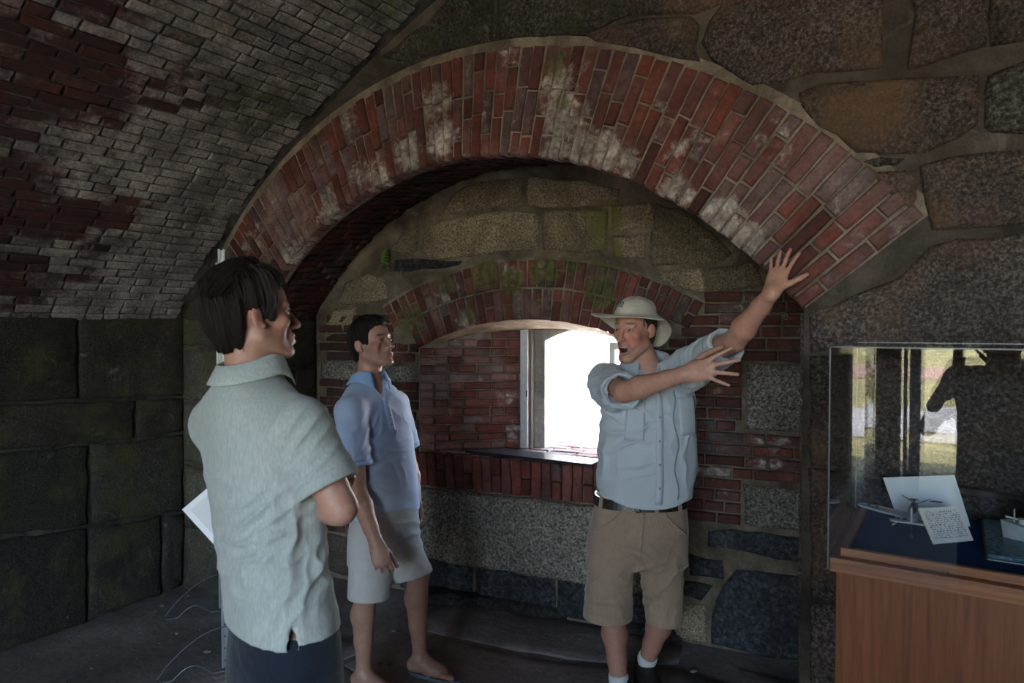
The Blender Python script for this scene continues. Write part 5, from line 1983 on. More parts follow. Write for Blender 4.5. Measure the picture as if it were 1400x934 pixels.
    for sg in (1, -1):
        bm = bmesh.new()
        bm_tube(bm, [on_sh(0.905 - 0.115 * t, sg * (34 + 36 * t ** 1.2), 0.004) for t in np.linspace(0, 1, 10)], 0.0045, n=6)
        link_bm('pocket_edge', bm, M_KHAKI, shorts, smooth=True)
        bm = bmesh.new()
        bm_tube(bm, [on_sh(z, sg * (84 - 8 * (0.9 - z)), 0.001) for z in np.linspace(0.90, 0.66, 10)], 0.0035, n=6)
        link_bm('side_seam', bm, M_KHAKI, shorts, smooth=True)
    # ---- belt
    bm = bmesh.new()
    rows = []
    for i in range(64):
        a = 2 * PI * i / 64
        rows.append([bm.verts.new(pel.point(z, a, g) - base) for z, g in ((0.902, 0.002), (0.902, 0.008), (0.945, 0.008), (0.945, 0.002))])
    for i in range(64):
        for k in range(4):
            bm.faces.new((rows[i][k], rows[(i + 1) % 64][k], rows[(i + 1) % 64][(k + 1) % 4], rows[i][(k + 1) % 4]))
    belt = link_bm('belt', bm, M_LEATHER, man, smooth=False)
    bm = bmesh.new()
    loop = [(0.5, 0.903), (0.5, 0.945), (9, 0.947), (12, 0.94), (12, 0.908), (9, 0.901), (0.5, 0.903)]
    bm_tube(bm, [pel.point(z, math.radians(a + 4), 0.012) - base for a, z in loop], 0.0028, n=6)
    link_bm('buckle', bm, M_BRASS, belt, smooth=True)
    for a in (-58, -22, 26, 64, 110, -110, 180):
        bm = bmesh.new()
        q = [[pel.point(z, math.radians(a + da), g) - base for z in (0.897, 0.952)] for da, g in ((-3, .008), (3, .008))]
        vs = [bm.verts.new(p) for p in (q[0][0], q[1][0], q[1][1], q[0][1])]
        bm.faces.new(vs)
        o = link_bm('belt_loop', bm, M_KHAKI, shorts)
        md = o.modifiers.new('thickness', 'SOLIDIFY'); md.thickness = 0.006; md.offset = 0
    # ---- hat: soft crown, wide brim that drops into a neck shade behind
    bm = bmesh.new()
    n = 72
    hb = 0.060
    def hatp(phi, rr, z): return H.w(math.sin(phi) * rr[0], math.cos(phi) * rr[1] - 0.010, z) - base
    prof = [(0.0, 0.138), (0.25, 0.1365), (0.48, 0.132), (0.70, 0.124), (0.86, 0.111), (0.96, 0.095), (1.01, hb + 0.018), (1.05, hb)]
    rows = []
    for i in range(n):
        phi = 2 * PI * i / n
        row = []
        for k, z in prof:
            dent = (0.0035 * math.sin(3 * phi + 1) + 0.0025 * math.sin(7 * phi + k * 5)) * (0.4 < k < 1.0)
            row.append(bm.verts.new(hatp(phi, (0.081 * k + dent, 0.099 * k + dent), z + (0.004 * math.sin(2 * phi + k * 4) + 0.002 * math.sin(5 * phi)) * (0.2 < k < 1.02))))
        c = math.cos(phi)                                                     # 1 = front
        bk_ = max(0.0, -c + 0.25) / 1.25
        for t in (0.2, 0.4, 0.6, 0.8, 1.0):
            wdt = (0.086 + 0.014 * max(0, c) - 0.016 * bk_) * t
            drop = 0.016 * t * t - 0.016 * t * max(0, math.sin(phi + 0.5)) + (0.125 * t ** 1.35) * bk_ ** 1.1 - 0.006 * max(0, c) * t + 0.006 * math.sin(4 * phi + 0.6) * t * t
            sh = 1.0 - 0.42 * bk_ * t
            row.append(bm.verts.new(hatp(phi, (0.088 + wdt * sh, 0.109 + wdt * sh), hb - drop)))
        rows.append(row)
    m = len(rows[0])
    for i in range(n):
        a_, b_ = rows[i], rows[(i + 1) % n]
        for k in range(m - 1):
            bm.faces.new((a_[k], b_[k], b_[k + 1], a_[k + 1]))
    bmesh.ops.remove_doubles(bm, verts=bm.verts, dist=1e-5)
    hat = link_bm('hat', bm, M_HAT, man, smooth=True)
    md = hat.modifiers.new('smooth', 'SUBSURF'); md.levels = 1; md.render_levels = 1
    md = hat.modifiers.new('thickness', 'SOLIDIFY'); md.thickness = 0.003; md.offset = 0
    bm = bmesh.new()
    for t_ in (0.93, 0.55):
        pts = []
        for i in range(n + 1):
            phi = 2 * PI * i / n
            c = math.cos(phi)
            bk_ = max(0.0, -c + 0.25) / 1.25
            wdt = (0.086 + 0.014 * max(0, c) - 0.016 * bk_) * t_
            drop = 0.016 * t_ * t_ - 0.016 * t_ * max(0, math.sin(phi + 0.5)) + (0.125 * t_ ** 1.35) * bk_ ** 1.1 - 0.006 * max(0, c) * t_ + 0.006 * math.sin(4 * phi + 0.6) * t_ * t_
            sh = 1.0 - 0.42 * bk_ * t_
            pts.append(hatp(phi, (0.088 + wdt * sh, 0.109 + wdt * sh), hb - drop + 0.0015))
        bm_tube(bm, pts, 0.0013, n=5, caps=False)
    link_bm('brim_stitching', bm, plain('hat_thread', (0.42, 0.37, 0.29), 0.8), hat, smooth=True)
    bm = bmesh.new()                                                          # small dark embroidered wave mark on the crown
    def hm_(x, z):
        phi = x / 0.09 + 0.28
        z = 0.095 + (z - 0.105) * 1.0
        k = float(np.interp(z, [0.095, 0.111, 0.124, 0.132], [0.96, 0.86, 0.70, 0.48]))
        return hatp(phi, (0.081 * k + 0.0045, 0.099 * k + 0.0045), z)
    for pts in ([(-0.020, 0.118), (-0.012, 0.127), (-0.002, 0.129), (0.006, 0.124), (0.0, 0.120), (-0.006, 0.122)], [(-0.022, 0.112), (-0.010, 0.115), (0.004, 0.114), (0.016, 0.118)], [(0.004, 0.127), (0.012, 0.126), (0.018, 0.121)],
                [(-0.020, 0.106), (-0.012, 0.107)], [(-0.008, 0.107), (0.000, 0.108)], [(0.004, 0.108), (0.014, 0.110)]):
        bm_tube(bm, [hm_(*p) for p in pts], 0.0019, n=5)
    link_bm('hat_emblem', bm, plain('dark_green_thread', (0.03, 0.045, 0.04), 0.7), hat, smooth=True)
    # ---- boots and socks
    M_BOOT = plain('black_boot', (0.018, 0.016, 0.016), 0.5, 0.4, grain=0.4, gscale=40, bump=0.3)
    for an, ff, od in ((anR, unit(f + RT * -0.45), 1), (anL, unit(f + RT * 0.25), -1)):
        g = A(an[0], an[1], 0)
        v = Vol(g - 0.36, g + 0.36, 0.006)
        v.add(Cone(g - ff * .035 + UPZ * .045, g + ff * .06 + UPZ * .045, .042, .044), .02)
        v.add(Cone(g + ff * .05 + UPZ * .042, g + ff * .165 + UPZ * .036, .044, .040), .03)
        v.add(Cone(g + UPZ * .05 - ff * .005, g + UPZ * .135 - ff * .012, .046, .047), .03)
        v.add(Cone(g + UPZ * .10, g + ff * .10 + UPZ * .05, .036, .036), .03)
        v.cut(lambda X, Y, Z: np.maximum(0.012 - Z, Z - 0.150) + 0 * X + 0 * Y)
        V, F = v.mesh(1)
        boot = np_mesh('boot', V, F, M_BOOT, base, man)
        v = Vol(g - 0.30, g + 0.30, 0.006)
        v.add(Cone(g - ff * .035 + UPZ * .02, g + ff * .06 + UPZ * .02, .046, .046), .02)
        v.add(Cone(g + ff * .05 + UPZ * .02, g + ff * .165 + UPZ * .02, .047, .044), .03)
        v.cut(lambda X, Y, Z: np.maximum(0.0 - Z, Z - 0.024) + 0 * X + 0 * Y)
        V, F = v.mesh(1)
        np_mesh('sole', V, F, plain('boot_sole', (0.03, 0.026, 0.024), 0.8), base, boot)
        bm = bmesh.new()
        sd = np.cross(ff, UPZ)
        for i in range(5):
            c = g + ff * (0.105 - 0.022 * i) + UPZ * (0.083 + 0.013 * i)
            bm_tube(bm, [c - sd * .024 - UPZ * .006 - base, c - base + UPZ * 0.004, c + sd * .024 - UPZ * .006 - base], 0.003, n=6)
        link_bm('lace', bm, plain('boot_lace', (0.05, 0.045, 0.04), 0.8), boot, smooth=True)
        bm = bmesh.new()
        rows = [(0.115, .041), (0.140, .0425), (0.156, .042), (0.163, .040), (0.160, .036)]
        kk = knR if an is anR else knL
        bm_tube(bm, [an + (kk - an) * ((z - an[2]) / (kk[2] - an[2])) - base for z, q in rows], [q + 0.003 for z, q in rows], n=20)
        link_bm('sock', bm, M_TEE, man, smooth=True)
    bm = bmesh.new()                                                          # line tattoo on the shin
    pts = [knR + (anR - knR) * t + f * 0.0 for t in np.linspace(.35, .68, 9)]
    return man


guide = build_guide()
# ================================================================== the man in the light blue polo
M_POLO2 = cloth_mat('light_blue_polo', (0.43, 0.52, 0.74), (0.48, 0.58, 0.80), 1000, 0.0, 0.75, 0.18, 9)
M_POLO2D = cloth_mat('blue_collar', (0.30, 0.44, 0.72), (0.34, 0.49, 0.78), 1000, 0.0, 0.8, 0.15, 9)
M_CHINO = cloth_mat('light_grey_shorts', (0.46, 0.44, 0.425), (0.53, 0.51, 0.49), 700, 0.1, 0.85, 0.3, 12)
M_HAIR2 = hair_mat('near_black_hair', (0.004, 0.003, 0.003), (0.018, 0.013, 0.010))


def sleeve_trim(base, parent, mat, end, dd, R_, flat=1.0, w=0.022, name='sleeve_band', grow=0.0035):
    bm = bmesh.new()
    a = unit(np.cross(dd, UPZ + RT * 0.01))
    b = np.cross(a, dd)
    rows = []
    for k in range(40):
        an = 2 * PI * k / 40
        o = a * math.cos(an) + b * math.sin(an)
        rows.append([bm.verts.new(end - base + dd * p + o * (R_ + q)) for p, q in ((-w, -0.001), (-w + 0.003, grow), (0.002, grow), (0.004, -0.001), (0.0, -0.006), (-w, -0.006))])
    for k in range(40):
        for j in range(6):
            bm.faces.new((rows[k][j], rows[(k + 1) % 40][j], rows[(k + 1) % 40][(j + 1) % 6], rows[k][(j + 1) % 6]))
    return link_bm(name, bm, mat, parent, smooth=True)


def patch_on(loft, base, parent, mat, name, z0, z1, a0, a1, grow=0.003, thick=0.004, nz=12, na=4):
    bm = bmesh.new()
    g = [[bm.verts.new(loft.point(z0 + (z1 - z0) * j / nz, math.radians(a0 + (a1 - a0) * i / na), grow) - base) for j in range(nz + 1)] for i in range(na + 1)]
    for i in range(na):
        for j in range(nz):
            bm.faces.new((g[i][j], g[i + 1][j], g[i + 1][j + 1], g[i][j + 1]))
    o = link_bm(name, bm, mat, parent, smooth=True)
    md = o.modifiers.new('thickness', 'SOLIDIFY')
    md.thickness, md.offset = thick, 0
    return o


def build_polo_man():
    base = at(535, 930, 3.25)
    base[2] = 0.0
    f = cdir(0.77, -0.63)
    r = np.cross(f, UPZ)
    st = [(at(x, y, d), rx, rf, rb) for x, y, d, rx, rf, rb in (
        (506, 521, 3.25, .066, .060, .062), (507, 528, 3.25, .115, .075, .080), (509, 545, 3.25, .168, .095, .100), (512, 572, 3.25, .186, .112, .112),
        (517, 605, 3.25, .186, .124, .114), (521, 640, 3.25, .182, .128, .108), (525, 675, 3.25, .182, .130, .108), (527, 712, 3.25, .182, .126, .108), (527, 735, 3.25, .182, .126, .108))]
    torso = Loft(st, r, f, 2.3)
    shR, elR, wrR = at(479, 560, 3.07), at(489, 672, 3.04), at(514, 742, 2.96)
    shL, elL, wrL = at(540, 551, 3.42), at(560, 640, 3.46), at(568, 682, 3.40)
    H = Head(at(508, 469, 3.24), cdir(0.86, -0.48, 0.22), UPZ - RT * 0.12, 1.02)
    neck = at(504, 522, 3.25)
    hipR, hipL = at(512, 712, 3.19), at(536, 712, 3.31)
    knR, anR = at(500, 808, 3.16), at(497, 918, 3.19)
    knL, anL = at(571, 783, 3.27), at(573, 893, 3.33)
    anR = A(*at(497, 930, 3.19)[:2], 0.085)
    anL = A(*at(574, 903, 3.33)[:2], 0.085)
    v = Vol(*bbox_of([Cone(shR, wrR, .12, .12), Cone(shL, wrL, .12, .12), Cone(at(525, 775, 2.93), at(525, 775, 2.93), .08, .08), Cone(hipR, anR, .12, .10), Cone(hipL, A(anL[0], anL[1], 0.05), .12, .10), Cone(A(anL[0], anL[1], 0), A(anL[0], anL[1], 0) + f * 0.2, .08, .08), Cone(A(anR[0], anR[1], 0), A(anR[0], anR[1], 0) + f * 0.2, .08, .08), torso, Ell(H.c, [.16] * 3)], 0.03), 0.0038)
    tb = Loft([(c, rx * 0.84, rf * 0.82, rb * 0.82) for c, rx, rf, rb in st if c[2] > 0.86], r, f, 2.2)
    v.add(tb, 0.02)
    v.add(Cone(neck - UPZ * 0.02, neck - UPZ * .08, 0.062, 0.080), 0.04)
    grow_head(v, H, neck - UPZ * 0.02, neck_r=0.060, jaw=1.08)
    for sh, el, wr in ((shR, elR, wrR), (shL, elL, wrL)):
        v.add(Cone(neck - UPZ * 0.07, sh, 0.055, 0.052), 0.04)
        grow_arm(v, sh, el, wr, 1.0)
    dR = unit(at(524, 776, 2.93) - wrR)
    grow_hand(v, wrR, dR, cdir(-0.25, 0.95, 0.1), 1 if (np.cross(dR, cdir(-0.25, 0.95, 0.1)) @ RT) > 0 else -1, 1.0, spread=(6, 2, -2, -6), curl=((32, 48, 30), (36, 52, 30), (40, 54, 30), (44, 54, 30)), thumb=(22, 6, 10), thumb_lift=0.5)
    dL = unit(at(572, 712, 3.38) - wrL)
    grow_hand(v, wrL, dL, cdir(-0.6, -0.8), 1, 1.0, spread=(6, 2, -2, -6), curl=((25, 35, 20),) * 4, thumb=(22, 6, 10))
    grow_leg(v, hipR, knR, anR, unit(f + RT * 0.2), 0.92)
    grow_leg(v, hipL, knL, anL, unit(f + RT * 0.3), 0.92)
    fR, fL = unit(f + RT * 0.4), unit(cdir(0.94, -0.34))
    grow_foot(v, anR, fR, 1.0, 0.014, 1)
    grow_foot(v, anL, fL, 1.0, 0.014, -1)
    V, F = v.mesh(1)
    C = uniform_cols(V, A(0.50, 0.28, 0.215))
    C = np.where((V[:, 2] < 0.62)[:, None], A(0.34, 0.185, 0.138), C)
    C = head_colors(V, C, H, flush=0.25, brow=(0.035, 0.022, 0.016), stubble=0.25)
    man = np_mesh('person', V, F, M_SKIN, base, None, C)
    tag(man, 'man in a light blue polo and pale shorts, looking up past the window seat', 'person', 'visitors and guide')
    eyes(H, base, man, cdir(0.95, -0.2, 0.22))
    hair_cap(H, base, man, M_HAIR2, r=(0.083, 0.104, 0.094), nape=-0.070, front=0.066, burn=-0.014, top=0.010, rough=0.004)
    # polo shirt
    v = Vol(*bbox_of([torso, Cone(shR, elR, .11, .11), Cone(shL, elL, .11, .11)], 0.05), 0.0045)
    v.add(torso, 0.0)
    endR, endL = shR + (elR - shR) * 0.68, shL + (elL - shL) * 0.68
    for sh, en in ((shR, endR), (shL, endL)):
        dd = unit(en - sh)
        v.add(Cone(neck - UPZ * 0.045, sh - UPZ * .01, 0.055, 0.064), 0.05)
        v.add(Cone(sh - UPZ * .008, en, 0.068, 0.074, cap=dd), 0.03)
        v.sub(Cone(en - dd * 0.03, en + dd * 0.06, 0.056, 0.060), 0.004)
    v.sub(Cone(neck + f * 0.08 + UPZ * 0.02, neck + f * 0.115 - UPZ * 0.075, 0.040, 0.008), 0.01)
    hz = at(527, 706, 3.20)[2]
    v.cut(lambda X, Y, Z: 0 * X + 0 * Y + hz - Z + 0.012 * np.sin(((X - torso.cx[3]) * f[0] + (Y - torso.cy[3]) * f[1]) * 9))
    inner = Loft([(c, rx - .012, rf - .012, rb - .012) for c, rx, rf, rb in st], r, f, 2.3, zlo=hz - 0.05, zhi=hz + 0.05)
    v.sub(inner, 0.004)
    V, F = v.mesh(1)
    N = vnormals(V, F)
    S = [(at(515, 655, 3.12), UPZ + RT * .55, RT - UPZ * .5, .075, .006, .12, .14, .3, .6), (at(512, 625, 3.12), UPZ - RT * .5, RT + UPZ * .5, .07, .006, .09, .12, .9, .5),
         (at(530, 685, 3.12), UPZ + RT * .25, RT, .075, .006, .09, .14, .1, .6), (at(497, 600, 3.1), RT * .9 - UPZ * .5, UPZ + RT * .5, .06, .005, .07, .12, .1, .5),
         (at(545, 600, 3.12), RT + UPZ * .2, UPZ, .07, .006, .08, .16, .6, .1), (at(480, 610, 3.0), RT + UPZ * .1, UPZ, .06, .005, .07, .10, .4, .2), (at(525, 560, 3.12), RT + UPZ * .7, UPZ - RT * .6, .07, .005, .08, .10, .2, .3)]
    V = folds(V, N, [(*q_[:4], q_[4] * 0.95, *q_[5:]) for q_ in S])
    shirt = np_mesh('polo_shirt', V, F, M_POLO2, base, man)
    for sh, en in ((shR, endR), (shL, endL)):
        sleeve_trim(base, shirt, M_POLO2D, en, unit(en - sh), 0.0725)
    collar(base, shirt, M_POLO2D, neck + UPZ * 0.012, r, f, 0.066, 0.070, -0.030, open_ang=30, fall=0.044, point=0.034, flare=0.026, stand=0.026)
    zt = float(neck[2])
    pk = patch_on(torso, base, shirt, M_POLO2, 'placket', zt - 0.22, zt - 0.085, -8, 8, 0.005, 0.005)
    for dz in (0.11, 0.15, 0.19):
        bm = bmesh.new()
        bmesh.ops.create_uvsphere(bm, u_segments=10, v_segments=6, radius=0.005, matrix=Matrix.Translation(torso.point(zt - dz, 0, 0.009) - base))
        link_bm('button', bm, plain('polo_button', (0.30, 0.40, 0.60), 0.4), pk, smooth=True)
    # skin of the open throat sits in front of the shirt: a small dark opening
    # shorts
    sst = [(at(527, 690, 3.24), .170, .118, .112), (at(526, 720, 3.24), .180, .124, .122), (at(526, 745, 3.24), .186, .122, .124), (at(526, 760, 3.24), .186, .115, .118)]
    pel = Loft(sst, r, f, 2.3)
    hmR, hmL = at(505, 816, 3.15), at(566, 788, 3.24)
    v = Vol(*bbox_of([pel, Cone(hmR, hmL, .13, .13)], 0.05), 0.0045)
    v.add(pel, 0.0)
    for hp, hm, r0, r1 in ((at(508, 735, 3.17), hmR, .098, .100), (at(540, 735, 3.28), hmL, .106, .092)):
        v.add(Cone(hp, hm, r0, r1, cap=unit(unit(hm - hp) * 0.7 - UPZ * 0.6)), 0.03)
    for hp, hm, rr_ in ((at(508, 735, 3.17), hmR, .082), (at(540, 735, 3.28), hmL, .075)):
        dd = unit(unit(hm - hp) * 0.7 - UPZ * 0.6)
        v.sub(Cone(hm - dd * 0.04, hm + dd * 0.07, rr_, rr_ + .004), 0.004)
    V, F = v.mesh(1)
    N = vnormals(V, F)
    S = [(at(545, 735, 3.14), UPZ + RT * .5, RT - UPZ * .5, .07, .006, .08, .12, .3, .8), (at(560, 765, 3.16), UPZ * .8 + RT * .4, RT - UPZ * .5, .07, .006, .09, .12, .9, .5), (at(500, 780, 3.05), RT, UPZ, .09, .006, .09, .16, .2, .2), (at(520, 745, 3.1), UPZ - RT * .5, RT, .08, .005, .08, .12, .4, .4)]
    V = folds(V, N, [(*q_[:4], q_[4] * 0.95, *q_[5:]) for q_ in S])
    shorts = np_mesh('shorts', V, F, M_CHINO, base, man)
    bm = bmesh.new()
    hp = at(508, 735, 3.17)
    ax = unit(hmR - hp)
    sd = unit(np.cross(ax, f))
    sd = sd if sd @ FWD < 0 else -sd
    bm_tube(bm, [hp + (hmR - hp) * t + unit(sd + f * 0.12) * (0.0995) - base for t in np.linspace(0.0, 0.96, 12)], 0.0028, n=6)
    link_bm('side_seam', bm, M_CHINO, shorts, smooth=True)
    # flip-flops
    M_FLIP = plain('grey_rubber', (0.10, 0.12, 0.135), 0.7, grain=0.2)
    for an, ff, out in ((anR, fR, 1), (anL, fL, -1)):
        g = A(an[0], an[1], 0)
        sd = np.cross(ff, UPZ)
        bm = bmesh.new()
        outl = []
        for k in range(36):
            a = 2 * PI * k / 36
            y = 0.082 + 0.142 * math.cos(a)
            w = 0.043 + 0.010 * math.cos(a) if math.cos(a) > 0 else 0.038
            outl.append(g + ff * y + sd * (w * math.sin(a) * abs(math.sin(a)) ** -0.25 if abs(math.sin(a)) > 1e-6 else 0) - base)
        lo_ = [bm.verts.new(p + UPZ * 0.001) for p in outl]
        hi_ = [bm.verts.new(p + UPZ * 0.016) for p in outl]
        bm.faces.new(lo_[::-1]); bm.faces.new(hi_)
        for k in range(36):
            bm.faces.new((lo_[k], lo_[(k + 1) % 36], hi_[(k + 1) % 36], hi_[k]))
        sandal = link_bm('sandal', bm, M_FLIP, man)
        bm = bmesh.new()
        toe = g + ff * 0.150 - sd * out * 0.018 + UPZ * 0.016
        for q in (-1, 1):
            bm_tube(bm, [toe - base, toe + UPZ * 0.026 - ff * 0.008 - base, g + ff * 0.105 + sd * q * 0.026 + UPZ * (0.050 if q * out < 0 else 0.045) - base, g + ff * 0.062 + sd * q * 0.041 + UPZ * 0.018 - base], [0.005, 0.007, 0.009, 0.008], n=8, flat=0.5)
        link_bm('strap', bm, plain('blue_grey_strap', (0.16, 0.20, 0.24), 0.6), sandal, smooth=True)
    return man


polo_man = build_polo_man()

# ================================================================== the man in front, seen from behind, arms folded
M_POLO1 = cloth_mat('grey_green_polo', (0.405, 0.44, 0.425), (0.465, 0.50, 0.485), 1000, 0.45, 0.85, 0.28, 8)
M_NAVY = cloth_mat('navy_trousers', (0.006, 0.010, 0.020), (0.011, 0.017, 0.031), 700, 0.1, 0.85, 0.3, 12)
M_HAIR1 = hair_mat('dark_brown_hair', (0.004, 0.0028, 0.0022), (0.026, 0.015, 0.010))


def build_front_man():
    base = at(386, 870, 1.76)
    base[2] = 0.0
    f = cdir(0.73, 0.68)
    r = np.cross(f, UPZ)
    st = [(at(x, y, d), rx, rf, rb) for x, y, d, rx, rf, rb in (
        (345, 516, 1.76, .066, .062, .064), (345, 526, 1.76, .110, .072, .080), (345, 545, 1.76, .155, .085, .100), (347, 580, 1.755, .186, .105, .113),
        (352, 625, 1.75, .190, .122, .118), (360, 690, 1.75, .185, .124, .112), (367, 750, 1.75, .190, .122, .110), (378, 805, 1.75, .194, .120, .114),
        (386, 855, 1.75, .200, .122, .120), (388, 900, 1.75, .202, .122, .122))]
    torso = Loft(st, r, f, 2.3)
    shR, elR = at(408, 581, 1.63), at(465, 694, 1.60)
    tc = np.array(torso.sec(1.22)[:2])
    def tp(a, b, z): return A(tc[0] + r[0] * a + f[0] * b, tc[1] + r[1] * a + f[1] * b, z)
    wrR = tp(-0.03, 0.185, 1.205)
    shL = at(300, 575, 1.87)
    elL = tp(-0.215, 0.14, 1.20)
    wrL = at(467, 652, 1.74)
    H = Head(at(344, 432, 1.75), cdir(0.76, 0.62, 0.13), UPZ - RT * 0.08, 1.0)
    neck = at(343, 512, 1.76)
    hipR, hipL = at(409, 905, 1.70), at(366, 905, 1.82)
    def dn(p, z, dx=0): return A(p[0], p[1], z) + f * dx
    v = Vol(*bbox_of([torso, Cone(elR, elL, .10, .10), Ell(H.c, [.16] * 3), Cone(dn(hipR, 0, .15), dn(hipL, 0, .15), .15, .15)], 0.04), 0.0040)
    tb = Loft([(c, rx * 0.84, rf * 0.82, rb * 0.82) for c, rx, rf, rb in st], r, f, 2.2)
    v.add(tb, 0.02)
    v.add(Cone(neck - UPZ * 0.02, neck - UPZ * .07 + f * .015, 0.060, 0.075), 0.03)
    grow_head(v, H, neck - UPZ * 0.02, neck_r=0.060)
    for sh, el, wr in ((shR, elR, wrR), (shL, elL, wrL)):
        v.add(Cone(neck - UPZ * 0.09, sh - UPZ * .02 + f * 0.01, 0.045, 0.043), 0.02)
        grow_arm(v, sh - UPZ * .012 + f * .008, el, wr, 0.97)
    dR = unit(tp(-0.17, 0.17, 1.215) - wrR)
    grow_hand(v, wrR, dR, -f, 1, 1.0, spread=(5, 1, -2, -6), curl=((18, 25, 15),) * 4, thumb=(25, 5, 5))
    dL = unit(at(425, 622, 1.73) - wrL)
    grow_hand(v, wrL, dL, -r, -1, 0.95, spread=(4, 1, -2, -5), curl=((20, 30, 20),) * 4, thumb=(25, 5, 5))
    grow_leg(v, hipR, dn(hipR, 0.50, .02), dn(hipR, 0.09, -.01), f)
    grow_leg(v, hipL, dn(hipL, 0.50, .02), dn(hipL, 0.09, -.01), f)
    V, F = v.mesh(1)
    C = uniform_cols(V, A(0.46, 0.25, 0.19))
    C = head_colors(V, C, H, flush=0.30, brow=(0.03, 0.018, 0.013), stubble=0.15)
    man = np_mesh('person', V, F, M_SKIN, base, None, C)
    tag(man, 'man in a grey-green polo seen from behind, arms folded with a paper under them', 'person', 'visitors and guide')
    eyes(H, base, man, cdir(0.93, 0.36, 0.05))
    hair_cap(H, base, man, M_HAIR1, r=(0.087, 0.110, 0.099), c=(0, -0.018, 0.036), nape=-0.080, front=0.066, burn=-0.020, top=0.012, rough=0.0065, h=0.003)
    rl = random.Random(11)
    items = []
    for i in range(330):                                                     # loose strands swept back from the brow
        a = rl.uniform(-1.25, 1.25)
        x0 = 0.070 * math.sin(a)
        y0 = rl.uniform(-0.03, 0.045) - 0.02 * abs(math.sin(a))
        pts = []
        wv = rl.uniform(-0.012, 0.012)
        for t in np.linspace(0, 1, 6):
            yy = y0 - 0.105 * t
            xx = x0 * (1 + 0.18 * t) + wv * math.sin(PI * t)
            k = 1 - (xx / 0.089) ** 2 - ((yy + 0.018) / 0.113) ** 2
            zz = 0.040 + 0.102 * math.sqrt(max(0.02, k)) + 0.014 * max(0, 1 - abs(xx) / 0.06) * max(0, 1 - abs(yy - 0.03) / 0.08) + 0.0015 + 0.004 * rl.random() * math.sin(PI * t)
            pts.append((xx, yy, zz))
        items.append((pts, rl.uniform(0.0009, 0.0022)))
    for i in range(380):                                                     # and down the back and sides of the head
        ph = rl.uniform(0.45 * PI, 1.55 * PI)
        z0 = rl.uniform(-0.02, 0.11)
        pts = []
        wv = rl.uniform(-0.10, 0.10)
        for t in np.linspace(0, 1, 6):
            zz = z0 - 0.075 * t
            lim = -0.088 if math.cos(ph) < -0.45 else 0.022
            zz = max(zz, lim)
            k = max(0.05, 1 - ((zz - 0.040) / 0.101) ** 2)
            k2 = 0.60 if zz < -0.03 else 0.0
            rad = max(math.sqrt(k), 0.62 + 0.12 * (zz + 0.09) / 0.09)
            p_ = ph + wv * t
            pts.append((0.0885 * rad * math.sin(p_), -0.018 + 0.1115 * rad * math.cos(p_), zz))
        items.append((pts, rl.uniform(0.0009, 0.0022)))
    locks(H, base, man, M_HAIR1, items)
    # polo shirt
    v = Vol(*bbox_of([torso, Cone(shR, elR, .11, .11), Cone(shL, elL, .11, .11)], 0.05), 0.0042)
    v.add(torso, 0.0)
    endR, endL = shR + (elR - shR) * 0.74, shL + (elL - shL) * 0.70
    for sh, en, rr0, rr1 in ((shR, endR, .071, .076), (shL, endL, .066, .070)):
        dd = unit(en - sh)
        v.add(Cone(neck - UPZ * 0.045, sh - UPZ * .01, 0.055, 0.066), 0.06)
        v.add(Cone(sh - UPZ * .008, en, rr0, rr1, cap=dd), 0.045)
        v.sub(Cone(en - dd * 0.03, en + dd * 0.07, 0.058, 0.062), 0.004)
    hz = 0.955
    def hem(X, Y, Z):
        u = (X - torso.cx[-2]) * r[0] + (Y - torso.cy[-2]) * r[1]
        w = (X - torso.cx[-2]) * f[0] + (Y - torso.cy[-2]) * f[1]
        slit = np.where((np.abs(u) > 0.15) & (np.abs(w + 0.012) < 0.011 * np.clip((1.005 - Z) / 0.05, 0, 1)), 0.01, -1.0)
        return np.maximum(hz - 0.012 * (w < 0) - Z, slit)
    v.cut(hem)
    inner = Loft([(c, rx - .011, rf - .011, rb - .011) for c, rx, rf, rb in st], r, f, 2.3, zlo=hz - 0.06, zhi=hz + 0.05)
    v.sub(inner, 0.004)
    V, F = v.mesh(1)
    N = vnormals(V, F)
    S = [(at(390, 690, 1.60), UPZ - RT * .75, RT + UPZ * .6, .050, .007, .09, .13, .3, .8), (at(395, 660, 1.60), UPZ - RT * 1.0, RT + UPZ * .9, .045, .006, .07, .12, .9, .8),
         (at(420, 740, 1.58), RT * .9 - UPZ * .15, UPZ + RT * .1, .060, .010, .08, .16, .2, -.5), (at(350, 700, 1.63), UPZ - RT * .25, RT + UPZ * .15, .075, .006, .10, .16, .6, .4),
         (at(340, 770, 1.65), UPZ - RT * .4, RT + UPZ * .3, .070, .007, .10, .16, .1, .6), (at(410, 800, 1.60), RT - UPZ * .4, UPZ + RT * .5, .065, .008, .09, .14, .4, .3),
         (at(455, 780, 1.66), RT, UPZ, .06, .007, .07, .14, .2, .1), (at(405, 600, 1.57), RT * .8 - UPZ * .6, UPZ + RT * .7, .06, .0055, .08, .10, .1, .6),
         (at(430, 650, 1.55), RT * .6 - UPZ * .8, RT * .8 + UPZ * .6, .055, .005, .07, .08, .3, .6), (at(310, 640, 1.7), UPZ - RT * .6, RT + UPZ * .4, .09, .005, .10, .14, .2, .4), (at(330, 830, 1.66), UPZ + RT * .25, RT, .07, .005, .07, .14, .5, .4)]
    V = folds(V, N, [(*q_[:4], q_[4] * 0.95, *q_[5:]) for q_ in S])
    shirt = np_mesh('polo_shirt', V, F, M_POLO1, base, man)
    sleeve_trim(base, shirt, M_POLO1, endR, unit(endR - shR), 0.0745, w=0.026, grow=0.002)
    sleeve_trim(base, shirt, M_POLO1, endL, unit(endL - shL), 0.0685, w=0.026, grow=0.002)
    bm = bmesh.new()                                                          # seam where the sleeve joins
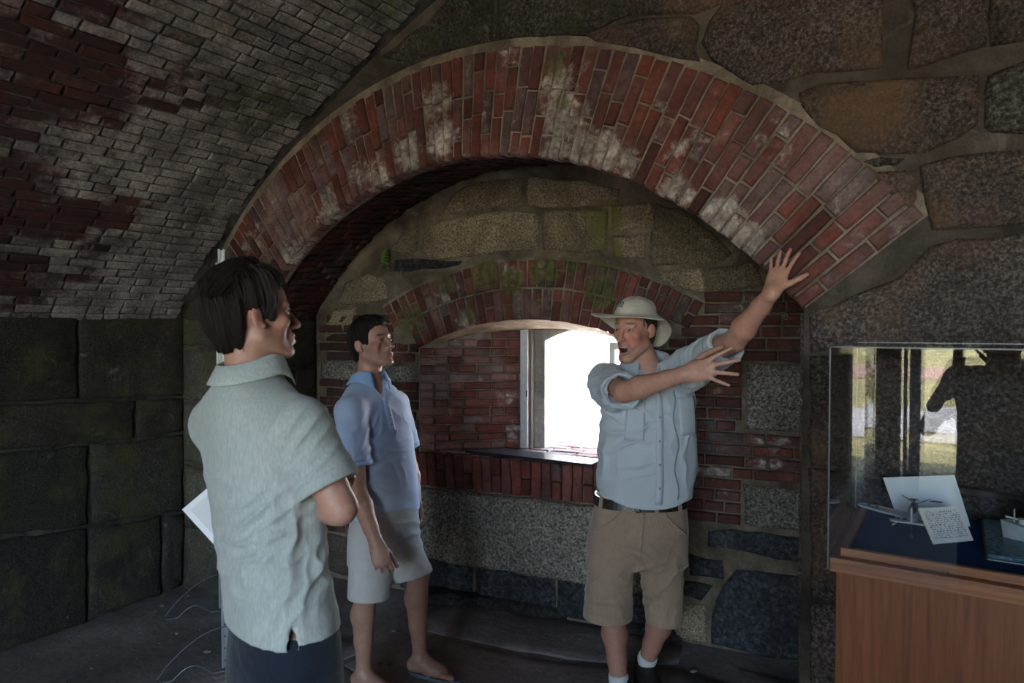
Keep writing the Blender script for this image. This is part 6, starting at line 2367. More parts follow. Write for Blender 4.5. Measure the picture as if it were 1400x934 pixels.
    a = unit(elR - shR)
    o1 = unit(np.cross(a, UPZ))
    o2 = np.cross(o1, a)
    collar(base, shirt, M_POLO1, neck + UPZ * 0.010, r, f, 0.070, 0.072, -0.028, open_ang=28, fall=0.046, point=0.030, flare=0.022, stand=0.028, lift_back=0.016)
    bm.free()
    # trousers
    sst = [(at(388, 840, 1.755), .182, .112, .112), (at(389, 890, 1.755), .196, .118, .122), (A(*at(389, 900, 1.755)[:2], .80), .198, .118, .125), (A(*at(389, 900, 1.755)[:2], .74), .194, .110, .118)]
    pel = Loft(sst, r, f, 2.3)
    v = Vol(*bbox_of([pel, Cone(dn(hipR, 0.1), dn(hipL, 0.1), .13, .13)], 0.05), 0.006)
    v.add(pel, 0)
    for hp in (hipR, hipL):
        k_, a_ = dn(hp, 0.5, .015), dn(hp, 0.075, -.01)
        v.add(Cone(hp - UPZ * .08, k_, .104, .080), .02)
        v.add(Cone(k_, a_, .078, .062), .02)
    v.cut(lambda X, Y, Z: 0 * X + 0 * Y + 0.055 - Z)
    V, F = v.mesh(1)
    np_mesh('trousers', V, F, M_NAVY, base, man)
    M_SH = plain('brown_shoe', (0.06, 0.035, 0.02), 0.45, 0.4)
    for hp in (hipR, hipL):
        g = dn(hp, 0, -0.01)
        v = Vol(g - .34, g + .34, 0.007)
        v.add(Cone(g - f * .04 + UPZ * .045, g + f * .06 + UPZ * .045, .042, .044), .02)
        v.add(Cone(g + f * .05 + UPZ * .042, g + f * .165 + UPZ * .034, .044, .038), .03)
        v.add(Cone(g + UPZ * .05, g + UPZ * .10, .042, .040), .03)
        v.cut(lambda X, Y, Z: -Z + 0 * X + 0 * Y)
        V, F = v.mesh(1)
        np_mesh('shoe', V, F, M_SH, base, man)
    # steel watch on the left wrist
    wd = unit(wrL - elL)
    bm = bmesh.new()
    a = unit(np.cross(wd, UPZ))
    b = np.cross(a, wd)
    c = wrL - wd * 0.015
    rows = []
    for k in range(28):
        an = 2 * PI * k / 28
        o = a * math.cos(an) * 0.036 + b * math.sin(an) * 0.031
        rows.append([bm.verts.new(c - base + o * g + wd * w) for w, g in ((-.009, 1), (-.008, 1.10), (.008, 1.10), (.009, 1))])
    for k in range(28):
        for j in range(3):
            bm.faces.new((rows[k][j], rows[(k + 1) % 28][j], rows[(k + 1) % 28][j + 1], rows[k][j + 1]))
    M_STEEL = plain('steel', (0.42, 0.42, 0.42), 0.28, 0.5, metallic=1.0)
    watch = link_bm('wristwatch', bm, M_STEEL, man)
    n_ = unit(UPZ * 0.8 + r * 0.5)
    n_ = unit(n_ - wd * (n_ @ wd))
    bm = bmesh.new()
    bm_tube(bm, [c - base + n_ * 0.033, c - base + n_ * 0.044], 0.019, n=24)
    link_bm('watch_case', bm, M_STEEL, watch)
    bm = bmesh.new()
    bm_tube(bm, [c - base + n_ * 0.0435, c - base + n_ * 0.0448], 0.015, n=24)
    link_bm('watch_face', bm, plain('watch_dial', (0.02, 0.02, 0.025), 0.2), watch)
    return man, tp


front_man, tp1 = build_front_man()
# the sheets of paper he holds against his side
c0 = at(249, 697, 2.02)
ea = unit(at(291, 743, 2.00) - c0)
eb = unit(at(273, 667, 2.05) - c0)
eb = unit(eb - ea * (ea @ eb))
en = np.cross(ea, eb)
t = NT('printed_paper')
uvp = t.obj()
br = t.n.new('ShaderNodeTexBrick')
t.l.new(t.map(uvp, (1, 1, 1)), br.inputs['Vector'])
br.inputs['Scale'].default_value = 60
br.inputs['Color1'].default_value = br.inputs['Color2'].default_value = (0.35, 0.35, 0.37, 1)
br.inputs['Mortar'].default_value = (0.78, 0.78, 0.80, 1)
br.inputs['Mortar Size'].default_value = 0.075
br.inputs['Bias'].default_value = 0
br.inputs['Brick Width'].default_value = 0.9
br.inputs['Row Height'].default_value = 0.24
M_PRINT = t.fin(br.outputs['Color'], 0.7, None, 0.3)
M_PAPER = plain('white_paper', (0.76, 0.76, 0.79), 0.7)
bm = bmesh.new()
bm_box(bm, 0, 0.216, 0, 0.279, -0.0015, 0.0015)
pap = link_bm('paper', bm, M_PAPER)
pap.matrix_world = frame(c0, ea, eb, en)
tag(pap, 'white printed sheets held under the folded arms of the man seen from behind', 'paper')
bm = bmesh.new()
side = -1 if en @ FWD > 0 else 1
bm_box(bm, 0.018, 0.198, 0.015, 0.264, side * 0.0019 - 0.0002, side * 0.0019 + 0.0002)
o = link_bm('printed_text', bm, M_PRINT, pap)
# ================================================================== DISPLAY CASE on the right and what is in it
def wood_mat(name, c0, c1, c2, scale=(3, 60, 60), rough=0.42):
    t = NT(name)
    v = t.map(t.obj(), scale)
    a = t.noise(1.0, 5, 0.6, v, dist=0.6)
    b = t.noise(5.0, 4, 0.6, v)
    col = t.ramp(a, [(0.3, c0), (0.5, c1), (0.72, c2)])
    col = t.mix(0.35, col, t.ramp(b, [(0.35, 0.6), (0.65, 1.15)]), 'MULTIPLY')
    return t.fin(col, rough, t.bump(b, 0.12, 0.002), 0.4)


M_WOODV = wood_mat('stained_plywood', (0.110, 0.030, 0.010), (0.165, 0.048, 0.015), (0.22, 0.070, 0.024), (55, 55, 2.5))
M_WOODH = wood_mat('stained_rail', (0.17, 0.060, 0.024), (0.26, 0.100, 0.042), (0.35, 0.150, 0.070), (3, 60, 60))
tg = NT('clear_acrylic')
gl = tg.n.new('ShaderNodeBsdfGlossy'); gl.inputs['Roughness'].default_value = 0.006
tr = tg.n.new('ShaderNodeBsdfTransparent'); tr.inputs['Color'].default_value = (0.965, 0.98, 0.985, 1)
fr = tg.n.new('ShaderNodeFresnel'); fr.inputs['IOR'].default_value = 1.52
mx = tg.n.new('ShaderNodeMixShader')
tg.l.new(fr.outputs[0], mx.inputs[0]); tg.l.new(tr.outputs[0], mx.inputs[1]); tg.l.new(gl.outputs[0], mx.inputs[2])
tg.l.new(mx.outputs[0], tg.out.inputs[0])
M_GLASS = tg.m
M_EDGE = plain('acrylic_edge', (0.11, 0.13, 0.14), 0.3, 0.5)
M_BLUE = plain('blue_felt', (0.010, 0.040, 0.115), 0.95, 0.1, grain=0.15, gscale=500)
cf = at(1134, 764, 1.755)
CX0, CY0, CZ = float(cf[0]), float(cf[1]), float(cf[2])
CX1, CY1, CT = 0.92, 2.475, float(at(1134, 474, 1.755)[2])
case = empty('display_case', (CX0, CY0, 0), 'wooden museum display case with a clear cover against the granite wall', 'display case')
def cbox(name, x0, x1, y0, y1, z0, z1, mat, parent=case, bev=0.002, smooth=False):
    bm = bmesh.new()
    bm_box(bm, x0 - CX0, x1 - CX0, y0 - CY0, y1 - CY0, z0, z1, bev)
    return link_bm(name, bm, mat, parent, smooth=smooth)


cbox('cabinet', CX0 + 0.014, CX1 - 0.014, CY0 + 0.012, CY1, 0, CZ - 0.030, M_WOODV)
rt_ = CZ + 0.004
cbox('rail', CX0, CX1, CY0, CY0 + 0.045, CZ - 0.032, rt_, M_WOODH)
cbox('rail', CX0, CX0 + 0.040, CY0 + 0.045, CY1, CZ - 0.032, rt_, wood_mat('stained_rail_side', (0.19, 0.085, 0.045), (0.27, 0.13, 0.07), (0.34, 0.18, 0.10), (60, 3, 60)))
cbox('rail', CX1 - 0.040, CX1, CY0 + 0.045, CY1, CZ - 0.032, rt_, M_WOODH)
cbox('inner_rail', CX0 + 0.022, CX1 - 0.022, CY0 + 0.026, CY0 + 0.042, rt_, rt_ + 0.022, M_WOODH)
cbox('inner_rail', CX0 + 0.022, CX0 + 0.038, CY0 + 0.043, CY1, rt_, rt_ + 0.022, M_WOODH)
cbox('inner_rail', CX1 - 0.038, CX1 - 0.022, CY0 + 0.043, CY1, rt_, rt_ + 0.022, M_WOODH)
DZ = rt_ + 0.006
cbox('deck', CX0 + 0.039, CX1 - 0.039, CY0 + 0.043, CY1, CZ - 0.03, DZ, M_BLUE, bev=0)
def pane(name, vs):
    return link_mesh(name, [np.asarray(v) - A(CX0, CY0, 0) for v in vs], [(0, 1, 2, 3)], M_GLASS, case)
g0 = rt_ - 0.03
x0, x1, y0, y1 = CX0 - 0.003, CX1 + 0.003, CY0 - 0.003, CY1 + 0.002
pane('front_pane', [(x0, y0, g0), (x1, y0, g0), (x1, y0, CT), (x0, y0, CT)])
pane('side_pane', [(x0, y0, g0), (x0, y1, g0), (x0, y1, CT), (x0, y0, CT)])
pane('side_pane', [(x1, y0, g0), (x1, y1, g0), (x1, y1, CT), (x1, y0, CT)])
pane('rear_pane', [(x0 + .002, y1, rt_), (x1 - .002, y1, rt_), (x1 - .002, y1, CT), (x0 + .002, y1, CT)])
pane('top_pane', [(x0, y0, CT), (x1, y0, CT), (x1, y1, CT), (x0, y1, CT)])
bm = bmesh.new()                                                               # polished edges of the cover
e = 0.0014
for a, b in (((x0, y0, g0), (x0, y0, CT)), ((x1, y0, g0), (x1, y0, CT)), ((x0, y1, rt_), (x0, y1, CT)), ((x0, y0, CT), (x1, y0, CT)), ((x0, y0, CT), (x0, y1, CT)), ((x0, y1, CT), (x1, y1, CT)), ((x1, y0, CT), (x1, y1, CT))):
    lo_, hi_ = np.minimum(a, b) - e, np.maximum(a, b) + e
    bm_box(bm, lo_[0] - CX0, hi_[0] - CX0, lo_[1] - CY0, hi_[1] - CY0, lo_[2], hi_[2])
link_bm('cover_edge', bm, M_EDGE, case)
for px in (1289, 1296):
    p = on_y(px, 783, CY0)
    bm = bmesh.new()
    bm_tube(bm, [p - A(CX0, CY0 - 0.001, 0), p - A(CX0, CY0 + 0.003, 0)], 0.003, n=8)
    link_bm('screw', bm, plain('dark_screw', (0.03, 0.025, 0.02), 0.5), case)


def board4(name, bl_, br_, tr_, tl_, mat, thick=0.003):
    """a flat card from its four corners, with its own thickness; local x along the foot, y up the card"""
    bl_, br_, tr_, tl_ = (np.asarray(p) for p in (bl_, br_, tr_, tl_))
    ex = unit(br_ - bl_)
    ey = unit((tl_ - bl_) - ex * ((tl_ - bl_) @ ex))
    ez = np.cross(ex, ey)
    loc = [((p - bl_) @ ex, (p - bl_) @ ey) for p in (bl_, br_, tr_, tl_)]
    V = [(x, y, 0) for x, y in loc] + [(x, y, -thick) for x, y in loc]
    o = link_mesh(name, V, [(0, 1, 2, 3), (7, 6, 5, 4), (0, 4, 5, 1), (1, 5, 6, 2), (2, 6, 7, 3), (3, 7, 4, 0)], mat)
    o.matrix_world = frame(bl_ + ez * 0.0, ex, ey, ez)
    return o, loc


def on_deck(x, y, up=0.0): return on_z(x, y, DZ + up)
# picture card leaning at the back
bl_, br_ = on_y(1226, 713, 2.39), on_y(1327, 726, 2.39)
bl_[2] = br_[2] = DZ + 0.003
back_y = 2.44
pic, loc = board4('picture_card', bl_, br_, on_y(1305, 648, back_y), on_y(1207, 653, back_y), plain('pale_print', (0.62, 0.66, 0.70), 0.45, 0.4))
tag(pic, 'pale picture card with a small drawn aircraft leaning at the back of the display case', 'picture')
W_, H_ = loc[1][0], loc[3][1]
def drawn(parts, mat, parent, name, lift=0.0):
    bm = bmesh.new()
    for poly in parts:
        bm.faces.new([bm.verts.new((x, y + lift, 0.0008)) for x, y in poly])
    return link_bm(name, bm, mat, parent)
k = W_
M_INK = plain('print_ink', (0.05, 0.06, 0.10), 0.6)
drawn([[(.16 * k, .20 * k), (.20 * k, .215 * k), (.30 * k, .205 * k), (.30 * k, .19 * k), (.20 * k, .18 * k)], [(.20 * k, .18 * k), (.23 * k, .155 * k), (.25 * k, .155 * k), (.26 * k, .188 * k)]], M_INK, pic, 'printed_aircraft', 0.12 * k)
drawn([[(.44 * k, .20 * k), (.50 * k, .22 * k), (.62 * k, .215 * k), (.64 * k, .20 * k), (.60 * k, .185 * k), (.45 * k, .185 * k)]], M_INK, pic, 'printed_aircraft', 0.12 * k)
# text card
tt = NT('typed_text')
br_n = tt.n.new('ShaderNodeTexBrick')
tt.l.new(tt.obj(), br_n.inputs['Vector'])
for nm, v in (('Scale', 100), ('Mortar Size', 0.11), ('Brick Width', 1.15), ('Row Height', 0.58), ('Bias', 0.0)):
    br_n.inputs[nm].default_value = v
br_n.offset = 0.37
br_n.squash = 0.7
br_n.squash_frequency = 3
for nm in ('Color1', 'Color2'):
    br_n.inputs[nm].default_value = (0.045, 0.05, 0.06, 1)
br_n.inputs['Mortar'].default_value = (0.70, 0.70, 0.71, 1)
ink = tt.mix(tt.ramp(tt.noise(330, 2, 0.7, tt.obj()), [(0.40, 0.0), (0.50, 1.0)], 'CONSTANT'), (0.66, 0.66, 0.67), br_n.outputs['Color'])
M_TEXT = tt.fin(ink, 0.6, None, 0.3)
bl_, br_ = on_deck(1277, 744, 0.006), on_deck(1331, 739, 0.006)
tl_ = at(1256, 695, float(proj(bl_)[2]) + 0.055)
tr_ = at(1312, 692, float(proj(br_)[2]) + 0.055)
card, loc = board4('text_card', bl_, br_, tr_, tl_, plain('cream_card', (0.68, 0.67, 0.66), 0.6), 0.004)
tag(card, 'white typed text card propped up beside the grey model aircraft', 'card')
w_, h_ = loc[1][0], loc[3][1]
sk_ = loc[3][0]
drawn([[(sk_ * .08 + .07 * w_, .10 * h_), (sk_ * .08 + w_ * .93, .10 * h_), (sk_ * .9 + w_ * .93, .90 * h_), (sk_ * .9 + .07 * w_, .90 * h_)]], M_TEXT, card, 'typed_lines')
bm = bmesh.new()
bm_box(bm, w_ * .2, w_ * .8, 0.045, 0.06, -0.022, -0.004)
link_bm('prop', bm, plain('card_prop', (0.5, 0.5, 0.5), 0.6), card)

# ---- model carrier aircraft seen from behind its tail
M_PLANE = plain('model_grey', (0.27, 0.32, 0.345), 0.5, 0.4, grain=0.1)
M_PLANEB = plain('model_dark', (0.02, 0.022, 0.03), 0.4, 0.4)
M_STARW = plain('roundel_white', (0.70, 0.70, 0.70), 0.5)
M_STARB = plain('roundel_blue', (0.012, 0.022, 0.06), 0.5)
M_ORANGE = plain('wing_edge_orange', (0.50, 0.27, 0.10), 0.5)
tail = on_deck(1246, 736)
nose = on_deck(1255, 702)
ax = unit(nose - tail)
sx = np.cross(ax, UPZ)                                                          # to the aircraft's right
pc = tail + ax * 0.10
plane = empty('model_aircraft', pc, 'grey model warplane with star roundel on its wing in the display case', 'model')
def pl(r_, a_, u_): return A(0, 0, 0) + sx * r_ + ax * a_ + UPZ * u_
bm = bmesh.new()
ys = [-0.105, -0.08, -0.04, 0.0, 0.04, 0.075, 0.092]
bm_tube(bm, [pl(0, y, 0.036 + 0.010 * max(0, -y) / 0.1 + 0.02 * max(0, y)) for y in ys], [0.004, 0.009, 0.014, 0.018, 0.020, 0.020, 0.016], n=16)
link_bm('fuselage', bm, M_PLANE, plane, smooth=True)
bm = bmesh.new()
bm_tube(bm, [pl(0, y, u) for y, u in ((-0.03, .052), (-0.015, .062), (0.015, .066), (0.04, .060), (0.052, .052))], [0.004, 0.009, 0.010, 0.009, 0.004], n=12)
link_bm('canopy', bm, M_PLANEB, plane, smooth=True)
def plate(pts, th, mat, parent, name):
    bm = bmesh.new()
    a_ = [bm.verts.new(p + UPZ * th / 2) for p in pts]
    b_ = [bm.verts.new(p - UPZ * th / 2) for p in pts]
    bm.faces.new(a_); bm.faces.new(b_[::-1])
    for i in range(len(pts)):
        bm.faces.new((a_[i], b_[i], b_[(i + 1) % len(pts)], a_[(i + 1) % len(pts)]))
    return link_bm(name, bm, mat, parent)
wl_ = plate([pl(-.012, .055, .030), pl(-.10, .052, .040), pl(-.142, .040, .045), pl(-.150, .026, .046), pl(-.142, .014, .045), pl(-.09, .004, .038), pl(-.012, -.004, .030)], .005, M_PLANE, plane, 'wing')
plate([pl(-.02, .0565, .0335), pl(-.10, .0535, .0435), pl(-.144, .0405, .048), pl(-.142, .036, .048), pl(-.10, .048, .0435), pl(-.02, .051, .0335)], .0015, M_ORANGE, wl_, 'leading_edge')
wr_ = plate([pl(.012, .055, .030), pl(.045, .055, .034), pl(.066, .040, .046), pl(.068, .014, .047), pl(.045, .002, .034), pl(.012, -.004, .030)], .005, M_PLANE, plane, 'wing')
rc = pl(-.108, .029, .0462)
def disc(c, r, mat, parent, name, n=20, up=0.0):
    bm = bmesh.new()
    bm.faces.new([bm.verts.new(c + (sx * math.cos(2 * PI * i / n) + unit(ax) * math.sin(2 * PI * i / n)) * r + UPZ * (up + 0.12 * -r * math.cos(2 * PI * i / n))) for i in range(n)])
    return link_bm(name, bm, mat, parent)
disc(rc, .0155, M_STARB, wl_, 'roundel')
bm = bmesh.new()
bm.faces.new([bm.verts.new(rc + (sx * math.sin(2 * PI * i / 10) + ax * math.cos(2 * PI * i / 10)) * (0.0145 if i % 2 == 0 else 0.0058) + UPZ * (.0006 - .12 * (0.0145 if i % 2 == 0 else .0058) * math.sin(2 * PI * i / 10))) for i in range(10)])
link_bm('star', bm, M_STARW, wl_)
for q in (-1, 1):
    bm = bmesh.new()
    bm.faces.new([bm.verts.new(rc + sx * q * x + ax * y + UPZ * (.0007 - .12 * q * x)) for x, y in ((.0160, -.004), (.027, -.004), (.027, .004), (.0160, .004))])
    link_bm('bar', bm, M_STARW, wl_)
plate([pl(-.055, -.090, .044), pl(.055, -.090, .044), pl(.050, -.112, .044), pl(-.050, -.112, .044)], .004, M_PLANE, plane, 'tailplane')
bm = bmesh.new()
f1 = [pl(q, y, u) for q in (-.0018, .0018) for y, u in ((-.07, .050), (-.098, .088), (-.115, .088), (-.112, .042))]
vs = [bm.verts.new(p) for p in f1]
bm.faces.new(vs[:4]); bm.faces.new(vs[4:][::-1])
for i in range(4):
    bm.faces.new((vs[i], vs[4 + i], vs[4 + (i + 1) % 4], vs[(i + 1) % 4]))
link_bm('fin', bm, M_PLANE, plane)
for q in (-1, 1):
    bm = bmesh.new()
    bm_tube(bm, [pl(q * .045, .03, .030), pl(q * .050, .035, .012)], .0022, n=8)
    ring_ = [pl(q * .052, .035 + .010 * math.cos(t_), .0105 + .0098 * math.sin(t_)) for t_ in np.linspace(0, 2 * PI, 13)]
    lg = link_bm('landing_leg', bm, M_PLANE, plane, smooth=True)
    bm = bmesh.new()
    bm_tube(bm, [pl(q * .0485, .035, .0115), pl(q * .0555, .035, .0115)], .0110, n=14)
    link_bm('wheel', bm, M_PLANEB, lg)
    bm = bmesh.new()
    bm_tube(bm, [pl(q * .010, -.01, .05), pl(q * .050, -.055, .018)], .0022, n=6)
    link_bm('strut', bm, M_PLANE, plane)
bm = bmesh.new()
bm_tube(bm, [pl(0, -.10, .036), pl(0, -.104, .006)], .002, n=6)
bm_tube(bm, [pl(-.004, -.104, .006), pl(.004, -.104, .006)], .006, n=10)
link_bm('tail_wheel', bm, M_PLANEB, plane)
bm = bmesh.new()
for a_ in (0.5, 0.5 + 2 * PI / 3, 0.5 + 4 * PI / 3):
    dv = sx * math.cos(a_) + UPZ * math.sin(a_)
    bm_tube(bm, [pl(0, .098, .052), pl(0, .098, .052) + dv * .022, pl(0, .098, .052) + dv * .044], [.002, .0045, .002], n=8, flat=0.35)
bm_tube(bm, [pl(0, .092, .052), pl(0, .108, .052)], [.006, .002], n=10)
link_bm('propeller', bm, M_PLANEB, plane, smooth=True)

# ---- model ship on a painted sea
t = NT('painted_sea')
sn = t.noise(70, 4, 0.6, t.obj())
M_SEA = t.fin(t.ramp(sn, [(0.35, (0.010, 0.045, 0.085)), (0.60, (0.030, 0.12, 0.17)), (0.75, (0.12, 0.24, 0.28))]), 0.25, t.bump(sn, 0.8, 0.006), 0.5)
p0 = on_deck(1350, 766)
p1 = on_deck(1348, 716)
xb = float(p0[0])
yb0, yb1 = float(p0[1]), min(float(p1[1]), CY1 - 0.02)
ship = empty('model_ship', (xb, yb0, DZ), 'grey model warship on a painted blue sea base at the right of the case', 'model')
bm = bmesh.new()
bm_box(bm, 0, 0.42, 0, yb1 - yb0, 0.006, 0.016, 0.001)
link_bm('sea', bm, M_SEA, ship)
bm = bmesh.new()
bm_box(bm, -0.004, 0.424, -0.004, yb1 - yb0 + 0.004, 0.0005, 0.007)
link_bm('base_board', bm, plain('black_base', (0.015, 0.016, 0.018), 0.4), ship)
bm = bmesh.new()
bm_box(bm, 0.0, 0.42, -0.0045, -0.0035, 0.0025, 0.0045)
link_bm('base_line', bm, plain('pale_strip', (0.55, 0.57, 0.58), 0.4), ship)
M_SHIP = plain('warship_grey', (0.36, 0.40, 0.42), 0.5, 0.4, grain=0.08)
yc = (yb1 - yb0) * 0.52
bm = bmesh.new()
rows = []
for x, w, top in ((0.035, 0.002, 0.062), (0.055, 0.022, 0.060), (0.085, 0.040, 0.056), (0.13, 0.050, 0.053), (0.20, 0.054, 0.052), (0.30, 0.052, 0.052), (0.38, 0.044, 0.052)):
    rows.append([bm.verts.new((x + 0.006 * (z < 0.03), yc + s * w * k, z)) for s, k, z in ((-1, 0.72, 0.016), (-1, 1.0, top), (1, 1.0, top), (1, 0.72, 0.016))])
for a_, b_ in zip(rows, rows[1:]):
    for j in range(4):
        bm.faces.new((a_[j], b_[j], b_[(j + 1) % 4], a_[(j + 1) % 4]))
bm.faces.new(rows[0]); bm.faces.new(rows[-1][::-1])
link_bm('hull', bm, M_SHIP, ship)
bm = bmesh.new()
bm_box(bm, 0.10, 0.30, yc - 0.026, yc + 0.026, 0.052, 0.085, 0.002)
bm_box(bm, 0.115, 0.20, yc - 0.022, yc + 0.022, 0.085, 0.108, 0.002)
link_bm('superstructure', bm, M_SHIP, ship)
M_PGL = plain('pale_glass', (0.60, 0.66, 0.70), 0.1)
for box_ in [(0.1135, 0.115, yc + dy, yc + dy + 0.007, 0.092, 0.103) for dy in (-0.014, -0.003, 0.008)] + [(0.122 + dx * 0.015, 0.131 + dx * 0.015, yc - 0.0235, yc - 0.0215, 0.092, 0.102) for dx in range(5)]:
    bm = bmesh.new()
    bm_box(bm, *box_)
    link_bm('bridge_window', bm, M_PGL, ship)
bm = bmesh.new()
bm_tube(bm, [(0.16, yc, 0.108), (0.16, yc, 0.20)], [0.003, 0.0015], n=8)
bm_tube(bm, [(0.16, yc - 0.02, 0.165), (0.16, yc + 0.02, 0.165)], 0.0012, n=6)
link_bm('mast', bm, M_SHIP, ship)
bm = bmesh.new()
bm_tube(bm, [(0.065, yc, 0.058), (0.065, yc, 0.095)], 0.0015, n=6)
link_bm('jackstaff', bm, M_SHIP, ship)
bm = bmesh.new()
bm_tube(bm, [(0.085, yc, 0.056), (0.085, yc, 0.070)], 0.012, n=14)
bm_tube(bm, [(0.08, yc, 0.066), (0.045, yc, 0.072)], 0.0025, n=8)
link_bm('gun', bm, M_SHIP, ship)

# ================================================================== panel stand at the left: alloy posts on clear feet
M_BOLT = plain('dark_bolt', (0.03, 0.03, 0.03), 0.5)
M_ALU = plain('brushed_aluminium', (0.62, 0.63, 0.65), 0.35, 0.5, metallic=0.85)
pa, pb = on_z(308, 915, 0), on_z(303, 830, 0)
dirp = unit(pb - pa)
pb = pa + dirp * 0.78
perp = np.cross(dirp, UPZ)
perp = perp if perp @ RT > 0 else -perp
stand = empty('panel_stand', pa, 'free standing exhibit panel on aluminium posts with clear curved feet by the left pier', 'display stand')
for i, p in enumerate((pa, pb)):
    bm = bmesh.new()
    b = p - pa
    M = frame(b, perp, dirp, UPZ)
    bm_box(bm, -0.016, -0.006, -0.012, 0.012, 0.012, 2.075, 0.001, M)
    bm_box(bm, 0.006, 0.016, -0.012, 0.012, 0.012, 2.075, 0.001, M)
    bm_box(bm, -0.008, 0.008, -0.006, 0.006, 0.012, 2.07, 0.0, M)
    post = link_bm('post', bm, M_ALU, stand)
    for z in (0.05, 0.11, 0.17, 0.23):
        bm = bmesh.new()
        bm_tube(bm, [b + UPZ * z - dirp * 0.0125, b + UPZ * z - dirp * 0.0145], 0.004, n=8)
        link_bm('bolt', bm, M_BOLT, post)
    bm = bmesh.new()
    out = []
    for t_ in np.linspace(0, 1, 19):                                            # clear foot: arched plate standing across the panel
        out.append((-0.30 + 0.60 * t_, 0.020 + 0.20 * math.sin(PI * t_) ** 0.85))
    lowr = [(0.30, 0.0), (0.235, 0.0)] + [(0.235 - 0.175 * t_, 0.055 * math.sin(PI * t_)) for t_ in np.linspace(0.1, 0.9, 8)] + [(0.06, 0.0), (-0.06, 0.0)] + [(-0.06 - 0.175 * t_, 0.055 * math.sin(PI * t_)) for t_ in np.linspace(0.1, 0.9, 8)] + [(-0.235, 0.0), (-0.30, 0.0)]
    poly = out + lowr
    fv = [bm.verts.new(b + perp * x + UPZ * (z + 0.001) - dirp * 0.018) for x, z in poly]
    rv = [bm.verts.new(b + perp * x + UPZ * (z + 0.001) - dirp * 0.026) for x, z in poly]
    bm.faces.new(fv); bm.faces.new(rv[::-1])
    for j in range(len(poly)):
        bm.faces.new((fv[j], rv[j], rv[(j + 1) % len(poly)], fv[(j + 1) % len(poly)]))
    foot = link_bm('foot', bm, M_GLASS, stand)
    for seg in (out, [(x, z) for x, z in lowr]):
        bm = bmesh.new()
        bm_tube(bm, [b + perp * x + UPZ * (z + 0.002) - dirp * 0.022 for x, z in seg], 0.0024, n=5)
        link_bm('foot_edge', bm, M_EDGE, foot)
bm = bmesh.new()
bm_box(bm, -0.004, 0.004, 0.02, 0.76, 0.62, 1.98, 0.0, frame((0, 0, 0), perp, dirp, UPZ))
link_bm('panel', bm, plain('dark_panel', (0.06, 0.062, 0.065), 0.5), stand)
bm = bmesh.new()
bm_box(bm, -0.012, 0.012, 0.012, 0.768, 1.98, 2.01, 0.002, frame((0, 0, 0), perp, dirp, UPZ))
link_bm('panel_rail', bm, plain('dark_rail_foot', (0.035, 0.03, 0.028), 0.5), stand)
bm = bmesh.new()
bm_box(bm, -0.012, 0.012, 0.012, 0.768, 0.60, 0.625, 0.002, frame((0, 0, 0), perp, dirp, UPZ))
link_bm('panel_rail', bm, plain('dark_rail', (0.035, 0.03, 0.028), 0.5), stand)

# ================================================================== small things
pts = [on_z(x, y, ZS + 0.012) for x, y in ((636, 617.5), (690, 614.5), (822, 630), (808, 636.5))]
bm = bmesh.new()
lo_ = [bm.verts.new(p - UPZ * 0.006) for p in pts]
hi_ = [bm.verts.new(p + UPZ * 0.008) for p in pts]
bm.faces.new(lo_[::-1]); bm.faces.new(hi_)
for i in range(4):
    bm.faces.new((lo_[i], lo_[(i + 1) % 4], hi_[(i + 1) % 4], hi_[i]))
brd = link_bm('board', bm, plain('black_board', (0.020, 0.022, 0.030), 0.3, 0.5))
tag(brd, 'thin black board lying flat on the brick window seat', 'board')

# fern growing from a joint in the alcove wall
fs, fz = on_back(531, 340)
root = back(fs, fz, 0.0)
fern = empty('fern', root, 'small green fern growing from a wall joint under the big arch', 'plant')
M_FERN = plain('fern_green', (0.085, 0.17, 0.022), 0.55, 0.4, grain=0.3, gscale=60)
rf = random.Random(4)
for k in range(5):
    bm = bmesh.new()
    sp = rf.uniform(-0.35, 0.35)
    ln = rf.uniform(0.10, 0.17)
    prev = None
    stem = []
    for i in range(9):
        t_ = i / 8
        p = BU * (sp * ln * t_ * 0.7) - BN * (0.045 * math.sin(PI * 0.6 * t_)) - UPZ * ln * (t_ ** 1.3) + UPZ * 0.012 * math.sin(PI * t_)
        stem.append(p)
    bm_tube(bm, stem, 0.0012, n=5)
    for i in range(1, 9):
        p = stem[i]
        d_ = unit(stem[i] - stem[i - 1])
        w_ = 0.022 * math.sin(PI * (0.15 + 0.8 * i / 9))
        for sg in (-1, 1):
            sv = unit(BU * sg + d_ * 0.5)
            q = [p, p + sv * w_ * 0.5 + d_ * 0.005 - BN * .003, p + sv * w_, p + sv * w_ * 0.5 - d_ * 0.005 - BN * .003]
            bm.faces.new([bm.verts.new(v_) for v_ in q])
    link_bm('frond', bm, M_FERN, fern)

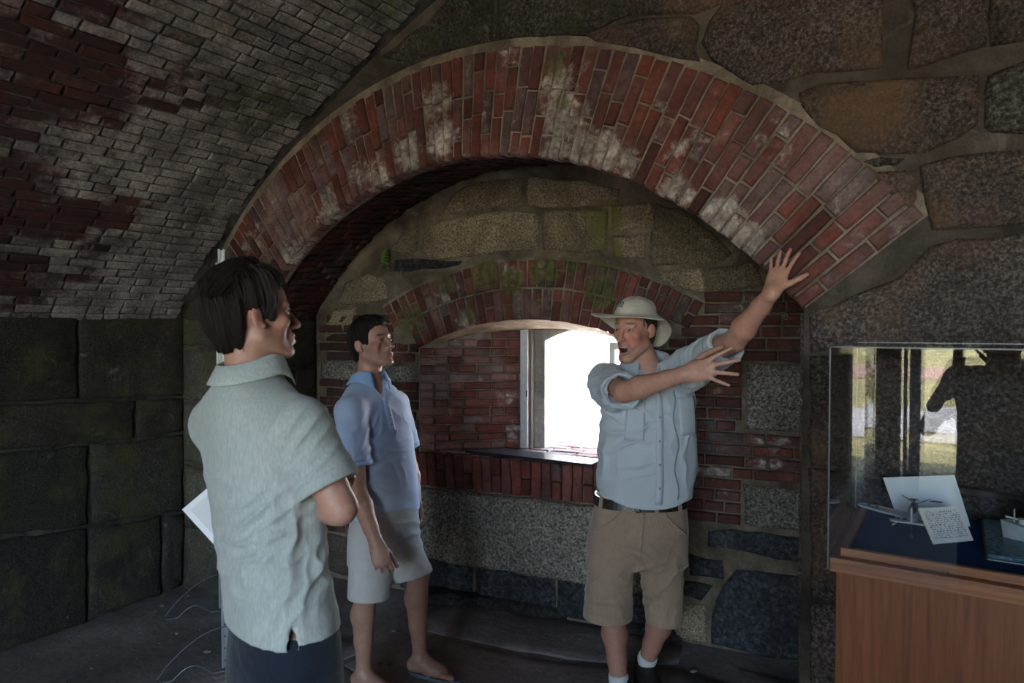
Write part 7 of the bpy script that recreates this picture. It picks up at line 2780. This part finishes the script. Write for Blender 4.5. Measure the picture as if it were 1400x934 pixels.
# ================================================================== visitors and photographer behind, seen only in the reflection of the case
def rear_person(loc, face, height, skin, top_mat, leg_mat, hair, label, arms, cols_top=None, extra=None, wide=1.0):
    base = A(loc[0], loc[1], 0)
    f = unit(A(face[0], face[1], 0))
    r = np.cross(f, UPZ)
    s = height / 1.80
    def p(a, b, z): return base + r * a + f * b + UPZ * z * s
    H = Head(p(0, 0.02, 1.685), f, UPZ, s * 0.98)
    v = Vol(base + A(-.75, -.75, -0.01), base + A(.75, .75, height + 0.06), 0.009)
    st = [(p(0, 0, 0.86), .165, .11, .12), (p(0, 0, 1.0), .155, .11, .11), (p(0, 0, 1.15), .150, .11, .10), (p(0, 0.0, 1.32), .175, .115, .105), (p(0, 0, 1.42), .165, .09, .09), (p(0, -.01, 1.49), .10, .07, .07)]
    v.add(Loft([(c, w * wide, a, b) for c, w, a, b in st], r, f), 0.02)
    v.add(Cone(p(0, -.01, 1.45), p(0, 0, 1.58), .062, .055), .03)
    grow_head(v, H, p(0, -.01, 1.5), neck_r=.058)
    J = {}
    for q in (-1, 1):
        sh, el, wr = p(q * .185 * wide, 0, 1.43), p(*arms[q][0]), p(*arms[q][1])
        J[q] = (sh, el, wr)
        v.add(Cone(p(q * .08, 0, 1.43), sh, .06, .056), .04)
        grow_arm(v, sh, el, wr, s)
        d_ = unit(p(*arms[q][2]) - wr)
        grow_hand(v, wr, d_, -r * q, 1 if np.cross(d_, -r * q) @ f > 0 else -1, s, curl=((30, 40, 25),) * 4)
        grow_leg(v, p(q * .09, 0, .88), p(q * .095, .02, .48), p(q * .10, -.01, .085), f, s)
        v.add(Cone(p(q * .10, -.04, .045), p(q * .11, .16, .035), .042, .038), .02)
    V, F = v.mesh(1)
    C = head_colors(V, uniform_cols(V, skin), H, flush=0.2)
    man = np_mesh('person', V, F, M_SKIN, base, None, C)
    tag(man, label, 'person', 'people behind, reflected in the display case')
    hair_cap(H, base, man, hair, h=0.006)
    v = Vol(base + A(-.75, -.75, 0.6), base + A(.75, .75, height), 0.009)
    v.add(Loft([(c, w * wide * 1.09 + .006, a + .016, b + .016) for c, w, a, b in st], r, f), 0.0)
    for q in (-1, 1):
        sh, el, wr = J[q]
        v.add(Cone(p(q * .06, 0, 1.44), sh, .062, .066), .04)
        v.add(Cone(sh, sh + (el - sh) * .75, .066, .062, cap=unit(el - sh)), .03)
    V, F = v.mesh(1)
    np_mesh('top', V, F, top_mat, base, man)
    v = Vol(base + A(-.4, -.4, 0.03), base + A(.4, .4, 1.1), 0.009)
    v.add(Loft([(c, w * wide * 1.06 + .008, a + .012, b + .012) for c, w, a, b in st if c[2] < 1.02 * s + .05], r, f), 0.0)
    for q in (-1, 1):
        v.add(Cone(p(q * .09, 0, .84), p(q * .095, .02, .48), .098, .075), .02)
        v.add(Cone(p(q * .095, .02, .48), p(q * .10, -.01, .08), .075, .062), .02)
    v.cut(lambda X, Y, Z: 0 * X + 0 * Y + 0.06 - Z)
    V, F = v.mesh(1)
    np_mesh('trousers', V, F, leg_mat, base, man)
    return man, p


M_BLACKC = cloth_mat('black_cloth', (0.012, 0.012, 0.014), (0.02, 0.02, 0.022), 700, 0, 0.9, 0.3)
t = NT('striped_jersey')
wv = t.n.new('ShaderNodeTexWave')
wv.bands_direction = 'Z'
wv.inputs['Scale'].default_value = 9.5
t.l.new(t.obj(), wv.inputs['Vector'])
M_STRIPE = t.fin(t.ramp(wv.outputs[0], [(0.0, (0.015, 0.02, 0.05)), (0.5, (0.62, 0.62, 0.64))], 'CONSTANT'), 0.85, None, 0.2)
fdir = _fh
bp = -fdir * 0.30 + RT * 0.03
ph, pf = rear_person((bp[0], bp[1]), fdir, 1.80, (0.40, 0.22, 0.16), M_BLACKC, M_BLACKC, M_HAIR2, 'man in black photographing, standing behind the camera and seen as a dark reflection',
                     {1: ((.30, .10, 1.18), (.10, .17, 1.50), (.07, .20, 1.66)), -1: ((-.28, .12, 1.18), (-.10, .17, 1.50), (-.07, .20, 1.62))}, wide=1.08)
cb = empty('camera_body', -fdir * 0.085 + UPZ * 1.62, 'black camera held up by the man in black behind the viewpoint', 'camera')
bm = bmesh.new()
M = frame((0, 0, 0), RT, FWD, UPZ)
bm_box(bm, -.065, .065, -.045, -.005, -.02, .07, .006, M)
bm_box(bm, -.025, .025, -.04, -.008, .07, .095, .006, M)
link_bm('body', bm, plain('camera_black', (0.012, 0.012, 0.013), 0.5), cb)
bm = bmesh.new()
bm_tube(bm, [-FWD * .006 + UPZ * .03, FWD * .055 + UPZ * .03], .034, n=24)
link_bm('lens', bm, plain('lens_black', (0.01, 0.01, 0.011), 0.3), cb, smooth=False)
rear_person((0.34, -1.15), (-0.25, 0.97), 1.68, (0.42, 0.24, 0.18), M_STRIPE, M_NAVY, M_HAIR1, 'person in a striped top standing behind the photographer, seen only as a reflection',
            {1: ((.26, .0, 1.12), (.25, .08, .88), (.25, .10, .78)), -1: ((-.26, .0, 1.12), (-.25, .08, .88), (-.25, .10, .78))}, wide=0.92)
